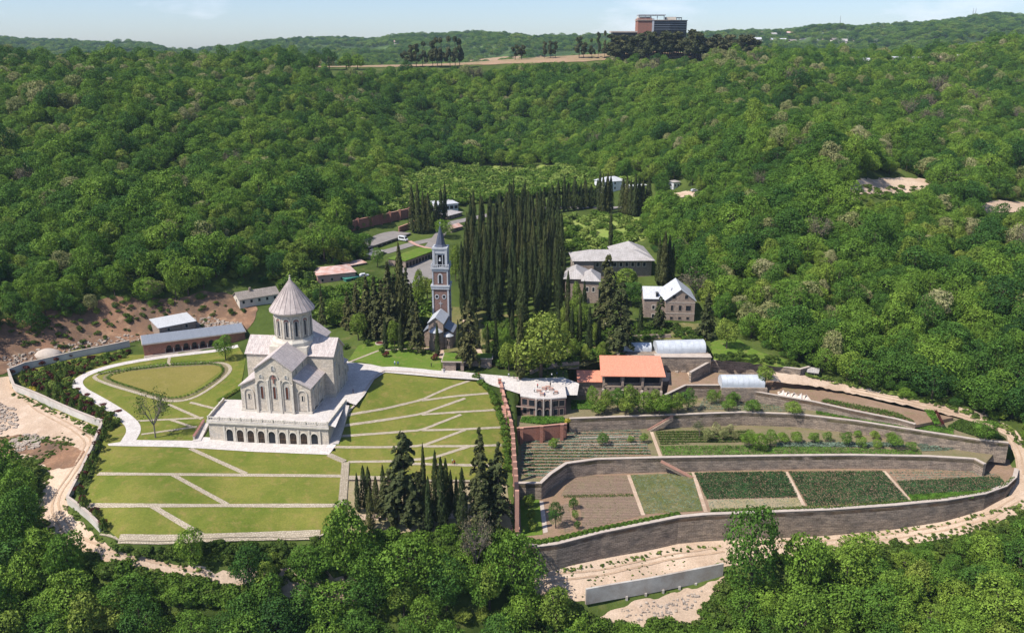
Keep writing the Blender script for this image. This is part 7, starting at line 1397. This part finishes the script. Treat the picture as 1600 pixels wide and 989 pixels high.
# tea terrace furniture and guests on the pavilion roof (floor level -1.4)
zt_ = -8 + 6.6
for i, (px, py) in enumerate([(842, 612), (850, 608), (856, 606), (861, 609), (847, 617), (868, 614)]):
    p = W(px, py, zt_); t = thing('wooden_table', 'reddish wooden table on the outdoor tea terrace above the pavilion', 'table', p, random.uniform(-.2, .2), 'tables on the tea terrace'); mb = MB(); mb.box(-.8, .8, -.4, .4, .7, .76); mb.build('tabletop', M['brickcap'], t)
    for sx in (-.7, .7):
        for sy in (-.3, .3): mb = MB(); mb.box(sx - .04, sx + .04, sy - .04, sy + .04, 0, .7); mb.build('leg', M['wood'], t)
    for sy in (-.85, .85): b_ = thing('bench', 'reddish bench beside a table on the tea terrace', 'bench', p + Vector((0, sy, 0)), 0, 'benches on the tea terrace'); mb = MB(); mb.box(-.75, .75, -.15, .15, .41, .46); mb.build('seat', M['brickcap'], b_); mb = MB(); mb.box(-.6, -.5, -.13, .13, 0, .41); mb.build('leg', M['wood'], b_); mb = MB(); mb.box(.5, .6, -.13, .13, 0, .41); mb.build('leg', M['wood'], b_)
for i, (px, py, c) in enumerate([(835, 613, W_), (853, 613, RD_), (860, 604, B_), (865, 617, W_), (851, 620, BL), (840, 606, RD_)]): person(W(px, py, zt_), c, B_, ['person in white at the left end of the tea terrace', 'person in red between tables on the tea terrace', 'person in black at the back of the tea terrace', 'person in white at the right railing of the tea terrace', 'person in blue at the front edge of the tea terrace', 'person in red at the back left of the tea terrace'][i], random.uniform(0, 6))
for i, (px, py, c) in enumerate([(795, 590, W_), (803, 592, B_), (856, 588, B_), (862, 590, W_), (870, 588, BL), (880, 588, B_), (808, 596, RD_)]):
    p = G(px, py); p.z += .12; person(p, c, B_, 'visitor in %s clothes in the shade at the back of the plaza' % {W_: 'white', B_: 'black', BL: 'blue', RD_: 'red'}[c], random.uniform(0, 6), 'visitors at the back of the plaza')
def vehicle(name, label, cat, p, rz, col, van=False):
    t = thing(name, label, cat, p, rz); L_, h_ = (5.6, 2.4) if van else (4.3, 1.45); m = plain(label[:12], col, coord='Object', rough=.35)
    pr = [(-L_ / 2, .35), (L_ / 2, .35), (L_ / 2, 1.0), (L_ / 2 - .5, 1.15), (L_ / 2 - 1.1, h_), (-L_ / 2 + .1, h_), (-L_ / 2, 1.0)] if van else [(-L_ / 2, .3), (L_ / 2, .3), (L_ / 2, .75), (L_ / 2 - 1.0, .9), (L_ / 2 - 1.7, h_), (-L_ / 2 + .9, h_), (-L_ / 2 + .1, .95)]
    mb = MB(); mb.yprism([(-.0, 0), (.0, 0), (.0, .0)], 0, 0) if False else mb.xprism([(a, b) for a, b in pr], -.9, .9); mb.build('body', m, t)
    mb = MB(); zb, ztp = (1.25, h_ - .25) if van else (.92, h_ - .1)
    for y in (-.92, .9): mb.box(-L_ / 2 + (.6 if van else 1.1), L_ / 2 - (1.35 if van else 1.75), y, y + .02, zb, ztp)
    mb.build('side_window', M['window'], t); mb = MB(); a, b = (L_ / 2 - .5, 1.15) if van else (L_ / 2 - 1.0, .9); c_, d_2 = (L_ / 2 - 1.1, h_) if van else (L_ / 2 - 1.7, h_)
    mb.slab([(a - .04, -.8, b + .12), (a - .04, .8, b + .12), (c_ + .1, .8, d_2 - .05), (c_ + .1, -.8, d_2 - .05)], .03); mb.build('windscreen', M['window'], t)
    for x in (-L_ / 2 + .9, L_ / 2 - .9):
        for y in (-.82, .82): w = MB(); w.tube((x, y - .11, .34), (x, y + .11, .34), .34, n=12); ob = w.build('wheel', M['window'], t); w = MB(); w.tube((x, y - .13, .34), (x, y + .13, .34), .17, n=10); w.build('rim', M['steel'], ob)
    return t
p = G(630, 377); p.z += .3; vehicle('van', 'white van parked on the asphalt bend beside the garage deck', 'van', p, R(-35), (.75, .76, .78), True)
p = G(651, 444); p.z += .3; vehicle('car', 'silver car parked in the forecourt behind the bell tower', 'car', p, R(10), (.35, .36, .38))
p = G(569, 433); p.z += .3; vehicle('car', 'white car parked right of the green canopy', 'car', p, R(20), (.7, .7, .72))
p = G(1085, 300); p.z += .3; vehicle('car', 'pale car on the dirt pull-in right of the roadside building', 'car', p, R(10), (.5, .52, .56))
structure(sheet('pull_in', GP([(1052, 302), (1072, 299), (1092, 304), (1090, 311), (1062, 309)]), 'dirt', .3, 4, jag=.8))
# netting tents on the top plot
for i in range(5):
    p = W(1221 + i * 9.5, 616 + i * 1.6, -.45, -.043); t = thing('netting_tent', 'pale netting pulled into a peak over the brown plot beside the lone greenhouse', 'netting', p, random.uniform(0, 3), 'netting tents on the top plot'); mb = MB(); n = 7
    P0 = [(1.5 * math.cos(6.283 * k / n) * random.uniform(.7, 1.3), 2.6 * math.sin(6.283 * k / n) * random.uniform(.8, 1.2), .05) for k in range(n)]; mb.add(P0 + [(-.5, -.6, 1.5), (.4, .8, 1.3)], [(k, (k + 1) % n, 7 + (k > 3)) for k in range(n)] + [(0, 8, 7), (4, 7, 8)]); mb.build('net', M['cloth'], t); mb = MB(); mb.tube((-.5, -.6, 0), (-.5, -.6, 1.52), .04, n=4); mb.build('stake', M['wood'], t)
# tarpaulin covered heap and rubble by the bank
p = G(76, 556); t = thing('covered_heap', 'low pale mound of building sand behind the garden wall at the left', 'heap', p); mb = MB(); mb.lathe([(4.6, -.5), (4.2, .9), (3.0, 2.1), (1.3, 2.8), (.1, 2.9)], 14); o = mb.build('mound', M['coping'], t, smooth=True); o.scale = (1.2, .8, 1)
def rocks(name, label, poly, n, seed, mat='rubble', s0=.2, s1=.7):
    X_, Y_ = inpx(poly, n, seed); Z_ = H(X_, Y_); r = np.random.default_rng(seed); mb = MB()
    for x, y, z in zip(X_, Y_, Z_):
        s = r.uniform(s0, s1); a, b, c = r.uniform(.6, 1.3, 3) * s; q = [(x + sx * a * r.uniform(.6, 1), y + sy * b * r.uniform(.6, 1), z + .1 + sz * c * r.uniform(.5, .9)) for sz in (-1, 1) for sy in (-1, 1) for sx in (-1, 1)]
        mb.add(q, [(0, 2, 3, 1), (4, 5, 7, 6), (0, 1, 5, 4), (1, 3, 7, 5), (3, 2, 6, 7), (2, 0, 4, 6)])
    o = stuff(mb.build(name, M[mat])); o['label'] = label; o['category'] = 'stones'; return o
rocks('rubble', 'pale rubble spread over the ground left of the dirt road', [(-20, 625), (25, 640), (28, 668), (0, 680), (-20, 680)], 200, 61)
rocks('rubble', 'grey gravel heap beside the dirt road at the left', [(10, 695), (40, 678), (70, 684), (60, 700), (20, 708)], 200, 62)
rocks('rubble', 'scattered stones at the foot of the eroded bank', [(0, 560), (60, 545), (200, 520), (240, 528), (120, 545), (20, 580)], 200, 63)
rocks('rubble', 'stones and rubble below the concrete retaining wall', [(960, 955), (1060, 935), (1100, 920), (1080, 950), (1000, 975)], 120, 64, s0=.15, s1=.5)
rocks('rubble', 'building rubble behind the white metal roofed shed', [(240, 500), (330, 495), (380, 505), (350, 515), (300, 512)], 240, 65)
# small round planter by the pale path, lamp posts along the plaza
p = G(594, 537); t = thing('round_planter', 'low round stone planter at the end of the small lawn path', 'planter', p); mb = MB(); mb.lathe([(1.9, -.3), (1.9, .45), (1.6, .46), (1.6, .3)], 16); mb.build('rim', M['coping'], t); mb = MB(); mb.lathe([(1.55, .1), (1.5, .35), (.6, .7), (.1, .8)], 12); mb.build('flowers', M['redshrub'], t)
# air: one even box around everything
HAZE = True
if HAZE:
    mb = MB(); mb.box(-4900, 4900, -330, 4400, -420, 420); o = stuff(mb.build('haze', None)); o['label'] = 'thin blue summer haze over the far hills'; o['category'] = 'haze'
    m = bpy.data.materials.new('haze'); m.use_nodes = True; t_ = m.node_tree; t_.nodes.clear(); ou = t_.nodes.new('ShaderNodeOutputMaterial'); pv_ = t_.nodes.new('ShaderNodeVolumePrincipled'); pv_.inputs['Density'].default_value = .00005; pv_.inputs['Color'].default_value = (.62, .80, 1, 1); pv_.inputs['Anisotropy'].default_value = .1
    t_.links.new(pv_.outputs[0], ou.inputs['Volume']); o.data.materials.append(m)
